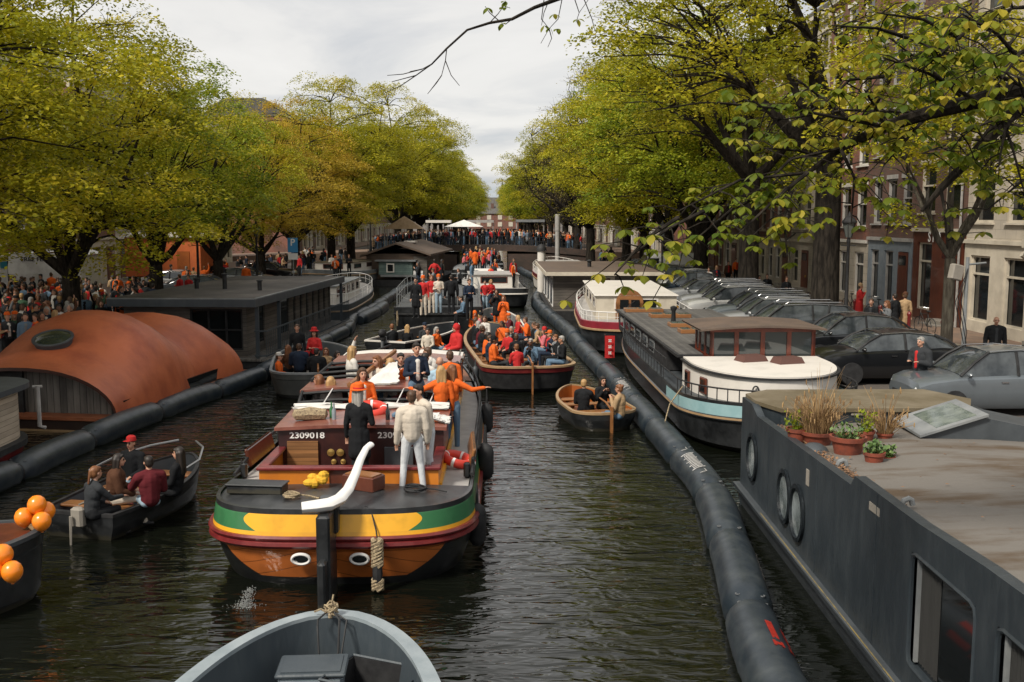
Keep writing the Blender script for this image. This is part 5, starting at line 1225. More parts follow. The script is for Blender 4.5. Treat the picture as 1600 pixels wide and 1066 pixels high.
# skylight ring standing on the roof
sy = 2.2; sx = -.05; sz = roofz(sy, 0) + .02; slp = math.atan((roofz(3, 0) - roofz(1.5, 0)) / 1.5)
b = MB(); b.M = Matrix.Translation((sx, sy, sz)) @ Euler((slp, 0, 0)).to_matrix().to_4x4(); b.lathe([(.52, -.08), (.56, .10), (.60, .115), (.60, .15), (.52, .16), (.5, .12)], (0, 0, 0), 36); sk = b.build('skylight', M['darkgrey'], OH, smooth=True)
b = MB(); b.M = Matrix.Translation((sx, sy, sz)) @ Euler((slp, 0, 0)).to_matrix().to_4x4(); b.lathe([(.51, .14), (.35, .19), (.15, .215), (.001, .22)], (0, 0, 0), 36); b.build('pane', mat('dome glass', (.03, .04, .03), .04, spec=1), sk, smooth=True)
# beige clapboard boat in the left corner
BB = thing('clapboard_houseboat', 'beige clapboard cabin boat with maroon hull and dark flat roof at the left edge', 'houseboat', (-13.0, 15.5, 0))
def rbox(b, x0, x1, y0, y1, z0, z1, r, m=0, flare=0):
    pts = []; 
    for i in range(9): a = math.pi / 2 * i / 8; pts.append((x1 - r + r * math.cos(a), y1 - r + r * math.sin(a)))
    pts += [(x0, y1), (x0, y0), (x1, y0)]
    if not flare: b.prism(pts, z0, z1, m); return
    n = len(pts); top = [(p[0] + flare, p[1] + flare * .5, z1) for p in pts]; b.add([(p[0], p[1], z0) for p in pts] + top, [(i, (i + 1) % n, n + (i + 1) % n, n + i) for i in range(n)] + [tuple(range(n, 2 * n))], m)
b = MB(); rbox(b, -2, 2.2, 0, 8.3, -.4, .55, 1.6, 0, .25); b.build('hull', M['dred'], BB, smooth=True)
b = MB(); rbox(b, -2, 2.50, 0, 8.45, .55, .68, 1.6); rbox(b, -2, 2.4, 0, 8.38, .12, .17, 1.6); b.build('rubbing_strake', M['matblack'], BB)
b = MB(); rbox(b, -2, 2.3, 0, 8.2, .68, 1.78, 1.2); b.build('cabin', M['clapl'], BB)
b = MB(); rbox(b, -2, 2.45, 0, 8.4, 1.78, 1.9, 1.1); b.build('roof', M['darkgrey'], BB)
b = MB(); b.tube([(2.42, 8.0, 1.75), (2.42, 8.0, .8), (2.5, 8.1, .74)], .05, 8); b.tube([(2.3, 8.0, 1.72), (2.5, 8.05, 1.72)], .04, 6); b.build('drainpipe', M['lightgrey'], BB, smooth=True)
# dark clapboard houseboat with veranda
DH = thing('veranda_houseboat', 'dark wooden flat roofed houseboat with grey fascia, posts and a railed veranda', 'houseboat', (-8.65, 36.5, 0), R(-4.3))
b = MB(); b.b2((-5.2, .2, -.5), (.35, 14.2, .45)); b.build('hull', M['matblack'], DH)
b = MB(); b.b2((-5.2, .15, .45), (.45, 14.3, .53)); b.build('deck', M['oldwood'], DH)
b = MB(); W0 = -.45
b.b2((-5, .6, .53), (-2.55, .75, 2.45)); b.b2((-.60, .6, .53), (W0, .75, 2.45)); b.b2((-2.55, .6, 2.30), (-.60, .75, 2.45)); b.b2((-2.55, .6, .53), (-.60, .75, .80))
b.b2((-5, .75, .53), (-4.9, 13.5, 2.45)); b.b2((W0 - .12, .75, .53), (W0, 2.0, 2.45)); b.b2((W0 - .12, 2.8, .53), (W0, 4.6, 2.45)); b.b2((-5, 13.4, .53), (W0, 13.5, 2.45))
for i in range(7): b.b2((W0 - .12, 6.2 + i * 1.05, .53), (W0, 6.2 + i * 1.05 + .62, 2.45))
b.b2((W0 - .12, 2.0, .53), (W0 - .04, 13.4, .9)); b.build('wall', M['clap'], DH)
b = MB()
for x in (-2.55, -1.9, -1.25, -.66): b.b2((x, .62, .8), (x + .06, .70, 2.3))
for z in (.8, 1.5, 2.24): b.b2((-2.55, .63, z), (-.6, .69, z + .06))
wf = b.build('window', M['matblack'], DH); b = MB(); b.b2((-2.5, .70, .83), (-.62, .72, 2.28)); b.build('pane', M['glass'], wf)
b = MB(); b.b2((-2.5, .725, 2.02), (-.62, .735, 2.26)); b.build('blind', M['cream'], wf)
b = MB(); b.b2((W0 - .08, 2.0, .9), (W0 - .05, 13.4, 2.42)); b.build('side_glazing', M['glass'], DH)
b = MB(); b.b2((-5.3, -.1, 2.43), (.12, 14.2, 2.70)); b.build('fascia', M['bluegrey'], DH)
b = MB(); b.b2((-5.22, 0.0, 2.70), (.02, 14.1, 2.73)); b.build('roof', M['felt'], DH)
b = MB(); b.b2((-5.3, -.1, 2.701), (.12, -.02, 2.745)); b.b2((.04, -.02, 2.701), (.12, 14.2, 2.745)); b.build('roof_trim', M['grey'], DH)
for y in (.35, 3.1, 13.8): b = MB(); b.b2((-.06, y, .53), (.06, y + .12, 2.43)); b.build('post', M['bluegrey'], DH)
b = MB()
for z in (1.52, .62): b.b2((.36, .2, z), (.40, 13.9, z + .05))
for i in range(60): b.b2((.365, .22 + i * .23, .66), (.385, .24 + i * .23, 1.52))
for z in (1.52, .62): b.b2((-.06, .2, z), (.36, .24, z + .05))
b.build('railing', M['bluegrey'], DH)
for i, (x, y, h_) in enumerate(((-3.9, 5.0, .42), (-2.7, 4.9, .62), (-1.05, 4.2, .40))):
    b = MB(); b.lathe([(.09, 0), (.09, h_ * .9), (.13, h_ * .9), (.13, h_), (.02, h_ + .03)], (x, y, 2.73), 10); b.build('flue', M['matblack'], DH, smooth=True)

def cabin_boat(name, label, L, B, loc, rz, hullm, z0, z1, cab, deckm='lightgrey', band=None, bow=(2.2, 1.7), stern=(2.6, 2.0, 1.5), fz=None, rail=None, cat='boat', rimm='tan', group=None):
    """decked boat; cab = list of (x half width, y0, y1, height, wall mat, roof mat, windows per side)"""
    t = thing(name, label, cat, loc, rz, group); out = outline(L, B, bow, stern, n=16)
    sh = lambda u: z0 + (z1 - z0) * max(0, (u - .3) / .7) ** 2 + .12 * max(0, (.25 - u) / .25) ** 2
    b = MB(); shell(b, out, [(('s', .0), .98, .995, 0), (('s', -.02), 1, 1, 1), (('s', -.30), 1, 1, 1), (('s', -.32), 1.015, 1.004, 2), (('s', -.38), 1.015, 1.004, 2), (('s', -.40), .99, .998, 0), (.1, .93, .98, 0), (-.5, .6, .9, 0)], L, sh)
    b.build('hull', [hullm, band or hullm, M[rimm]], t, smooth=True)
    b = MB(); strip(b, out, .05, L - .05, lambda y: sh(y / L) - .06, n=24, inset=.04); b.build('deck', M[deckm], t)
    for hw, y0, y1, h_, wm, rm, nw in cab:
        zb = sh((y0 + y1) / 2 / L) - .15; zt = zb + h_; b = MB(); b.b2((-hw, y0, zb), (hw, y1, zt - .06)); cb = b.build('cabin', M[wm], t)
        b = MB(); b.b2((-hw - .08, y0 - .1, zt - .06), (hw + .08, y1 + .1, zt), bev=.02); b.build('roof', M[rm], t)
        for k in range(nw):
            yc = y0 + (y1 - y0) * (k + .5) / nw; wl = (y1 - y0) / nw * .55
            for s in (-1, 1):
                b = MB(); b.b2((s * hw, yc - wl / 2, zt - .16 - h_ * .4), (s * (hw + .02), yc + wl / 2, zt - .16)); wf = b.build('window', M['white'] if wm != 'white' else M['mahog'], t)
                b = MB(); b.b2((s * (hw + .02), yc - wl / 2 + .05, zt - .11 - h_ * .4), (s * (hw + .025), yc + wl / 2 - .05, zt - .21)); b.build('pane', M['glass'], wf)
        for s, yy in ((-1, y0), (1, y1)):
            b = MB(); b.b2((-hw * .55, yy, zt - .16 - h_ * .42), (hw * .55, yy + s * .02, zt - .16)); wf = b.build('window', M['white'] if wm != 'white' else M['mahog'], t)
            b = MB(); b.b2((-hw * .5, yy + s * .02, zt - .11 - h_ * .42), (hw * .5, yy + s * .025, zt - .21)); b.build('pane', M['glass'], wf)
    if rail:
        b = MB(); h_, m_ = rail; pts = [(x * .97, y if y > .3 else y + .05, sh(y / L) + h_) for x, y in out]; 
        b.tube(pts, .022, 5, closed=True); b.tube([(p[0], p[1], p[2] - h_ * .5) for p in pts], .012, 4, closed=True)
        for i in range(0, len(pts), 2): b.tube([(pts[i][0], pts[i][1], pts[i][2] - h_), pts[i]], .016, 4)
        b.build('railing', M[m_], t)
    return t, out, sh
cabin_boat('motor_yacht', 'white glazed cabin boat with a grey hull moored beyond the veranda houseboat', 18, 4.5, (-9.9, 51.5, 0), R(-1), M['darkgrey'], 1.1, 1.35, [(1.6, 1.5, 9.5, 1.15, 'white', 'grey', 5), (1.2, 10.5, 12.5, .7, 'white', 'white', 1)], rail=(.55, 'cleanwhite'))
cabin_boat('old_barge', 'old grey barge with bushes on deck and white canvas side, bow towards the camera', 13, 4.0, (-11.2, 89, 0), R(168), M['grey'], 1.35, 1.8, [(1.5, 2, 8, .9, 'white', 'moss', 2)], rimm='tan')
t = thing('gabled_houseboat', 'rustic brown and green shed houseboat with low gabled roof near the bridge', 'houseboat', (-8.3, 84.5, 0), R(-5))
b = MB(); b.b2((-3, 0, -.4), (3.2, 15, .5)); b.build('hull', M['matblack'], t)
b = MB(); b.b2((-2.6, 1.0, .5), (2.2, 14, 2.6)); b.build('wall', M['feltb'], t)
b = MB(); b.b2((-1.4, .2, .9), (1.4, 1.0, 2.0)); b.build('front_room', M['clapg'], t)
b = MB(); b.b2((1.4, .9, .5), (2.5, 8.0, 2.4)); b.build('side_room', M['clap'], t)
b = MB(); b.b2((-.75, .12, 1.1), (-.1, .2, 1.85)); wf = b.build('window', M['white'], t); b = MB(); b.b2((-.65, .10, 1.2), (-.2, .12, 1.75)); b.build('pane', M['glass'], wf)
b = MB(); b.b2((-1.7, 0, 2.0), (1.7, 1.0, 2.12)); b.b2((-1.2, -.2, .75), (1.8, .2, .9)); b.build('awning', M['grey'], t)
b = MB(); P3(b, [(-3.0, 2.5), (0, 3.55), (2.9, 2.6), (2.9, 2.45), (0, 3.4), (-3.0, 2.35)], .4, 14.6); b.build('roof', M['feltb'], t)
b = MB(); b.box((1.9, .1, .95), (.8, .05, .6)); b.build('notice_board', M['cleanwhite'], t)
b = MB(); b.box((.3, 6, 3.5), (1.0, 1.2, .12)); b.build('skylight', M['white'], t)
t = thing('small_houseboat', 'small brown houseboat with pale window frames tied up just before the bridge', 'houseboat', (-6.9, 100, 0))
b = MB(); b.b2((-1.8, 0, -.4), (1.5, 8, .6)); b.build('hull', M['matblack'], t); b = MB(); b.b2((-1.6, .3, .6), (1.2, 7.5, 2.4)); b.build('wall', M['feltb'], t)
b = MB(); P3(b, [(-1.9, 2.35), (-.2, 3.0), (1.6, 2.35), (1.6, 2.2), (-1.9, 2.2)], 0, 7.9); b.build('roof', M['felt'], t)
for x in (-.9, .2): b = MB(); b.b2((x, .24, .9), (x + .75, .3, 2.1)); wf = b.build('window', M['white'], t); b = MB(); b.b2((x + .1, .22, 1.0), (x + .65, .24, 2.0)); b.build('pane', M['glass'], wf)

# ---------------------------------------------------------------- right bank boats
t, out, sh = None, None, None
WB = thing('wheelhouse_barge', 'long black barge with brown glazed wheelhouse and white rounded stern cabin', 'barge', (6.95, 23.3, 0), R(.3))
WL, WBm = 20.5, 4.6; out = outline(WL, WBm, (2.6, 2.0), (2.3, 2.0, 2.9), n=24)
sh = lambda u: 1.12 + .14 * max(0, (.25 - u) / .25) ** 2 + .5 * max(0, (u - .6) / .4) ** 2
def wcol(i, c, m):
    return 1 if (m == 1 and c[1] < 4.3) else (0 if m == 1 else m)
b = MB(); shell(b, out, [(('s', .03), .98, .995, 0), (('s', .03), 1, 1, 0), (('s', -.05), 1, 1, 0), (('s', -.07), 1, 1, 1), (('s', -.33), 1.0, 1, 1), (('s', -.35), 1.012, 1.003, 0), (('s', -.40), 1.015, 1.003, 2), (('s', -.43), 1.012, 1.003, 0), (('s', -.46), .99, .998, 0), (.15, .95, .985, 0), (-.5, .6, .9, 0)], WL, sh, wcol)
b.build('hull', [M['black'], M['ltblue'], M['tan']], WB, smooth=True)
b = MB(); strip(b, out, .05, WL - .05, lambda y: sh(y / WL) - .05, n=24, inset=.05); b.build('deck', M['darkgrey'], WB)
# white stern cabin with a rounded plan
b = MB(); pts = [(x * .80, max(y, .0) * .95 + .62) for x, y in out if y < 2.95]; 
ring = [(x, y) for x, y in pts if x >= 0]; ring = sorted(ring, key=lambda p: p[1]); sc = [(x, y) for x, y in ring] + [(1.84, 4.3)]
poly = sc + [(-x, y) for x, y in reversed(sc)]
b.prism(poly, 1.0, 1.76); b.build('stern_cabin', M['white'], WB, smooth=True)
b = MB(); big = [(x * 1.04, y - .06 if y < 3 else y) for x, y in poly]; b.prism(big, 1.76, 1.80); b.build('cabin_trim', M['matblack'], WB)
b = MB(); b.prism([(x * .995, y) for x, y in poly], 1.80, 1.84); b.build('cabin_roof', M['white'], WB, smooth=True)
for a, yy, hh in ((-1.62, 2.2, .42), (-1.80, 3.4, .45)):
    b = MB(); b.M = Matrix.Translation((a - .08, yy, 1.38)) @ Euler((0, 0, .18 if yy < 3 else .05)).to_matrix().to_4x4(); b.box((0, 0, 0), (.06, .42, hh), bev=.02); wf = b.build('window', M['mahog'], WB)
    b = MB(); b.M = Matrix.Translation((a - .08, yy, 1.38)) @ Euler((0, 0, .18 if yy < 3 else .05)).to_matrix().to_4x4(); b.box((-.03, 0, 0), (.02, .26, hh - .12)); b.build('pane', M['glass'], wf)
b = MB(); b.tube([(-.75 + .07 * math.cos(a), .735 + .0, 1.5 + .1 * math.sin(a)) for a in np.linspace(0, 6.28, 16, endpoint=False)], .02, 5, closed=True); b.build('porthole', M['matblack'], WB)
for i, (x, y) in enumerate(((-.2, 3.4), (.65, 3.0))): b = MB(); b.box((x, y, 1.92), (.75, .5, .16), rz=.3, top=.8); b.build('hatch', mat('faded brown hatch', (.10, .045, .035), .6), WB)
b = MB()
for z, r_ in ((.32, .022),): 
    pts = [(x * .965, y + .05, sh(y / WL) + z) for x, y in out if y < 6.5]; k = next(i for i in range(len(pts)) if pts[i][0] < 0)
    pts = pts[k:] + pts[:k]; b.tube(pts, r_, 5)
    for p in pts[::2]: b.tube([(p[0], p[1], p[2] - z), p], .016, 4)
b.build('stern_rail', M['matblack'], WB)
# wheelhouse
b = MB(); x0, x1, y0, y1, zb, zt = -1.05, 1.85, 4.5, 6.6, 1.42, 2.58
b.b2((x0, y0, zb), (x1, y1, zb + .38)); b.b2((x0, y0, zt - .10), (x1, y1, zt))
xs = np.linspace(x0, x1, 5)
for x in xs: b.b2((max(x - .06, x0), y0, zb + .38), (min(x + .06, x1), y0 + .1, zt - .1)); b.b2((max(x - .06, x0), y1 - .1, zb + .38), (min(x + .06, x1), y1, zt - .1))
for y in (y0, y0 + .75, y0 + 1.5): 
    for x in (x0, x1 - .1): b.b2((x, y, zb + .38), (x + .1, y + .1, zt - .1))
wh = b.build('wheelhouse', mat('red mahogany', (.17, .035, .016), .35, col2=(.10, .024, .012), scale=4, stretch=(1, 1, .4), coat=.4, bump=.08), WB)
b = MB(); 
for i in range(4): b.b2((xs[i] + .06, y0 + .04, zb + .4), (xs[i + 1] - .06, y0 + .055, zt - .1))
b.b2((x0 + .03, y0 + .1, zb + .4), (x0 + .045, y1 - .1, zt - .1)); b.build('glazing', mat('clear window', (.05, .06, .06), .04, spec=1), wh)
b = MB(); rows = [[(x, y, zt + .01 + .09 * (1 - ((x - .4) / 1.75) ** 2) + dz) for x in np.linspace(x0 - .35, x1 + .2, 9)] for y, dz in ((y0 - .35, -.05), (y0 - .35, 0), (y1 + .3, 0), (y1 + .3, -.05))]
b.grid(rows); b.grid([[(p[0], p[1], p[2] - .05) for p in r] for r in rows[1:3]], flip=True); b.build('wheelhouse_roof', M['feltb'], WB)
b = MB(); b.b2((-1.2, 4.4, 1.0), (1.9, 6.7, 1.42)); b.build('wheelhouse_base', M['matblack'], WB)
b = MB(); b.b2((-1.85, 6.7, 1.1), (1.85, 18.3, 1.83)); b.b2((-1.98, 4.4, 1.80), (-1.25, 6.7, 1.87)); b.b2((-1.98, 6.7, 1.83), (1.95, 18.4, 1.87)); b.build('long_cabin', M['matblack'], WB)
b = MB(); b.b2((-1.9, 6.75, 1.87), (1.9, 18.3, 1.885)); b.b2((-1.9, 4.5, 1.87), (-1.25, 6.75, 1.885)); b.build('long_cabin_roof', mat('grey decking', (.085, .08, .075), .75, col2=(.12, .115, .105), scale=2, plank=(0, .14, .6)), WB)
for k in range(6): b = MB(); b.b2((-1.88, 9 + k * 1.5, 1.3), (-1.85, 9.9 + k * 1.5, 1.68)); wf = b.build('window', M['grey'], WB); b = MB(); b.b2((-1.89, 9.06 + k * 1.5, 1.35), (-1.881, 9.84 + k * 1.5, 1.63)); b.build('pane', M['glass'], wf)
for k, (x, y, w_) in enumerate(((-1.0, 17.2, 1.5), (-.35, 14.9, 1.5), (-.1, 11.6, 1.7), (-.4, 9.7, 1.1))):
    b = MB(); b.box((x, y, 1.95), (w_, .7, .13), bev=.01); hh = b.build('hatch', M['wood'], WB)
    b = MB()
    for q in range(3): b.box((x - w_ / 3 + q * w_ / 3, y, 2.025), (w_ / 3 - .1, .5, .015))
    b.build('pane', M['sglass'], hh)
b = MB(); b.lathe([(.09, 0), (.07, .4), (.12, .48), (.12, .56), (.02, .6)], (-.55, 13.0, 1.88), 10); b.build('chimney', M['matblack'], WB, smooth=True)
b = MB()
for y in np.arange(5.0, 19.0, .55):
    x = -(half_beam(out, y) - .06); z = sh(y / WL); b.tube([(x, y, z), (x, y, z + .62)], .013, 4)
for h_ in (.62, .33): b.tube([(-(half_beam(out, y) - .06), y, sh(y / WL) + h_) for y in np.linspace(4.6, 19.4, 28)], .016, 5)
b.build('side_railing', M['matblack'], WB)
b = MB(); b.tube([(-2.15, 2.6, 1.3), (-2.55, 2.2, .9), (-2.75, 1.9, .35)], .018, 5); b.build('mooring_line', M['rope'], WB)
tag(text_part('flag', ' ', .1, M['red'], None, (0, 0, -5), (0, 0, 0)), None) if False else None
t = thing('red_flag', 'dark red flag with three white crosses hanging over the water behind the black barge', 'flag', at(945, 527, 1.35)); b = MB(); b.tube([(0, 0, .1), (.35, .3, -.25)], .02, 5); b.build('staff', M['mahog'], t)
b = MB(); b.grid([[(x, .05 * math.sin(x * 9 + z * 3), z) for z in (.05, -.25, -.5, -.75)] for x in (0, .12, .24, .36)]); b.grid([[(x, .05 * math.sin(x * 9 + z * 3), z) for z in (.05, -.25, -.5, -.75)] for x in (0, .12, .24, .36)], flip=True); fl = b.build('cloth', CLOM['red'], t, smooth=True)
b = MB()
for z in (-.12, -.34, -.56):
    for r_ in (.78, -.78): b.box((.18, -.07, z), (.13, .01, .035), ry=r_)
b.build('cross_emblem', M['cleanwhite'], fl)
RB, ro, rs_ = cabin_boat('red_hulled_boat', 'houseboat with a crimson hull, pale plastered cabin and white rails', 17, 4.9, (6.0, 41.2, 0), R(-2), M['black'], 1.25, 1.75, [(1.75, 3.2, 13.5, 1.12, 'cream', 'white', 4)], band=M['crimson'], rail=(.4, 'cleanwhite'), rimm='tan', stern=(2.4, 2.0, 3.2))
b = MB(); b.b2((-.9, 3.1, 1.05), (.3, 3.19, 1.9)); b.lathe([(.6, -.04), (.6, .04)], (-.3, 3.14, 1.9), 20, axis='y'); b.build('arched_door', M['wood'], RB); b = MB(); b.b2((-.72, 3.06, 1.15), (-.36, 3.095, 2.05)); b.b2((-.24, 3.06, 1.15), (.12, 3.095, 2.05)); b.build('door_pane', M['glass'], RB)
CH = thing('clapboard_houseboat', 'dark grey clapboard houseboat with brown flat roof and white window frames on the right', 'houseboat', (3.05, 56.0, 0))
b = MB(); b.b2((-.1, -.2, -.4), (6, 14, .5)); b.build('hull', M['matblack'], CH); b = MB(); b.b2((.1, 0, .5), (5.8, 13.5, 2.5)); b.build('wall', M['clap'], CH)
b = MB(); b.b2((-.35, -.5, 2.5), (6.1, 14, 2.64)); b.build('roof', M['feltb'], CH); b = MB(); b.b2((-.38, -.54, 2.46), (6.12, -.48, 2.66)); b.b2((-.38, -.48, 2.46), (-.32, 14, 2.66)); b.build('roof_trim', M['cream'], CH)
b = MB(); b.b2((2.35, -.05, 1.3), (3.45, .0, 2.4)); wf = b.build('window', M['cream'], CH); b = MB(); b.b2((2.6, -.08, 1.5), (3.2, -.05, 2.3)); b.build('pane', M['mahog'], wf)
for k in range(4): b = MB(); b.b2((.06, .4 + k * 3.2, .7), (.1, 2.2 + k * 3.2, 2.4)); wf = b.build('window', M['cleanwhite'], CH); b = MB(); b.b2((.03, .6 + k * 3.2, .85), (.06, 2.0 + k * 3.2, 2.25)); b.build('pane', M['glass'], wf)
b = MB(); b.lathe([(.12, 0), (.12, .3), (.2, .35), (.02, .45)], (2.6, 6, 2.64), 10); b.build('flue', M['matblack'], CH)
cabin_boat('white_cruiser', 'white and maroon boat moored at the bridge end of the right bank, crowd behind it', 14, 4.4, (5.4, 76, 0), R(2), M['white'], 1.3, 1.7, [(1.5, 2, 8, 1.0, 'white', 'lightgrey', 2)], band=M['dred'], rail=(.5, 'white'))
t = thing('mooring_post', 'tall white painted mooring post with a black domed cap', 'post', (atY(846, 400, 71).x, 71, 0)); b = MB(); b.lathe([(.28, -1), (.28, 3.3), (.24, 3.32)], (0, 0, 0), 14); b.build('post', M['white'], t, smooth=True); b = MB(); b.lathe([(.36, 3.3), (.34, 3.5), (.2, 3.72), (.02, 3.8)], (0, 0, 0), 14); b.build('cap', M['matblack'], t, smooth=True)

# ---------------------------------------------------------------- boats under way
boats = {}
boats['near'] = open_boat('rowing_boat', 'empty blue grey steel boat with a rope coil at its bow, nearest the camera', 6.0, 3.05, (-1.95, 5.85, 0), 0, .78, .92, M['bluegrey'], M['grey'] if False else mat('pale grey gunwale', (.22, .26, .28), .45, col2=(.30, .34, .36), scale=2, bump=.08), M['bluegrey'], M['darkgrey'], bow=(2.1, 1.85), tw=.85, rimw=.17, fz=.1)
# rope coil, boxes in the nearest boat
nb = boats['near'][0]; nw_ = local(nb)
t = thing('rope_coil', 'tangled pale and black mooring ropes knotted round the bow cleat of the nearest boat', 'rope', nw_(0, 5.78, .93)); b = MB()
rr = random.Random(3)
b.box((0, 0, .03), (.05, .16, .07), bev=.015)
for k in range(5): b.tube([(.07 * math.cos(a + k) + rr.uniform(-.01, .01), .05 * math.sin(a + k), .06 + .02 * k + .03 * math.sin(2 * a)) for a in np.linspace(0, 5.8, 14)], .013, 6)
b.tube([(0, 0, .12), (.02, -.02, .2), (.03, 0, .27)], .012, 5); b.tube([(-.05, -.02, .06), (-.12, 0, .09), (-.2, .02, .05)], .013, 5); b.build('coil', M['rope'], t, smooth=True)
b = MB(); b.tube([(-.06, -.05, .06), (-.14, -.1, .0), (-.12, -.25, -.02), (-.08, -.42, -.3), (-.06, -.45, -.6)], .012, 5); b.tube([(.05, -.05, .06), (.12, -.15, .02), (.14, -.4, -.25), (.10, -.45, -.6)], .014, 5); b.tube([(.07, -.05, .05), (.2, -.12, .0), (.17, -.4, -.3)], .012, 5); b.build('loose_end', M['matblack'], t, smooth=True)
t = thing('storage_box', 'translucent grey plastic storage box with red things inside, lidded, in the nearest boat', 'box', nw_(-.08, 4.98, .22), .05); b = MB(); b.box((0, 0, .22), (.66, .46, .44), bev=.03, top=1.06); b.build('box', M['plastic'], t); b = MB(); b.box((0, 0, .46), (.76, .54, .045), bev=.015); b.box((0, 0, .488), (.64, .42, .012)); b.build('lid', M['bluegrey'], t); b = MB(); b.box((.18, -.245, .2), (.2, .01, .16), bev=.004); b.build('red_content', M['red'], t)
t = thing('black_crate', 'large open black plastic crate with pale rim beside the storage box', 'crate', nw_(.62, 4.75, .24), -.42); b = MB()
for s in (-1, 1): b.box((s * .46, 0, .22), (.02, .66, .44)); b.box((0, s * .33, .22), (.9, .02, .44))
b.box((0, 0, .02), (.9, .64, .03)); b.build('crate', M['matblack'], t); b = MB()
b.tube([(-.47, -.34, .45), (.47, -.34, .45), (.47, .34, .45), (-.47, .34, .45)], .018, 5, closed=True); b.build('rim', M['bluegrey'], t)

boats['five'] = open_boat('small_motorboat', 'small black open motorboat with five seated people, a white rail and striped cloths', 3.7, 1.75, (-7.35, 17.5, 0), R(-15), .48, .72, M['black'], M['matblack'], M['darkgrey'], M['dred'], engine=None, benches=(.7, 1.9, 3.1), tw=.85)
t = boats['five'][0]; b = MB(); b.tube([(.86, 1.6, .55), (.95, 1.7, .82), (.93, 2.5, .9), (.6, 3.2, .98), (.2, 3.6, 1.0)], .022, 6); b.tube([(-.86, 1.6, .55), (-.95, 1.7, .78), (-.93, 2.5, .86), (-.6, 3.2, .95), (-.2, 3.6, 1.0)], .022, 6); b.build('rail', M['alu'], t, smooth=True)
b = MB(); b.box((.15, -.12, .45), (.24, .16, .36), bev=.04); b.tube([(.1, -.25, .5), (.1, -.28, 0), (.02, -.3, -.2)], [.03, .02, .015], 5); b.tube([(0, .1, .6), (.3, .7, .75)], .018, 5); b.build('outboard_motor', M['stone'], t)
boats['orangeb'] = open_boat('party_boat', 'dark sloop decorated with orange balloons poking in at the left edge, cream seats inside', 7.0, 2.5, (-12.5, 11.0, 0), R(-55), .85, 1.05, M['black'], M['darkgrey'], M['tan'], M['wood'], benches=(3.0, 4.6), bow=(2.2, 1.9), rimw=.10)
t, o_, s_ = boats['orangeb']; b = MB(); strip(b, o_, 5.4, 6.75, lambda y: s_(y / 7) + .005, n=6, inset=.14); b.build('foredeck', M['mahog'], t)
boats['grey'] = open_boat('grey_sloop', 'dark grey steel sloop packed with people in black and orange, left of the barge', 7.0, 3.0, (-5.5, 31.4, 0), R(10), .82, 1.0, mat('grey steel hull', (.06, .064, .062), .5, col2=(.10, .105, .10), scale=2, bump=.1), M['grey'], M['darkgrey'], M['oldwood'], benches=(1.0, 2.6, 4.2, 5.6), stern=(2.8, 2.0, 1.0), engine='rudder', fenders=((-1.35, 1.0, .55),))
boats['black'] = open_boat('black_sloop', 'black rubber edged sloop with white gunwale and grey outboard, people aboard', 6.2, 2.3, (-4.4, 40.2, 0), R(-24), .75, .95, M['black'], M['white'], M['darkgrey'], M['oldwood'], benches=(1.2, 2.8, 4.4), engine='outboard')
boats['crowd'] = open_boat('crowded_sloop', 'long dark red sloop with cream rubbing rail, crowded with seated people in orange and black', 12.5, 3.15, (1.15, 32.4, 0), R(7), .85, 1.05, M['matblack'], M['tan'], M['darkgrey'], M['wood'], band=M['dred'], benches=(1.2, 3.0, 4.8, 6.6, 8.4, 10.0), stern=(3.2, 2.2, 1.0), rimw=.1, engine='rudder', fenders=((-1.7, 1.2, .5),))
boats['three'] = open_boat('small_rowing_boat', 'small dark boat with orange lining and cream rim carrying three people', 3.7, 1.8, (3.0, 26.4, 0), R(12), .50, .68, M['black'], M['tan'], M['dorange'], M['mahog'], benches=(.7, 1.9, 2.7), engine='rudder', stern=(2.6, 2.0, .7))
boats['girls'] = open_boat('white_rimmed_sloop', 'narrow sloop with pale rim where people in red and orange coats stand', 8.5, 2.3, (.25, 44.6, 0), R(3), .7, .95, M['darkgrey'], M['white'], M['grey'], M['lightgrey'], benches=(1.2, 3.0, 6.0), engine=None, stern=(2.6, 2.0, .8))
# dark barge with flat stern in the middle of the channel
BG, bo_, bs_ = cabin_boat('dark_barge', 'big black flat sterned barge with rope fenders and people standing on its deck', 17, 4.2, (-2.7, 47.6, 0), R(2), M['black'], 1.35, 1.6, [], deckm='tar', stern=(5, 3, .8), rimm='matblack')
for x in (-1.9, 1.5, 1.95): b = MB(); b.tube([(x, -.12, 1.3), (x + .02, -.16, .9), (x, -.12, .6)], [.03, .06, .04], 6); b.build('rope_fender', M['rope'], BG)
b = MB()
for x in np.linspace(-1.8, 1.8, 5): b.tube([(x, .3, 1.35), (x, .3, 2.05)], .02, 5)
for x0, x1 in zip(np.linspace(-1.8, 1.8, 5), np.linspace(-1.8, 1.8, 5)[1:]): b.tube([(x0 + (x1 - x0) * u, .3, 2.05 - .25 * math.sin(u * math.pi)) for u in np.linspace(0, 1, 7)], .016, 4)
for s in (-1, 1):
    for z in (.9, .5): b.tube([(s * (half_beam(bo_, y) - .1), y, 1.35 + z) for y in np.linspace(.4, 15, 14)], .016, 4)
    for y in np.linspace(.4, 15, 10): b.tube([(s * (half_beam(bo_, y) - .1), y, 1.3), (s * (half_beam(bo_, y) - .1), y, 2.25)], .018, 4)
b.build('railing', M['grey'], BG)
b = MB(); b.b2((-.8, 3.0, 1.3), (1.2, 9.5, 1.75), bev=.05); b.build('hatch', M['tar'], BG)
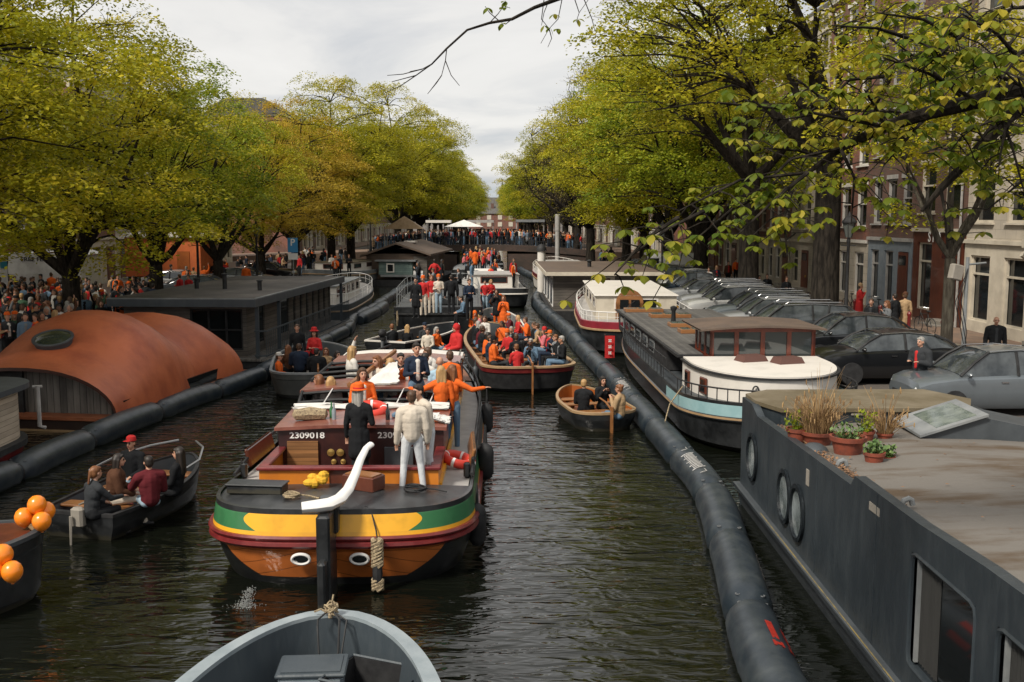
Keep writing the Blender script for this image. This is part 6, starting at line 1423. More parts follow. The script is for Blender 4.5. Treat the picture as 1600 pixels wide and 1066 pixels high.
SB, so_, ss_ = cabin_boat('saloon_boat', 'long white canopied saloon boat full of people before the bridge', 19, 4.2, (.0, 63.5, 0), R(2.5), M['black'], 1.1, 1.4, [(1.6, 3, 7.0, 1.0, 'white', 'lightgrey', 3)], deckm='lightgrey', stern=(4, 2.5, 1.0), rimm='white')
b = MB()
for k in range(5): b.b2((-1.5 + k * .1, 7.5 + k * 1.8, 1.2), (1.5 - k * .1, 8.3 + k * 1.8, 1.7), bev=.05)
b.build('white_seats', M['canvas'], SB)
PB, po_, ps_ = cabin_boat('party_barge', 'flat party barge packed with people right in front of the bridge opening', 16, 4.3, (-1.6, 86, 0), R(1), M['black'], 1.15, 1.3, [], deckm='grey', stern=(4, 2.5, 1.0), rimm='grey')
NB, no_, ns_ = cabin_boat('party_barge', 'third party barge seen through the bridge opening', 16, 4.0, (-1.4, 124, 0), R(0), M['black'], .8, .9, [], deckm='grey', stern=(4, 2.5, 1.0), rimm='grey')
UB, uo_, us2 = cabin_boat('party_barge', 'second party barge of people coming out from under the bridge', 17, 4.0, (-1.2, 104, 0), R(0), M['black'], .75, .9, [], deckm='grey', stern=(4, 2.5, 1.0), rimm='grey')
# ---------------------------------------------------------------- cars
def car(label, loc, rz, paint, L=4.5, H=1.48, estate=False, group='cars parked along the right quay', name='parked_car', s=1.0):
    t = thing(name, label, 'car', loc, rz, group); W = .90
    b = MB(); st = [(0, .30, .78, .66), (.07, .22, .85, .80), (.35, .20, .90, .90), (1.0, .20, .91, .98), (L * .42, .20, .92, 1.0), (L * .62, .20, .92, 1.02), (L - .9, .2, .91, 1.06), (L - .2, .22, .88, 1.04), (L - .04, .34, .84, .92), (L, .40, .80, .62)]
    rows = []
    for y, zb, w, zt in st:
        y = L / 2 - y; rows.append([(-w * .9, y, zb), (-w * .98, y, zb + .12), (-w, y, (zb + zt) / 2), (-w * .97, y, zt - .10), (-w * .86, y, zt - .015), (-w * .4, y, zt + .02), (0, y, zt + .025), (w * .4, y, zt + .02), (w * .86, y, zt - .015), (w * .97, y, zt - .10), (w, y, (zb + zt) / 2), (w * .98, y, zb + .12), (w * .9, y, zb)])
    b.grid(rows); b.add([(p[0], p[1], p[2]) for p in rows[0]], [tuple(range(13))]); b.add([(p[0], p[1], p[2]) for p in rows[-1]], [tuple(range(12, -1, -1))]); b.build('body', paint, t, smooth=True)
    ya, yb_, yc_, yd = L / 2 - 1.05, L / 2 - 1.75, -L / 2 + (1.15 if not estate else .6), -L / 2 + (.45 if not estate else .15)
    gl = [(ya, 1.0, .80, .0), ((ya + yb_) / 2, 1.27, .73, .0), (yb_, H - .06, .64, .0), ((yb_ + yc_) / 2, H, .63, 0), (yc_, H - .07, .62, 0), ((yc_ + yd) / 2, 1.24 if not estate else 1.25, .68, 0), (yd, 1.0, .74, 0)]
    b = MB(); rows = [[(-.82, y, .93), (-(.82 + w) / 2 - .02, y, (.93 + z) / 2), (-w, y, z - .03), (-w * .8, y, z), (0, y, z + .02), (w * .8, y, z), (w, y, z - .03), ((.82 + w) / 2 + .02, y, (.93 + z) / 2), (.82, y, .93)] for y, z, w, _ in gl]
    b.grid(rows); b.build('windows', mat('car window', (.03, .036, .04), .05, col2=(.07, .08, .085), scale=1.3, lo=.45, hi=.6, spec=.7), t, smooth=True)
    b = MB(); rr_ = [[(-w * .97, y, z - .01), (-w * .8, y, z + .012), (0, y, z + .035), (w * .8, y, z + .012), (w * .97, y, z - .01)] for y, z, w, _ in gl[2:5]]; b.grid(rr_); b.build('roof', paint, t, smooth=True)
    for sx in (-1, 1):
        ym = (yb_ + yc_) / 2 + .1
        pl = [[(sx * .81, y0, z0), (sx * .75, (y0 + y1) / 2, (z0 + z1) / 2 + .05), (sx * .645, y1, z1)] for y0, z0, y1, z1 in ((ya + .02, .97, yb_, H - .05), (yd, 1.0, yc_, H - .06))] + [[(sx * .83, ym, .97), (sx * .75, ym, 1.24), (sx * .64, ym, H - .04)]]
        if estate: pl.append([(sx * .83, yc_ + .7, .97), (sx * .75, yc_ + .68, 1.24), (sx * .64, yc_ + .62, H - .06)])
        for q in pl: b = MB(); b.tube(q, .034, 5); b.build('pillar', M['matblack'], t, smooth=True)
    for sx in (-1, 1): b = MB(); b.tube([(sx * .672, yb_, H - .03), (sx * .66, (yb_ + yc_) / 2, H + .0), (sx * .655, yc_, H - .07), (sx * .72, yc_ - .3, 1.30)], .010, 5); b.build('trim', M['chrome'], t, smooth=True)
    if estate:
        for sx in (-1, 1): b = MB(); b.tube([(sx * .6, yb_ - .1, H + .0), (sx * .6, yb_ - .2, H + .06), (sx * .6, yc_ + .2, H + .05), (sx * .6, yc_ + .1, H)], .016, 5); b.build('roof_rail', M['chrome'], t)
    for sx in (-1, 1):
        b = MB(); b.ball((sx * .98, ya - .12, 1.02), (.10, .07, .065), 0, 10, 6); b.build('mirror', paint, t, smooth=True)
        b = MB(); b.ball((sx * .66, L / 2 - .16, .66), (.17, .16, .075), 0, 10, 6); b.build('headlight', mat('headlight', (.55, .56, .56), .1, spec=1), t, smooth=True)
        b = MB(); b.ball((sx * .72, -L / 2 + .10, .82), (.12, .12, .10), 0, 10, 6); b.build('tail_light', M['red'], t, smooth=True)
        b = MB(); b.box((sx * .915, .15, .83), (.02, .16, .03)); b.build('handle', M['chrome'], t)
        for y in (L / 2 - .88, -L / 2 + .85):
            b = MB(); b.lathe([(.20, -.10), (.31, -.10), (.33, -.06), (.33, .06), (.31, .10), (.20, .10)], (sx * .82, y, .33), 20, axis='x'); wh_ = b.build('wheel', M['matblack'], t, smooth=True)
            b = MB(); b.lathe([(.001, .09), (.06, .10), (.09, .085), (.19, .10), (.205, .08), (.205, -.08), (.001, -.08)], (sx * .83, y, .33), 16, axis='x'); b.build('rim', M['alu'], wh_, smooth=True)
    b = MB(); b.box((0, L / 2 + .0, .42), (1.1, .03, .16)); b.build('grille', M['matblack'], t)
    b = MB(); b.box((0, L / 2 + .02, .34), (.5, .02, .11)); b.build('number_plate', M['yellow'], t)
    return t
def paint(n, c): return mat(n, c, .28, .25, coat=.8, col2=tuple(x * .85 for x in c), scale=1)
blk, dkb, slv, wht, gry, dgr = paint('car black', (.010, .011, .013)), paint('car dark blue', (.022, .035, .055)), paint('car silver', (.33, .34, .35)), paint('car white', (.6, .6, .58)), paint('car grey', (.13, .15, .165)), paint('car charcoal', (.04, .045, .05))
F90 = math.pi / 2
CARS = [(24.3, 12.0, gry, False, 'grey blue car nearest the camera on the right quay, cut off by the picture edge'), (28.9, 11.2, blk, False, 'glossy black small saloon beside the thin grey tree on the right quay'),
        (33.0, 11.6, blk, False, 'long black saloon with chrome window line behind the small black saloon'), (37.2, 10.9, dgr, True, 'charcoal estate with roof rails directly behind the barge wheelhouse'),
        (39.9, 10.9, slv, True, 'silver estate with silver roof rails seen over the wheelhouse roof'), (43.2, 11.3, gry, True, 'grey estate parked between the two thick tree trunks'),
        (46.7, 10.9, wht, True, 'white estate car left of the thick trunk'), (49.6, 11.2, slv, True, 'silver estate behind the white estate'),
        (53.4, 10.9, slv, False, 'grey saloon behind the climbing plant on the quay edge'), (57.4, 10.9, dkb, False, 'dark blue saloon in the middle of the parked row'), (60.8, 11.6, wht, False, 'white saloon beyond the dark blue saloon'),
        (65.5, 11.0, gry, True, 'grey estate far along the right quay'), (69.0, 11.0, wht, False, 'white saloon far along the right quay'), (77.5, 11.0, dgr, False, 'farthest dark car on the right quay, before the van')]
for y, x, pm, es, lb in CARS: car(lb, (x, y, QZ), F90 + rnd.uniform(-.05, .05), pm, 4.4 if not es else 4.65, [1.5, 1.5, 1.56, 1.56, 1.46, 1.62][int(y * 7) % 6], es)
for i, (x, y, pm, lb) in enumerate(((-16.6, 58, dgr, 'dark car parked on the left quay beside the white banners'), (-16.4, 66.5, gry, 'grey car with pale roof on the left quay behind the white yacht'), (-16.8, 75, blk, 'black car further along the left quay'), (-19.5, 63, wht, 'white car in front of the orange pavilion'))):
    car(lb, (x, y, QZ), -F90 + rnd.uniform(-.1, .1), pm, 4.4, 1.46, False, 'cars parked on the left quay')
t = thing('delivery_van', 'white delivery van with blue stripe parked far along the right quay', 'van', (12.0, 73.2, QZ), F90); b = MB(); P3(b, [(-.95, .3), (-.95, 1.9), (-.85, 2.15), (.85, 2.15), (.95, 1.9), (.95, .3)], -2.5, 1.3); P3(b, [(-.93, .3), (-.93, 1.15), (.93, 1.15), (.93, .3)], 1.3, 2.4); b.build('body', wht, t)
b = MB(); b.add([(-.9, 1.3, 2.0), (.9, 1.3, 2.0), (.9, 2.0, 1.15), (-.9, 2.0, 1.15)], [(0, 1, 2, 3), (3, 2, 1, 0)]); b.b2((-.96, .5, 1.2), (.96, 1.28, 1.8)); b.build('windscreen', M['glass'], t)
for sx in (-1, 1):
    for y in (1.6, -1.6): b = MB(); b.lathe([(.2, -.1), (.34, -.1), (.34, .1), (.2, .1)], (sx * .85, y, .34), 16, axis='x'); b.build('wheel', M['matblack'], t)

# ---------------------------------------------------------------- street furniture
def lamp(label, x, y, h=4.3, z=QZ):
    t = thing('street_lamp', label, 'street lamp', (x, y, z), 0, 'cast iron street lamps')
    b = MB(); b.lathe([(.17, 0), (.17, .3), (.12, .45), (.10, 1.1), (.075, 1.2), (.055, h - .9), (.08, h - .85), (.05, h - .7)], (0, 0, 0), 12); b.tube([(-.28, 0, h - 1.0), (.28, 0, h - 1.0)], .02, 6); b.build('post', M['matblack'], t, smooth=True)
    b = MB(); b.lathe([(.11, h - .7), (.24, h - .15)], (0, 0, 0), 6); ln = b.build('lantern', mat('lantern glass', (.12, .13, .12), .1), t)
    b = MB()
    for k in range(6): a = k * math.pi / 3; b.tube([(.115 * math.cos(a), .115 * math.sin(a), h - .7), (.245 * math.cos(a), .245 * math.sin(a), h - .14)], .014, 4)
    b.lathe([(.28, h - .15), (.28, h - .10), (.16, h + .05), (.08, h + .1), (.05, h + .2), (.01, h + .28)], (0, 0, 0), 12); b.build('crown', M['matblack'], ln)
lamp('street lamp between the thick trunk and the pale blue house', 13.3, 38.6, 4.6); lamp('street lamp in front of the orange pavilion', -14.6, 50.5, 4.3); lamp('street lamp above the white banners on the left quay', -14.5, 62.5, 4.2)
lamp('street lamp half hidden behind far right parked cars', 9.9, 61, 4.2); lamp('street lamp standing at the left end of the bridge', -13.2, 108.5, 4.0, 2.0)
t = thing('parking_sign', 'blue parking sign with white letter P on a pole on the left quay', 'sign', (atY(458, 400, 64).x, 64, QZ)); b = MB(); b.tube([(0, 0, 0), (0, 0, 3.3)], .03, 6); b.build('pole', M['grey'], t)
b = MB(); b.box((0, -.05, 2.95), (.62, .03, .9)); sg = b.build('panel', mat('sign blue', (.05, .25, .5), .4), t); text_part('letter', 'P', .6, M['cleanwhite'], sg, (0, -.07, 3.1), (F90, 0, 0)); b = MB(); b.box((0, -.05, 2.25), (.6, .03, .4)); b.build('plate', M['cleanwhite'], t)
t = thing('signal_post', 'thick pale grey steel post standing by the right end of the bridge', 'post', (atY(871, 400, 96).x, 96, QZ)); b = MB(); b.lathe([(.22, 0), (.22, 3.4), (.25, 3.42), (.25, 4.9), (.2, 4.95)], (0, 0, 0), 12); b.build('post', M['lightgrey'], t, smooth=True)
t = thing('sign_post', 'grey post with a camera box and cables beside the thin grey tree', 'post', (atY(1507, 500, 27.2).x, 27.2, QZ)); b = MB(); b.tube([(0, 0, 0), (0, 0, 3.6)], .05, 8); b.tube([(0, 0, 3.4), (.5, 0, 3.45)], .03, 6); b.build('post', M['grey'], t)
b = MB(); b.box((-.32, -.05, 3.2), (.36, .2, .42), rz=.3, ry=.2, bev=.03); b.build('camera_box', M['stone'], t); b = MB()
for k in range(3): b.tube([(0, -.05, 3.3), (-.15 - .08 * k, -.08, 2.4), (.05, -.06, 1.6 - .3 * k), (0, -.05, .8)], .012, 5)
b.build('cable', M['matblack'], t)
def bollard(label, x, y, z=QZ): 
    t = thing('bollard', label, 'bollard', (x, y, z), 0, 'bollards on the right pavement'); b = MB(); b.lathe([(.10, 0), (.10, .1), (.075, .15), (.065, .75), (.09, .8), (.09, .86), (.05, .93), (.01, .95)], (0, 0, 0), 10); b.build('post', M['dred'], t, smooth=True)
for i, y in enumerate((36, 39, 42, 45, 48, 51)): bollard('%s bollard from the camera along the right pavement kerb' % ords[i].replace('nearest', 'first'), 15.9, y, QZ + .12)
def bike(label, x, y, rz, group='bicycles parked by the trees'):
    t = thing('bicycle', label, 'bicycle', (x, y, QZ), rz, group)
    for yy in (-.52, .52):
        b = MB(); b.tube([(0, yy + .33 * math.cos(a), .34 + .33 * math.sin(a)) for a in np.linspace(0, 6.28, 20, endpoint=False)], .017, 5, closed=True); w_ = b.build('wheel', M['matblack'], t)
        b = MB()
        for k in range(8): a = k * math.pi / 8; b.tube([(0, yy - .32 * math.cos(a), .34 - .32 * math.sin(a)), (0, yy + .32 * math.cos(a), .34 + .32 * math.sin(a))], .003, 3)
        b.build('spokes', M['alu'], w_)
    b = MB(); b.tube([(0, -.52, .34), (0, -.12, .34), (0, .38, .85), (0, .52, .34)], .018, 6); b.tube([(0, -.52, .34), (0, -.2, .82), (0, .36, .80)], .016, 6); b.tube([(0, -.12, .34), (0, -.22, .9)], .016, 6); b.build('frame', M['matblack'], t)
    b = MB(); b.tube([(-.26, .22, 1.03), (-.1, .36, 1.05), (.1, .36, 1.05), (.26, .22, 1.03)], .014, 6); b.tube([(0, .36, 1.05), (0, .38, .84)], .014, 6); b.build('handlebar', M['chrome'], t)
    b = MB(); b.ball((0, -.24, .94), (.08, .14, .04), 0, 10, 5); b.build('saddle', M['matblack'], t, smooth=True)
for i, (x, y, rz, lb) in enumerate(((13.6, 36.6, 1.2, 'bicycle leaning near the foot of the thick right trunk'), (13.9, 35.6, 1.4, 'second bicycle beside the first near the thick right trunk'), (-14.3, 37.6, 1.3, 'black bicycle standing on the left quay at the corner of the veranda houseboat'), (17.4, 46.5, .2, 'bicycle against the pale blue house front'), (17.4, 50, .1, 'second bicycle against the pale blue house front'), (13.7, 48.2, 1.3, 'bicycle parked behind the white estate by the second thick trunk'), (-14.2, 44.5, 1.5, 'bicycle tied to the left quay fence behind the veranda houseboat'), (-14.3, 46.2, 1.2, 'second bicycle at the left quay fence, just before the white panels'), (17.2, 40.6, .1, 'bicycle leaning beside the dark pub front'))): bike(lb, x, y, rz)
# white festival cabins and banner on the left quay
for i, (x0, x1, y) in enumerate(((-27.0, -24.9, 55.6), (-24.7, -22.6, 56.2))):
    t = thing('festival_tent', ['wide white tent with wavy roof and blue windows behind the left crowd', 'smaller white tent with blue windows right of the wide one'][i], 'tent', ((x0 + x1) / 2, y, QZ), 0, 'white festival tents'); w_ = (x1 - x0) / 2
    b = MB(); b.b2((-w_, 0, 0), (w_, 3, 2.5)); b.build('wall', M['canvas'], t)
    b = MB(); b.grid([[(x, yy, 2.5 + .22 + .14 * math.sin(x * 2.6 + i)) for x in np.linspace(-w_ - .1, w_ + .1, 14)] for yy in (-.12, 3.1)]); b.grid([[(x, -.12, 2.48 + (0.24 + .14 * math.sin(x * 2.6 + i)) * q) for x in np.linspace(-w_ - .1, w_ + .1, 14)] for q in (0, 1)], flip=True); b.build('roof', M['cleanwhite'], t, smooth=True)
    for k in range(3): xx = -w_ + .35 + k * (2 * w_ - .5) / 3; b = MB(); b.b2((xx, -.03, 1.95), (xx + .38, -.005, 2.3)); b.build('window', M['teal'], t)
t = thing('festival_banner', 'pale banner lettered FREE FESTIVAL stretched between posts above the left crowd', 'banner', (atY(66, 420, 53.5).x, 53.5, QZ)); W_ = 1.75
b = MB(); rows = [[(x, .05 * math.sin(x * 3 + z * 2), z) for x in np.linspace(-W_, W_, 15)] for z in (1.75, 2.1, 2.45, 2.8)]; b.grid(rows); b.grid(rows, flip=True); cl_ = b.build('cloth', M['canvas'], t, smooth=True)
text_part('lettering', 'FREE FESTIVAL', .30, M['matblack'], cl_, (.05, -.07, 2.50), (F90, 0, 0), sx=1.15)
for x in (-W_, W_): b = MB(); b.tube([(x, 0, 0), (x, 0, 2.9)], .04, 6); b.build('post', M['matblack'], t)
for i in range(4):
    t = thing('banner_panel', '%s white tarpaulin panel tied along the left quay fence, counted from the camera' % ords[i].replace('nearest', 'first'), 'fence panel', (QL - .3, 47.5 + i * 3.6, QZ), F90, 'white panels on the left quay fence')
    b = MB(); rows = [[(x, .04 * math.sin(x * 5 + z * 4 + i), z) for x in np.linspace(0, 3.1, 10)] for z in (.35, .8, 1.25)]; b.grid(rows); b.grid(rows, flip=True); b.build('sheet', M['canvas'], t, smooth=True)
    for x in (-.1, 3.2): b = MB(); b.tube([(x, 0, 0), (x, 0, 1.35)], .03, 5); b.build('post', M['grey'], t)
# stalls and tents on the bridge
def stall(label, px, w_, h_, roof, peak=0, y=114, nm='market_stall', cat='stall'):
    x = atY(px, 370, y).x; t = thing(nm, label, cat, (x, y, topz(max(min(x, 8), -13)) - .1), 0, 'stalls on the bridge'); b = MB()
    for sx in (-1, 1):
        for yy in (-1.2, 1.2): b.tube([(sx * w_ * .95, yy, 0), (sx * w_ * .95, yy, h_)], .05, 5)
    b.build('frame', M['lightgrey'], t)
    b = MB()
    if peak: b.add([(-w_, -1.5, h_), (w_, -1.5, h_), (w_, 1.5, h_), (-w_, 1.5, h_), (0, 0, h_ + peak)], [(0, 1, 4), (1, 2, 4), (2, 3, 4), (3, 0, 4), (3, 2, 1, 0)])
    else: b.b2((-w_, -1.5, h_), (w_, 1.5, h_ + .28))
    b.build('roof', M[roof], t)
stall('white peaked gazebo among the crowd on the bridge', 725, 2.1, 2.0, 'canvas', .75, 113, 'gazebo', 'gazebo'); stall('market stall with red and white flat roof, left on the bridge', 686, 1.4, 2.5, 'white', 0, 117); stall('long pale stall roof in the middle behind the bridge crowd', 751, 1.5, 2.4, 'lightgrey', 0, 118)
stall('grey roofed stall at the right of the bridge', 828, 1.6, 2.6, 'grey', 0, 117); stall('tan parasol roof at the left end of the bridge', 632, 2.0, 2.1, 'tan', 1.3, 106, 'parasol', 'parasol')
# ---------------------------------------------------------------- the crowd and the crews
NUMS = 'first second third fourth fifth sixth seventh eighth ninth tenth eleventh twelfth thirteenth fourteenth fifteenth sixteenth seventeenth eighteenth nineteenth twentieth'.split()
NUMS += ['twenty-' + n for n in NUMS[:9]] + ['thirtieth'] + ['thirty-' + n for n in NUMS[:9]] + ['fortieth'] + ['forty-' + n for n in NUMS[:9]]
def hd(px, py, zf, sit=False, s=1.0, hat=0): 
    p = at(px, py, zf + ((1.30 if sit else 1.75) + hat) * s); return Vector((p.x, p.y, zf))
PI = math.pi
# barge
G1 = 'people aboard the sailing barge'
person(hd(560, 600, .88, hat=.06), R(-12), 'black', 'black', 'grey', 'long', label='skipper in long black coat and orange hat with long grey hair', group=G1, fine=True, coat=True, arms=('down', 'front'), hat=('fedora', 'orange'), turn=R(-25))
person(hd(643, 611, 1.06, s=.97), R(8), 'cream', 'whitejeans', 'brown', 'short', shoe='white', label='woman in a cream jumper and white jeans seen from behind on the aft deck', group=G1, fine=True, female=True, s=.97, legs='apart', puffy=.025)
person(hd(667, 598, 1.06), R(125), 'cream', 'whitejeans', 'dark', 'short', shoe='black', label='man in a cream jumper leaning in to talk beside the woman in white jeans', group=G1, fine=True, arms=('down', 'hips'), lean=.22, turn=R(10), puffy=.01)
person(hd(496, 587, 1.0, True), R(70), 'white', 'denim', 'auburn', 'long', label='girl with auburn hair and white top leaning at the left rail of the barge', group=G1, fine=True, pose='sit', arms='lap', female=True, bare=True)
person(hd(516, 590, 1.0, True), R(20), 'white', 'denim', 'blonde', 'long', label='girl with long blonde hair and white vest just right of the auburn girl', group=G1, fine=True, pose='sit', arms='lap', female=True, bare=True)
person(hd(549, 541, .95), R(-60), 'white', 'cream', 'blonde', 'long', label='woman in a white shirt with long blonde hair raising her arm on the barge roof', group=G1, fine=True, female=True, arms=('up', 'front'))
person(hd(682, 541, .9), R(70), 'white', 'cream', 'brown', 'short', label='man in a white shirt leaning over the barge roof with outstretched arm', group=G1, fine=True, arms=('reach', 'out'), lean=.3)
person(hd(664, 552, .9), R(-20), 'white', 'denim', 'dark', 'short', label='dark haired person behind the man in the white shirt', group=G1, fine=True)
person(hd(687, 562, .9, s=.97), R(0), 'lightblue', 'denim', 'brown', 'none', label='bald man in a light blue shirt on the right of the barge', group=G1, fine=True)
person(hd(703, 549, .9), R(10), 'orange', 'denim', 'brown', 'short', label='man in an orange shirt near the barge bow, back to the camera', group=G1, fine=True)
person(hd(689, 575, .9, s=.98), R(12), 'orange', 'denim', 'blonde', 'shoulder', label='woman in an orange jumper with shoulder length blonde hair, arm out over the roof', group=G1, fine=True, female=True, arms=('out', 'down'))
person(hd(706, 573, .9, s=.98), R(-25), 'orange', 'denim', 'auburn', 'shoulder', label='second woman in orange holding the right side rail of the barge', group=G1, fine=True, female=True, arms=('down', 'out'))
person(hd(711, 508, 1.15, True), R(120), 'red', 'red', 'brown', 'none', label='person in a bright red hooded coat sitting at the barge bow', group=G1, fine=True, pose='sit', arms='lap', hood=True, puffy=.03, coat=True)
for i, (px, py, c, h, st) in enumerate(((583, 622, 'black', 'dark', 'short'), (603, 625, 'red', 'brown', 'short'), (622, 618, 'white', 'auburn', 'shoulder'), (641, 620, 'camel', 'blonde', 'short'), (478, 662, 'black', 'brown', 'shoulder'), (520, 650, 'red', 'brown', 'long'), (598, 585, 'black', 'dark', 'short'), (560, 600, 'maroon', 'brown', 'short'))):
    person(hd(px, py, .5 if py < 640 else .2, True), R([150, 210, 120, 240][i % 4]), c, 'denim', h, st, label='%s passenger from the left seated inside the barge saloon, dressed in %s' % (NUMS[i], c), group='passengers seated inside the barge', female=st != 'short', pose='sit', arms='lap')
for i, (px, py, zf, rz, c, h, st, ar) in enumerate(((610, 560, .4, 30, 'white', 'blonde', 'shoulder', 'front'), (626, 552, .5, 190, 'black', 'dark', 'short', 'phone'), (640, 556, .5, 160, 'orange', 'brown', 'short', 'front'), (590, 556, .5, 140, 'cream', 'auburn', 'long', 'down'),
        (566, 575, .5, 200, 'orange', 'brown', 'shoulder', 'front'), (650, 536, .9, 200, 'navy', 'dark', 'short', 'front'), (628, 598, -.05, 180, 'pink', 'blonde', 'shoulder', 'front'), (672, 590, .0, 200, 'white', 'dark', 'short', 'front'), (530, 600, -.05, 120, 'red', 'dark', 'shoulder', 'down'))):
    person(hd(px, py, zf + .42), R(rz), c, 'denim', h, st, label='%s barge passenger in %s with %s hair, standing in the open roof' % (['first', 'second', 'third', 'fourth', 'fifth', 'sixth', 'seventh', 'eighth', 'ninth', 'tenth'][i], c, {'dark': 'dark', 'brown': 'brown'}.get(h, h)), group=G1, fine=True, arms=ar, inner=1, shirt='white' if c != 'white' else 'orange')
# small motorboat with five people
G2 = 'people in the small black motorboat'; fz = .12
person(hd(143, 731, .0, True), R(-35), 'charcoal', 'black', 'auburn', 'tail', label='woman in a dark leather jacket with brown ponytail sitting by the small motor', group=G2, fine=True, female=True, pose='sit', arms=('lap', 'reach'), lean=.15)
person(hd(181, 711, .05, True), R(-75), 'brown', 'cream', 'dark', 'shoulder', label='woman in a brown puffer jacket over a light blue hood, seated in profile', group=G2, fine=True, female=True, pose='sit', arms='lap', puffy=.035, lean=.1)
person(hd(203, 684, .05, True, hat=.02), R(165), 'black', 'lightdenim', 'brown', 'short', shoe='white', label='smiling person in red cap and black jacket with cream collar facing the camera', group=G2, fine=True, pose='sit', arms='lap', hat=('cap', 'red'), puffy=.02)
person(hd(231, 714, .05, True), R(35), 'maroon', 'lightdenim', 'dark', 'short', label='person in a shiny maroon jacket with an orange collar, back turned', group=G2, fine=True, pose='sit', arms=('reach', 'lap'), puffy=.03)
person(hd(268, 700, .05, True), R(85), 'black', 'black', 'dark', 'long', label='woman with long dark hair in black leaning back at the bow of the small boat', group=G2, fine=True, female=True, pose='sit', arms='lap', lean=-.15)
# three in the orange lined boat
G3 = 'people in the orange lined rowing boat'
person(hd(913, 594, -.08, True), R(-20), 'black', 'black', 'blonde', 'short', label='person with blonde hair in a black coat on the left of the orange lined boat', group=G3, fine=True, female=True, pose='sit', arms=('lap', 'reach'), puffy=.02)
person(hd(943, 590, -.08, True), R(200), 'black', 'black', 'dark', 'shoulder', label='person in black with dark hair in the middle of the orange lined boat', group=G3, fine=True, female=True, pose='sit', arms='phone')
person(hd(966, 602, -.08, True), R(60), 'camel', 'denim', 'auburn', 'bun', label='woman in a camel jacket with hair in a bun, orange lined boat', group=G3, fine=True, female=True, pose='sit', arms='phone', puffy=.02)
# grey sloop
G4 = 'people in the grey sloop'
for px, py, zf, rz, c, tr_, h, st, pose, ar, kw, lb in (
    (464, 507, .25, 190, 'black', 'black', 'brown', 'short', 'stand', 'down', {}, 'man in black standing at the far side of the grey sloop'),
    (491, 515, .2, 170, 'red', 'black', 'dark', 'shoulder', 'stand', 'front', dict(hat=('fedora', 'red')), 'woman with a red hat in a red top standing in the grey sloop'),
    (483, 537, .45, 175, 'red', 'black', 'brown', 'short', 'sit', 'lap', {}, 'person in a red top with brown hair between the two dark coats'),
    (467, 538, .5, 5, 'navy', 'black', 'brown', 'short', 'sit', 'lap', dict(puffy=.045), 'person in a navy quilted jacket seated with back to the camera'),
    (495, 545, .5, -8, 'black', 'black', 'dark', 'short', 'sit', 'lap', dict(puffy=.04), 'person in a black padded coat seated right of the navy quilted jacket'),
    (509, 545, .15, 185, 'camel', 'black', 'auburn', 'long', 'sit', 'lap', {}, 'woman with auburn hair facing the camera in the grey sloop'),
    (528, 550, .2, 230, 'black', 'black', 'dark', 'long', 'sit', 'lap', {}, 'person with long dark hair behind the small red top in the grey sloop'),
    (521, 560, .25, 10, 'red', 'denim', 'dark', 'short', 'sit', 'lap', dict(s=.85), 'child in a bright red top at the right end of the grey sloop'),
    (437, 553, .25, -80, 'orange', 'denim', 'brown', 'short', 'sit', 'lap', dict(hat=('cap', 'white')), 'person in orange with a white cap at the left end of the grey sloop'),
    (449, 540, .4, 30, 'brown', 'black', 'auburn', 'shoulder', 'sit', 'lap', {}, 'auburn haired person next to the white cap in the grey sloop')):
    person(hd(px, py, zf - (.3 if pose == 'sit' else 0), pose == 'sit', kw.get('s', 1)), R(rz), c, tr_, h, st, label=lb, group=G4, fine=True, pose=pose, arms=ar, female=st != 'short', **kw)
# black sloop with outboard
G5 = 'people in the black sloop with the outboard'
for px, py, rz, c, h, st, hat, lb in ((612, 507, 20, 'black', 'auburn', 'short', None, 'auburn haired person in black at the stern of the black sloop'), (637, 508, -15, 'black', 'blonde', 'long', None, 'woman with very long blonde hair in the black sloop'),
    (664, 506, 200, 'charcoal', 'dark', 'short', ('cap', 'navy'), 'person in a dark cap in the black sloop'), (668, 514, 170, 'cream', 'dark', 'short', None, 'person in a cream jumper facing the camera in the black sloop'), (683, 512, 230, 'orange', 'grey', 'shoulder', None, 'grey haired person in orange at the bow of the black sloop')):
    person(hd(px, py, .0, True), R(rz), c, 'denim', h, st, label=lb, group=G5, fine=True, pose='sit', arms='lap', female=st != 'short', hat=hat)
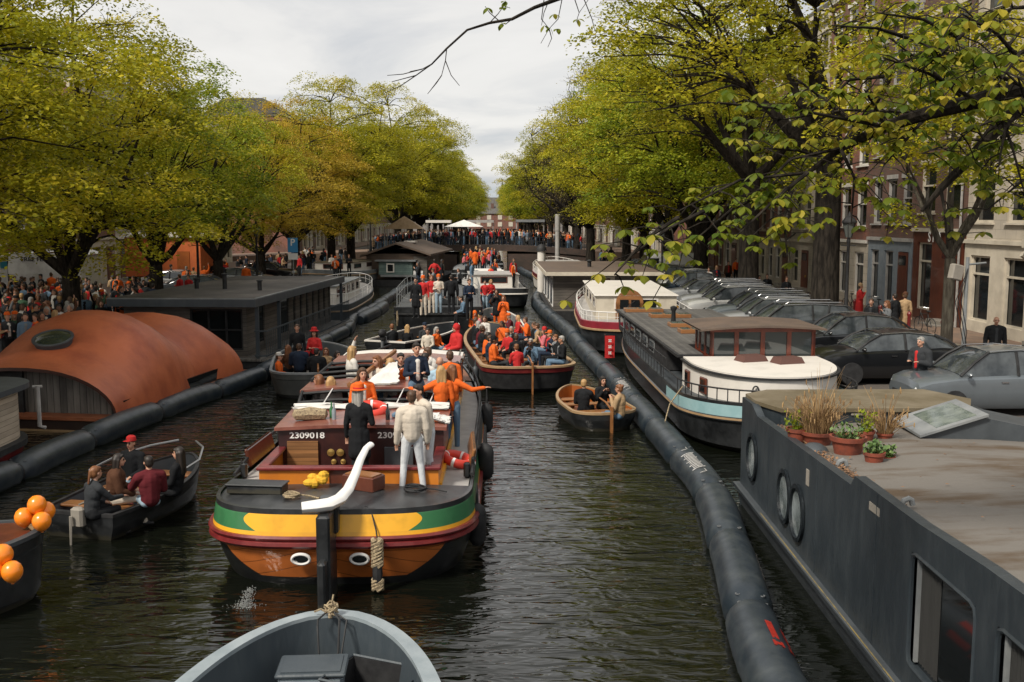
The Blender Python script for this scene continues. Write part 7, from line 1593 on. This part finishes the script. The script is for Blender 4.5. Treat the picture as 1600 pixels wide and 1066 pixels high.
# standing people around the dark barge and white rimmed sloop
G6 = 'people standing on the dark barge and the sloop beside it'
for px, py, zf, rz, c, tr_, h, st, pose, ar, kw, lb in (
    (661, 432, 1.3, 175, 'red', 'cream', 'brown', 'short', 'stand', 'down', dict(hat=('beanie', 'orange')), 'person in a red jacket and orange hat at the left of the dark barge deck'),
    (674, 430, 1.3, 185, 'red', 'cream', 'auburn', 'shoulder', 'stand', 'down', {}, 'woman in an open red coat over white in the middle of the dark barge'),
    (685, 430, 1.3, 190, 'cream', 'lightdenim', 'blonde', 'short', 'stand', 'front', dict(hat=('beanie', 'orange')), 'person in a cream jacket right of the open red coat'),
    (650, 434, 1.3, 160, 'black', 'black', 'dark', 'short', 'stand', 'down', dict(coat=True), 'person in a long black coat leftmost on the dark barge'),
    (705, 430, 1.3, 10, 'black', 'black', 'dark', 'short', 'stand', 'down', dict(puffy=.04), 'broad man in black with his back turned on the dark barge'),
    (733, 436, 1.3, 200, 'navy', 'black', 'brown', 'short', 'stand', 'front', {}, 'person in navy at the right rail of the dark barge'),
    (727, 462, 1.0, 100, 'denim', 'black', 'dark', 'short', 'sit', 'lap', dict(lean=.3), 'person in a denim jacket bending over at the right rail'),
    (758, 438, .45, 175, 'red', 'lightdenim', 'dark', 'short', 'stand', 'hips', {}, 'man in a red jacket and light jeans with hands in pockets'),
    (767, 437, .45, 200, 'red', 'denim', 'blonde', 'shoulder', 'stand', 'front', {}, 'blonde woman in red beside the man in light jeans'),
    (776, 452, .45, 170, 'black', 'orange', 'dark', 'long', 'stand', 'phone', dict(coat=True), 'woman in a long black coat with orange boots'),
    (787, 462, .45, 165, 'orange', 'black', 'auburn', 'long', 'stand', 'phone', dict(coat=True), 'woman in an orange coat drinking in the white rimmed sloop'),
    (742, 487, .3, 190, 'orange', 'denim', 'brown', 'none', 'sit', 'lap', dict(hood=True), 'person in an orange hooded top seated at the stern of the white rimmed sloop'),
    (757, 495, .3, 160, 'white', 'denim', 'brown', 'shoulder', 'sit', 'lap', {}, 'person in white seated beside the orange hooded top')):
    person(hd(px, py, zf, pose == 'sit'), R(rz), c, tr_, h, st, label=lb, group=G6, fine=True, pose=pose, arms=ar, female=st in ('shoulder', 'long'), **kw)
# right quay
G7 = 'people on the right quay'
for px, py, rz, c, tr_, h, st, ar, kw, lb in (
    (1557, 495, 165, 'black', 'black', 'brown', 'none', 'down', dict(coat=True, puffy=.03), 'balding man in a black coat standing alone on the right pavement'),
    (1344, 444, 260, 'red', 'black', 'brown', 'short', 'phone', dict(coat=True, hat=('beanie', 'camel')), 'woman in a long red coat and tan hat by the street lamp'),
    (1362, 467, 150, 'black', 'black', 'brown', 'short', 'front', dict(coat=True), 'man in black facing the group outside the pale blue house'),
    (1387, 470, 100, 'grey', 'black', 'auburn', 'shoulder', 'phone', {}, 'woman in grey with a red scarf eating outside the pale blue house'),
    (1399, 459, 20, 'black', 'black', 'dark', 'short', 'down', dict(coat=True), 'person in a long black coat with back turned left of the tan coat'),
    (1415, 458, -10, 'camel', 'camel', 'brown', 'short', 'down', dict(coat=True, hat=('beanie', 'brown')), 'person in a long tan coat and brown hat'),
    (1440, 527, 120, 'charcoal', 'black', 'grey', 'short', 'front', dict(puffy=.04), 'person in a dark jacket with red collar between the black saloon and thin tree'),
    (1186, 430, 190, 'black', 'black', 'dark', 'short', 'down', dict(coat=True), 'tall person in black left of the thick right trunk'), (1199, 428, 160, 'black', 'black', 'brown', 'short', 'down', dict(coat=True), 'second tall person in black close to the thick right trunk'),
    (1229, 432, 185, 'black', 'denim', 'brown', 'short', 'front', {}, 'man with a beard in black just left of the thick trunk'), (1150, 404, 200, 'orange', 'black', 'brown', 'short', 'down', {}, 'person in an orange jacket behind the silver estate'),
    (1120, 415, 170, 'navy', 'black', 'blonde', 'shoulder', 'down', {}, 'person in navy behind the parked dark estate'), (1108, 418, 150, 'white', 'denim', 'brown', 'short', 'front', {}, 'person in white by the tree behind the parked cars'), (1138, 408, 185, 'brown', 'black', 'dark', 'short', 'down', {}, 'person in brown beside the orange jacket')):
    p = hd(px, py, QZ); 
    person(p, R(rz), c, tr_, h, st, label=lb, group=G7, fine=p.y < 48, inner=1, shirt='red' if lb[:4] == 'pers' else 'charcoal', arms=ar, female=st == 'shoulder', **kw)
# random crowds: labelled afterwards by colour and order from the left
CW = []
tops_dark = ['black'] * 9 + ['navy'] * 3 + ['charcoal'] * 3 + ['red'] * 2 + ['orange'] * 2 + ['maroon', 'grey', 'brown', 'camel', 'white', 'denim', 'green']
tops_or = ['orange'] * 5 + ['red'] * 4 + ['black'] * 5 + ['navy', 'white', 'camel', 'maroon', 'denim', 'pink', 'charcoal']
word = {'charcoal': 'charcoal', 'whitejeans': 'white', 'lightblue': 'light blue', 'denim': 'denim blue'}
rc = random.Random(99)
POSES = [dict(arms='down'), dict(arms='front'), dict(arms='phone'), dict(arms='hips'), dict(arms=('down', 'up')), dict(arms='down', coat=True), dict(arms=('front', 'down'), hair_='shoulder')]
def rperson(p, rz, place, tops=tops_dark, sit=False, s=1.0, fine=False, top=None, hatp=.18):
    c = top or rc.choice(tops); q = dict(rc.choice(POSES)) if not sit else dict(pose='sit', arms=rc.choice(['lap', 'front', 'phone']), lean=rc.choice([0, .12]))
    st = q.pop('hair_', rc.choice(['short', 'short', 'shoulder'])); h = rc.choice(['dark', 'dark', 'brown', 'brown', 'auburn', 'blonde', 'grey'])
    hat = (rc.choice(['beanie', 'cap']), rc.choice(['orange', 'red', 'black', 'orange'])) if rc.random() < hatp else None
    if fine: q.pop('coat', None)
    q['inner'] = rc.choice([0, 1, 1, 2])
    o = person(p, rz, c, rc.choice(['black', 'denim', 'navy', 'black', 'charcoal']), h, st, skin=rc.choice([0, 0, 0, 1, 1, 2]), group=None, fine=fine, hat=hat, shirt=rc.choice(['white', 'orange', 'grey', 'cream', 'orange', 'denim', 'red', 'black']), s=s * rc.uniform(.94, 1.04), **q)
    CW.append((o, c, place)); return o
# crowded red sloop
L_ = local(boats['crowd'][0]); ob = boats['crowd'][1]; n = 0
for k in range(9):
    y = .9 + k * 1.13
    for sx in (-1, 1):
        hb = half_beam(ob, y) - .48; rperson(L_(sx * hb, y, .38), boats['crowd'][0].rotation_euler.z + sx * PI / 2 + rc.uniform(-.3, .3), 'seated in the crowded red sloop', tops_or, True, fine=k < 5, top=['orange', 'navy', 'orange', 'black', None, 'black', None, None, None][k] if sx < 0 else ['black', 'black', 'navy', None, 'camel', None, 'orange', None, None][k])
for x, y, c in ((-.35, 1.0, 'red'), (.3, 2.1, 'denim'), (0, 3.6, 'black'), (-.1, 5.0, 'red'), (.2, 6.4, 'black'), (0, 7.8, 'orange')): rperson(L_(x, y, .2), rc.choice([0, PI, PI * .8]) + rc.uniform(-.4, .4), 'seated in the crowded red sloop', tops_or, True, fine=y < 5, top=c)
def deckcrowd(t, out, n, y0, y1, z, place, tops, sit=.2, face=None):
    L_ = local(t)
    for i in range(n):
        y = y0 + (y1 - y0) * (i + rc.random()) / n; hb = max(half_beam(out, y) - .45, .2); rperson(L_(rc.uniform(-hb, hb), y, z), rc.uniform(-PI, PI) if face is None else face + rc.uniform(-.6, .6), place, tops, rc.random() < sit)
deckcrowd(BG, bo_, 5, 10, 16, 1.35, 'on the dark barge', tops_dark)
deckcrowd(SB, so_, 9, .8, 18, 1.08, 'aboard the white saloon boat', tops_or)
deckcrowd(PB, po_, 20, .6, 15.5, 1.10, 'on the party barge before the bridge', tops_or, .3)
deckcrowd(UB, uo_, 6, .3, 8, .72, 'on the barge under the bridge', tops_dark, .3)
deckcrowd(boats['girls'][0], boats['girls'][1], 3, 4.5, 7.5, .15, 'in the white rimmed sloop', tops_dark, .6)
# yacht passengers
for px, py, c in ((518, 396, 'white'), (530, 398, 'navy'), (545, 397, 'black'), (524, 402, 'orange')): rperson(hd(px, py, 1.1), rc.uniform(2.6, 3.6), 'on the white motor yacht', top=c)
# the bridge: three ranks
for i in range(52):
    x = -13.4 + 22.8 * (i + .5) / 52 + rc.uniform(-.1, .1); r_ = i % 3
    rperson(Vector((x, BY + .8 + r_ * 1.1 + rc.uniform(-.2, .3), topz(x) - .1)), rc.choice([PI, PI, 1.5, -1.5]) + rc.uniform(-.5, .5), 'on the bridge', tops_dark, hatp=.22)
# left quay crowd
for i in range(80):
    y = 31.0 + 10.5 * (i / 80) + rc.random(); x = -14.3 - rc.random() * (1.6 + (y - 31) * .45)
    rperson(Vector((x, y, QZ)), rc.uniform(-PI, PI), 'in the left quay crowd', tops_dark, hatp=.12, fine=False)
for i in range(12):
    y = 46 + 52 * rc.random() ** 1.2; rperson(Vector((-14.5 - rc.random() * 4.2, y, QZ)), rc.uniform(-PI, PI), 'further along the left quay', tops_or if i % 2 else tops_dark)
for i in range(4): rperson(Vector((9.6 + rc.random() * 3, 80 + 24 * rc.random(), QZ)), rc.uniform(-PI, PI), 'on the far right quay', tops_or)
by = {}
for o, c, place in CW: by.setdefault((place, c), []).append(o)
_inv = cam.matrix_basis.inverted()
def scrx(o): v = _inv @ o.location; return v.x / -v.z
for (place, c), L_ in by.items():
    L_.sort(key=scrx); cw_ = word.get(c, c)
    for i, o in enumerate(L_):
        o['group'] = 'people ' + place
        o['label'] = ('%s from left of the people in %s %s' % (NUMS[i], cw_, place)) if len(L_) > 1 else 'only person in %s %s' % (cw_, place)
print('PEOPLE', NPEOPLE)
# the farthest ranks of the crowd, past the three hundred built one by one: one mass
CV, CF, CM_ = [], [], []; off = 0; cmats = [SKINM[0], HAIRM['dark'], HAIRM['brown'], SHOEM['black']] + [CLOM[k] for k in ('black', 'navy', 'charcoal', 'red', 'orange', 'camel', 'white', 'denim')]
base_ms = [proto(dict(pose='stand', arms=a, hair='short'), False)[0] for a in ('down', 'front')]
arr = []
for bm0 in base_ms:
    co = np.empty(len(bm0.vertices) * 3, dtype=np.float32); bm0.vertices.foreach_get('co', co); arr.append((co.reshape(-1, 3), [tuple(p.vertices) for p in bm0.polygons], [p.material_index for p in bm0.polygons]))
spots = [(-13.4 + 22.8 * rc.random(), BY + 1.6 + 7 * rc.random(), None) for _ in range(170)] + [(-15 - 5 * rc.random(), 62 + 44 * rc.random(), QZ) for _ in range(50)] + [(-15.5 - 9 * rc.random(), 42 + 11.5 * rc.random(), QZ) for _ in range(95)] + [(-1.4 + rc.uniform(-1.6, 1.6), 124 + 14 * rc.random(), .78) for _ in range(26)]
for x, y, z in spots:
    if z is None: z = topz(x) - .1
    co, fs, mi = rc.choice(arr); a = rc.uniform(-PI, PI); s_ = rc.uniform(.92, 1.05); ca, sa = math.cos(a) * s_, math.sin(a) * s_
    CV.append(np.stack([co[:, 0] * ca - co[:, 1] * sa + x, co[:, 0] * sa + co[:, 1] * ca + y, co[:, 2] * s_ + z], 1))
    tp = 4 + rc.choice([0, 0, 0, 0, 0, 1, 1, 2, 2, 3, 4, 5, 6, 7]); tr_ = 4 + rc.choice([0, 1, 2, 7]); hr = rc.choice([1, 2]); mm = [0, tp, tr_, hr, 3, 3, 0, 10]
    CF += [tuple(q + off for q in f) for f in fs]; CM_ += [mm[q] for q in mi]; off += len(co)
me = bpy.data.meshes.new('crowd'); me.from_pydata(np.concatenate(CV).tolist(), [], CF); [me.materials.append(m_) for m_ in cmats]; me.polygons.foreach_set('material_index', CM_); me.polygons.foreach_set('use_smooth', [True] * len(CF))
tag(link_ := bpy.data.objects.new('crowd', me), 'mass of distant people packed behind the front ranks on the bridge and far quay', 'crowd', kind='stuff'); C.objects.link(link_)
# balloons on the party boat
def balloons(label, c, offs, r=.21):
    t = thing('balloon_cluster', label, 'balloons', c)
    for x, y, z in offs:
        b = MB(); b.lathe([(.001, z + r * 1.08), (r * .45, z + r * .98), (r * .8, z + r * .68), (r * .98, z + r * .25), (r, z), (r * .95, z - r * .3), (r * .75, z - r * .68), (r * .42, z - r * .98), (r * .12, z - r * 1.16), (.006, z - r * 1.22)], (x, y, 0), 22); b.lathe([(.02, z - r * 1.2), (.012, z - r * 1.08)], (x, y, 0), 8); b.build('balloon', M['balloon'], t, smooth=True)
    b = MB()
    for x, y, z in offs: b.tube([(x, y, z - r * 1.15), (x * .3, y * .3, -.05), (0, 0, -.2)], .004, 4)
    b.build('string', M['rope'], t)
balloons('bunch of orange balloons tied at the bow tip of the dark party boat', at(56, 815, 1.15), [(.03, 0, .25), (-.16, -.02, .07), (.13, -.1, .03), (.10, .12, .12)], .135)
balloons('bunch of orange balloons lower on the side of the party boat at the picture edge', at(10, 888, 1.05), [(-.04, 0, .18), (.11, -.08, -.02), (-.13, -.10, .0)], .135)
rperson(local(boats['orangeb'][0])(-.3, 4.3, .25), 2.6, 'in the party boat with balloons', top='white', sit=True)['label'] = 'person in a striped white top half cut off in the boat with the balloons'

# ---------------------------------------------------------------- foreground tree with large fresh leaves
def big_leaf(b, p, d, n_, L, fold=.25):
    """one folded drooping leaf: from p along d, face normal n_"""
    s_ = d.cross(n_).normalized(); prof = [(0, .0), (.18, .16), (.42, .36), (.66, .42), (.85, .27), (1.0, .0)]; V = []
    for u, w_ in prof:
        c = p + d * L * u - n_ * L * .28 * u * u; V += [c - s_ * w_ * L * .8 - n_ * (-w_ * fold * L), c - n_ * .0, c + s_ * w_ * L * .8 + n_ * (w_ * fold * L)]
    b.add(V, [(i * 3 + k, i * 3 + k + 1, i * 3 + k + 4, i * 3 + k + 3) for i in range(5) for k in (0, 1)])
rf = random.Random(21); FT = thing('foreground_tree', 'tree overhanging from the right edge with big fresh lime leaves close to the camera', 'tree', (11.2, 8.2, QZ))
FO = FT.location; bt = MB(); lf = MB()
def pp(px, py, Y): return atY(px, py, Y) - FO
bt.tube([(0, 0, -.1), (0, 0, .4), (-.1, -.1, 3.0), (-.2, 0, 5.2)], [.42, .33, .3, .27], 12)
hub = Vector((-.2, 0, 5.1)); hub2 = Vector((-.6, .1, 8.0)); bt.tube([hub, (-.4, .05, 6.5), hub2, (-.3, .6, 11)], [.26, .22, .18, .1], 10)
def cluster(p, L, n=5):
    a0 = rf.uniform(0, 6.28)
    for k in range(n):
        a = a0 + k * 6.28 / n + rf.uniform(-.25, .25); dr = rf.uniform(.15, .75); d = Vector((math.cos(a), math.sin(a), -dr)).normalized(); nn = Vector((math.cos(a) * dr, math.sin(a) * dr, 1.0)).normalized(); nn = (nn + Vector((rf.uniform(-.2, .2), rf.uniform(-.2, .2), 0))).normalized()
        big_leaf(lf, p, d, nn, L * rf.uniform(.7, 1.15), rf.uniform(.1, .35))
def twig(a, c, r0, nl, L, spread=.35, depth=1):
    nl = int(nl * 1.45)
    mid = (a + c) / 2 + Vector((rf.uniform(-.06, .06), rf.uniform(-.06, .06), rf.uniform(.0, .1))); path = [a, a.lerp(mid, .6), mid, mid.lerp(c, .6), c]; bt.tube(path, [r0, r0 * .85, r0 * .7, r0 * .5, r0 * .3], 6)
    for i in range(nl):
        u = (i + rf.random()) / nl * .85 + .15; q = a.lerp(mid, u * 2) if u < .5 else mid.lerp(c, u * 2 - 1)
        e = q + Vector((rf.uniform(-1, 1), rf.uniform(-1, 1), rf.uniform(-.7, .35))) * spread
        bt.tube([q, (q + e) / 2 + Vector((0, 0, .03)), e], [.008, .006, .004], 4, caps=False); cluster(e, L)
        if depth and rf.random() < .75: e2 = e + Vector((rf.uniform(-1, 1), rf.uniform(-1, 1), rf.uniform(-.8, .2))) * spread * .8; bt.tube([e, e2], [.005, .003], 4, caps=False); cluster(e2, L * .9)
# limbs given as chains of points in front of the houses
B1 = [hub2, pp(1720, 120, 8.6), pp(1600, 135, 8.6), pp(1527, 158, 8.8), pp(1453, 176, 9.0), pp(1383, 198, 9.2), pp(1313, 232, 9.4), pp(1262, 270, 9.6)]
bt.tube(B1, [.13, .085, .075, .068, .06, .05, .035, .02], 8)
B2 = [hub, pp(1720, 120, 9.6), pp(1600, 160, 9.8), pp(1566, 190, 9.8), pp(1524, 240, 10), pp(1470, 295, 10.2), pp(1440, 330, 10.2)]; bt.tube(B2, [.14, .10, .085, .07, .055, .035, .018], 8)
for px0, py0, px1, py1, Y, n in ((1453, 176, 1200, 190, 9.2, 7), (1383, 198, 1120, 160, 8.6, 9), (1313, 232, 1180, 300, 9, 7), (1262, 270, 1060, 330, 8.6, 9), (1262, 270, 1150, 370, 8.4, 5), (1100, 330, 985, 400, 8.2, 5), (1060, 340, 960, 430, 8.0, 5), (1313, 232, 1330, 350, 9, 6), (1240, 290, 1230, 400, 8.6, 6), (1470, 295, 1480, 390, 9.6, 4),
    (1600, 135, 1420, 60, 8.2, 8), (1527, 158, 1380, 90, 8.3, 8), (1600, 100, 1500, 20, 7.6, 7), (1640, 60, 1560, 130, 7.0, 6), (1600, 160, 1560, 260, 8.5, 6), (1566, 190, 1600, 300, 8.6, 4), (1453, 176, 1380, 260, 8.8, 8), (1383, 198, 1350, 140, 8.8, 7), (1500, 60, 1370, 20, 8.2, 6), (1420, 60, 1300, 40, 8.4, 4), (1640, 200, 1590, 120, 6.6, 3), (1560, 20, 1440, 110, 8.0, 8), (1380, 120, 1290, 160, 8.6, 5), (1600, 40, 1480, 180, 9.5, 9), (1640, 130, 1500, 120, 9.8, 9), (1560, 220, 1440, 240, 9.6, 8), (1500, 150, 1390, 60, 9.9, 9), (1650, 260, 1540, 330, 9.4, 6), (1620, 10, 1540, 60, 7.4, 7), (1600, 200, 1500, 210, 9.0, 8), (1340, 200, 1240, 120, 9.2, 6), (1300, 250, 1170, 230, 9.5, 7), (1200, 300, 1080, 380, 9.1, 5)):
    twig(pp(px0, py0, Y + .3), pp(px1, py1, Y), .018, n, .10, .34)
# bare twigs hanging into the sky at the top
tw = [pp(1700, -160, 8.6), pp(1200, -110, 9), pp(1000, -60, 9), pp(900, -12, 9), pp(835, 12, 9), pp(800, 30, 9), pp(765, 36, 9), pp(730, 47, 9), pp(698, 76, 9), pp(675, 100, 9), pp(650, 118, 9), pp(612, 128, 9)]
bt.tube([hub2] + tw, [.10, .07, .05, .035, .022, .016, .014, .012, .010, .009, .007, .005, .003], 6)
for ch in ([(698, 76), (696, 95), (690, 118), (672, 142)], [(696, 95), (705, 118), (718, 134)], [(675, 100), (660, 108), (640, 112)], [(650, 118), (625, 135), (602, 145)], [(660, 108), (630, 116), (605, 118)], [(690, 118), (682, 130), (668, 147)], [(765, 36), (778, 22), (790, 6)], [(800, 30), (790, 38), (784, 36)], [(780, 33), (765, 20), (758, 10)],
           [(850, 0), (846, 30), (858, 45), (845, 68)], [(858, 45), (862, 60), (856, 74)], [(880, -10), (872, 30), (858, 45)], [(895, -10), (905, 20), (900, 35)], [(862, -10), (850, 20), (846, 40)], [(905, -20), (925, 30), (930, 50)], [(1180, -120), (940, -30), (905, 20)]):
    bt.tube([pp(x, y, 9) for x, y in ch], [.006, .005, .004, .003][:len(ch)] if len(ch) == 4 else [.006, .0045, .003], 4)
for x, y in ((762, 12), (784, 37), (788, 12), (860, 44), (872, 45), (903, 30), (866, 22), (790, 2), (850, 40)): 
    p = pp(x, y, 9)
    for k in range(3): big_leaf(lf, p, Vector((rf.uniform(-1, 1), rf.uniform(-1, 1), rf.uniform(-.9, .1))).normalized(), Vector((0, 0, 1)), .06)
bt.build('trunk', M['bark'], FT, smooth=True); lf.build('crown', M['leafN'], FT, smooth=True)
# water thrown up by the barge outlet
t = None; b = MB(); p = at(383, 948, 0); rs = random.Random(4)
for k in range(420):
    h_ = rs.random() ** 1.5; x = rs.gauss(0, .03 + .03 * (1 - h_)) + .08 * h_; y = rs.gauss(0, .04); r_ = rs.uniform(.0025, .006); b.ball((x, y, .02 + h_ * .26), (r_, r_, r_ * 2.2), 0, 5, 3)
for k in range(240): a = rs.uniform(0, 6.28); q = abs(rs.gauss(0, .13)); r_ = rs.uniform(.003, .007); b.ball((q * math.cos(a), q * math.sin(a) * .8, .01), (r_ * 1.6, r_, r_ * .5), 0, 5, 3)
tag(b.build('water_splash', mat('foam', (.33, .34, .33), .15), loc=p), 'small foaming splash from the outlet at the left of the barge stern', 'splash', kind='stuff')
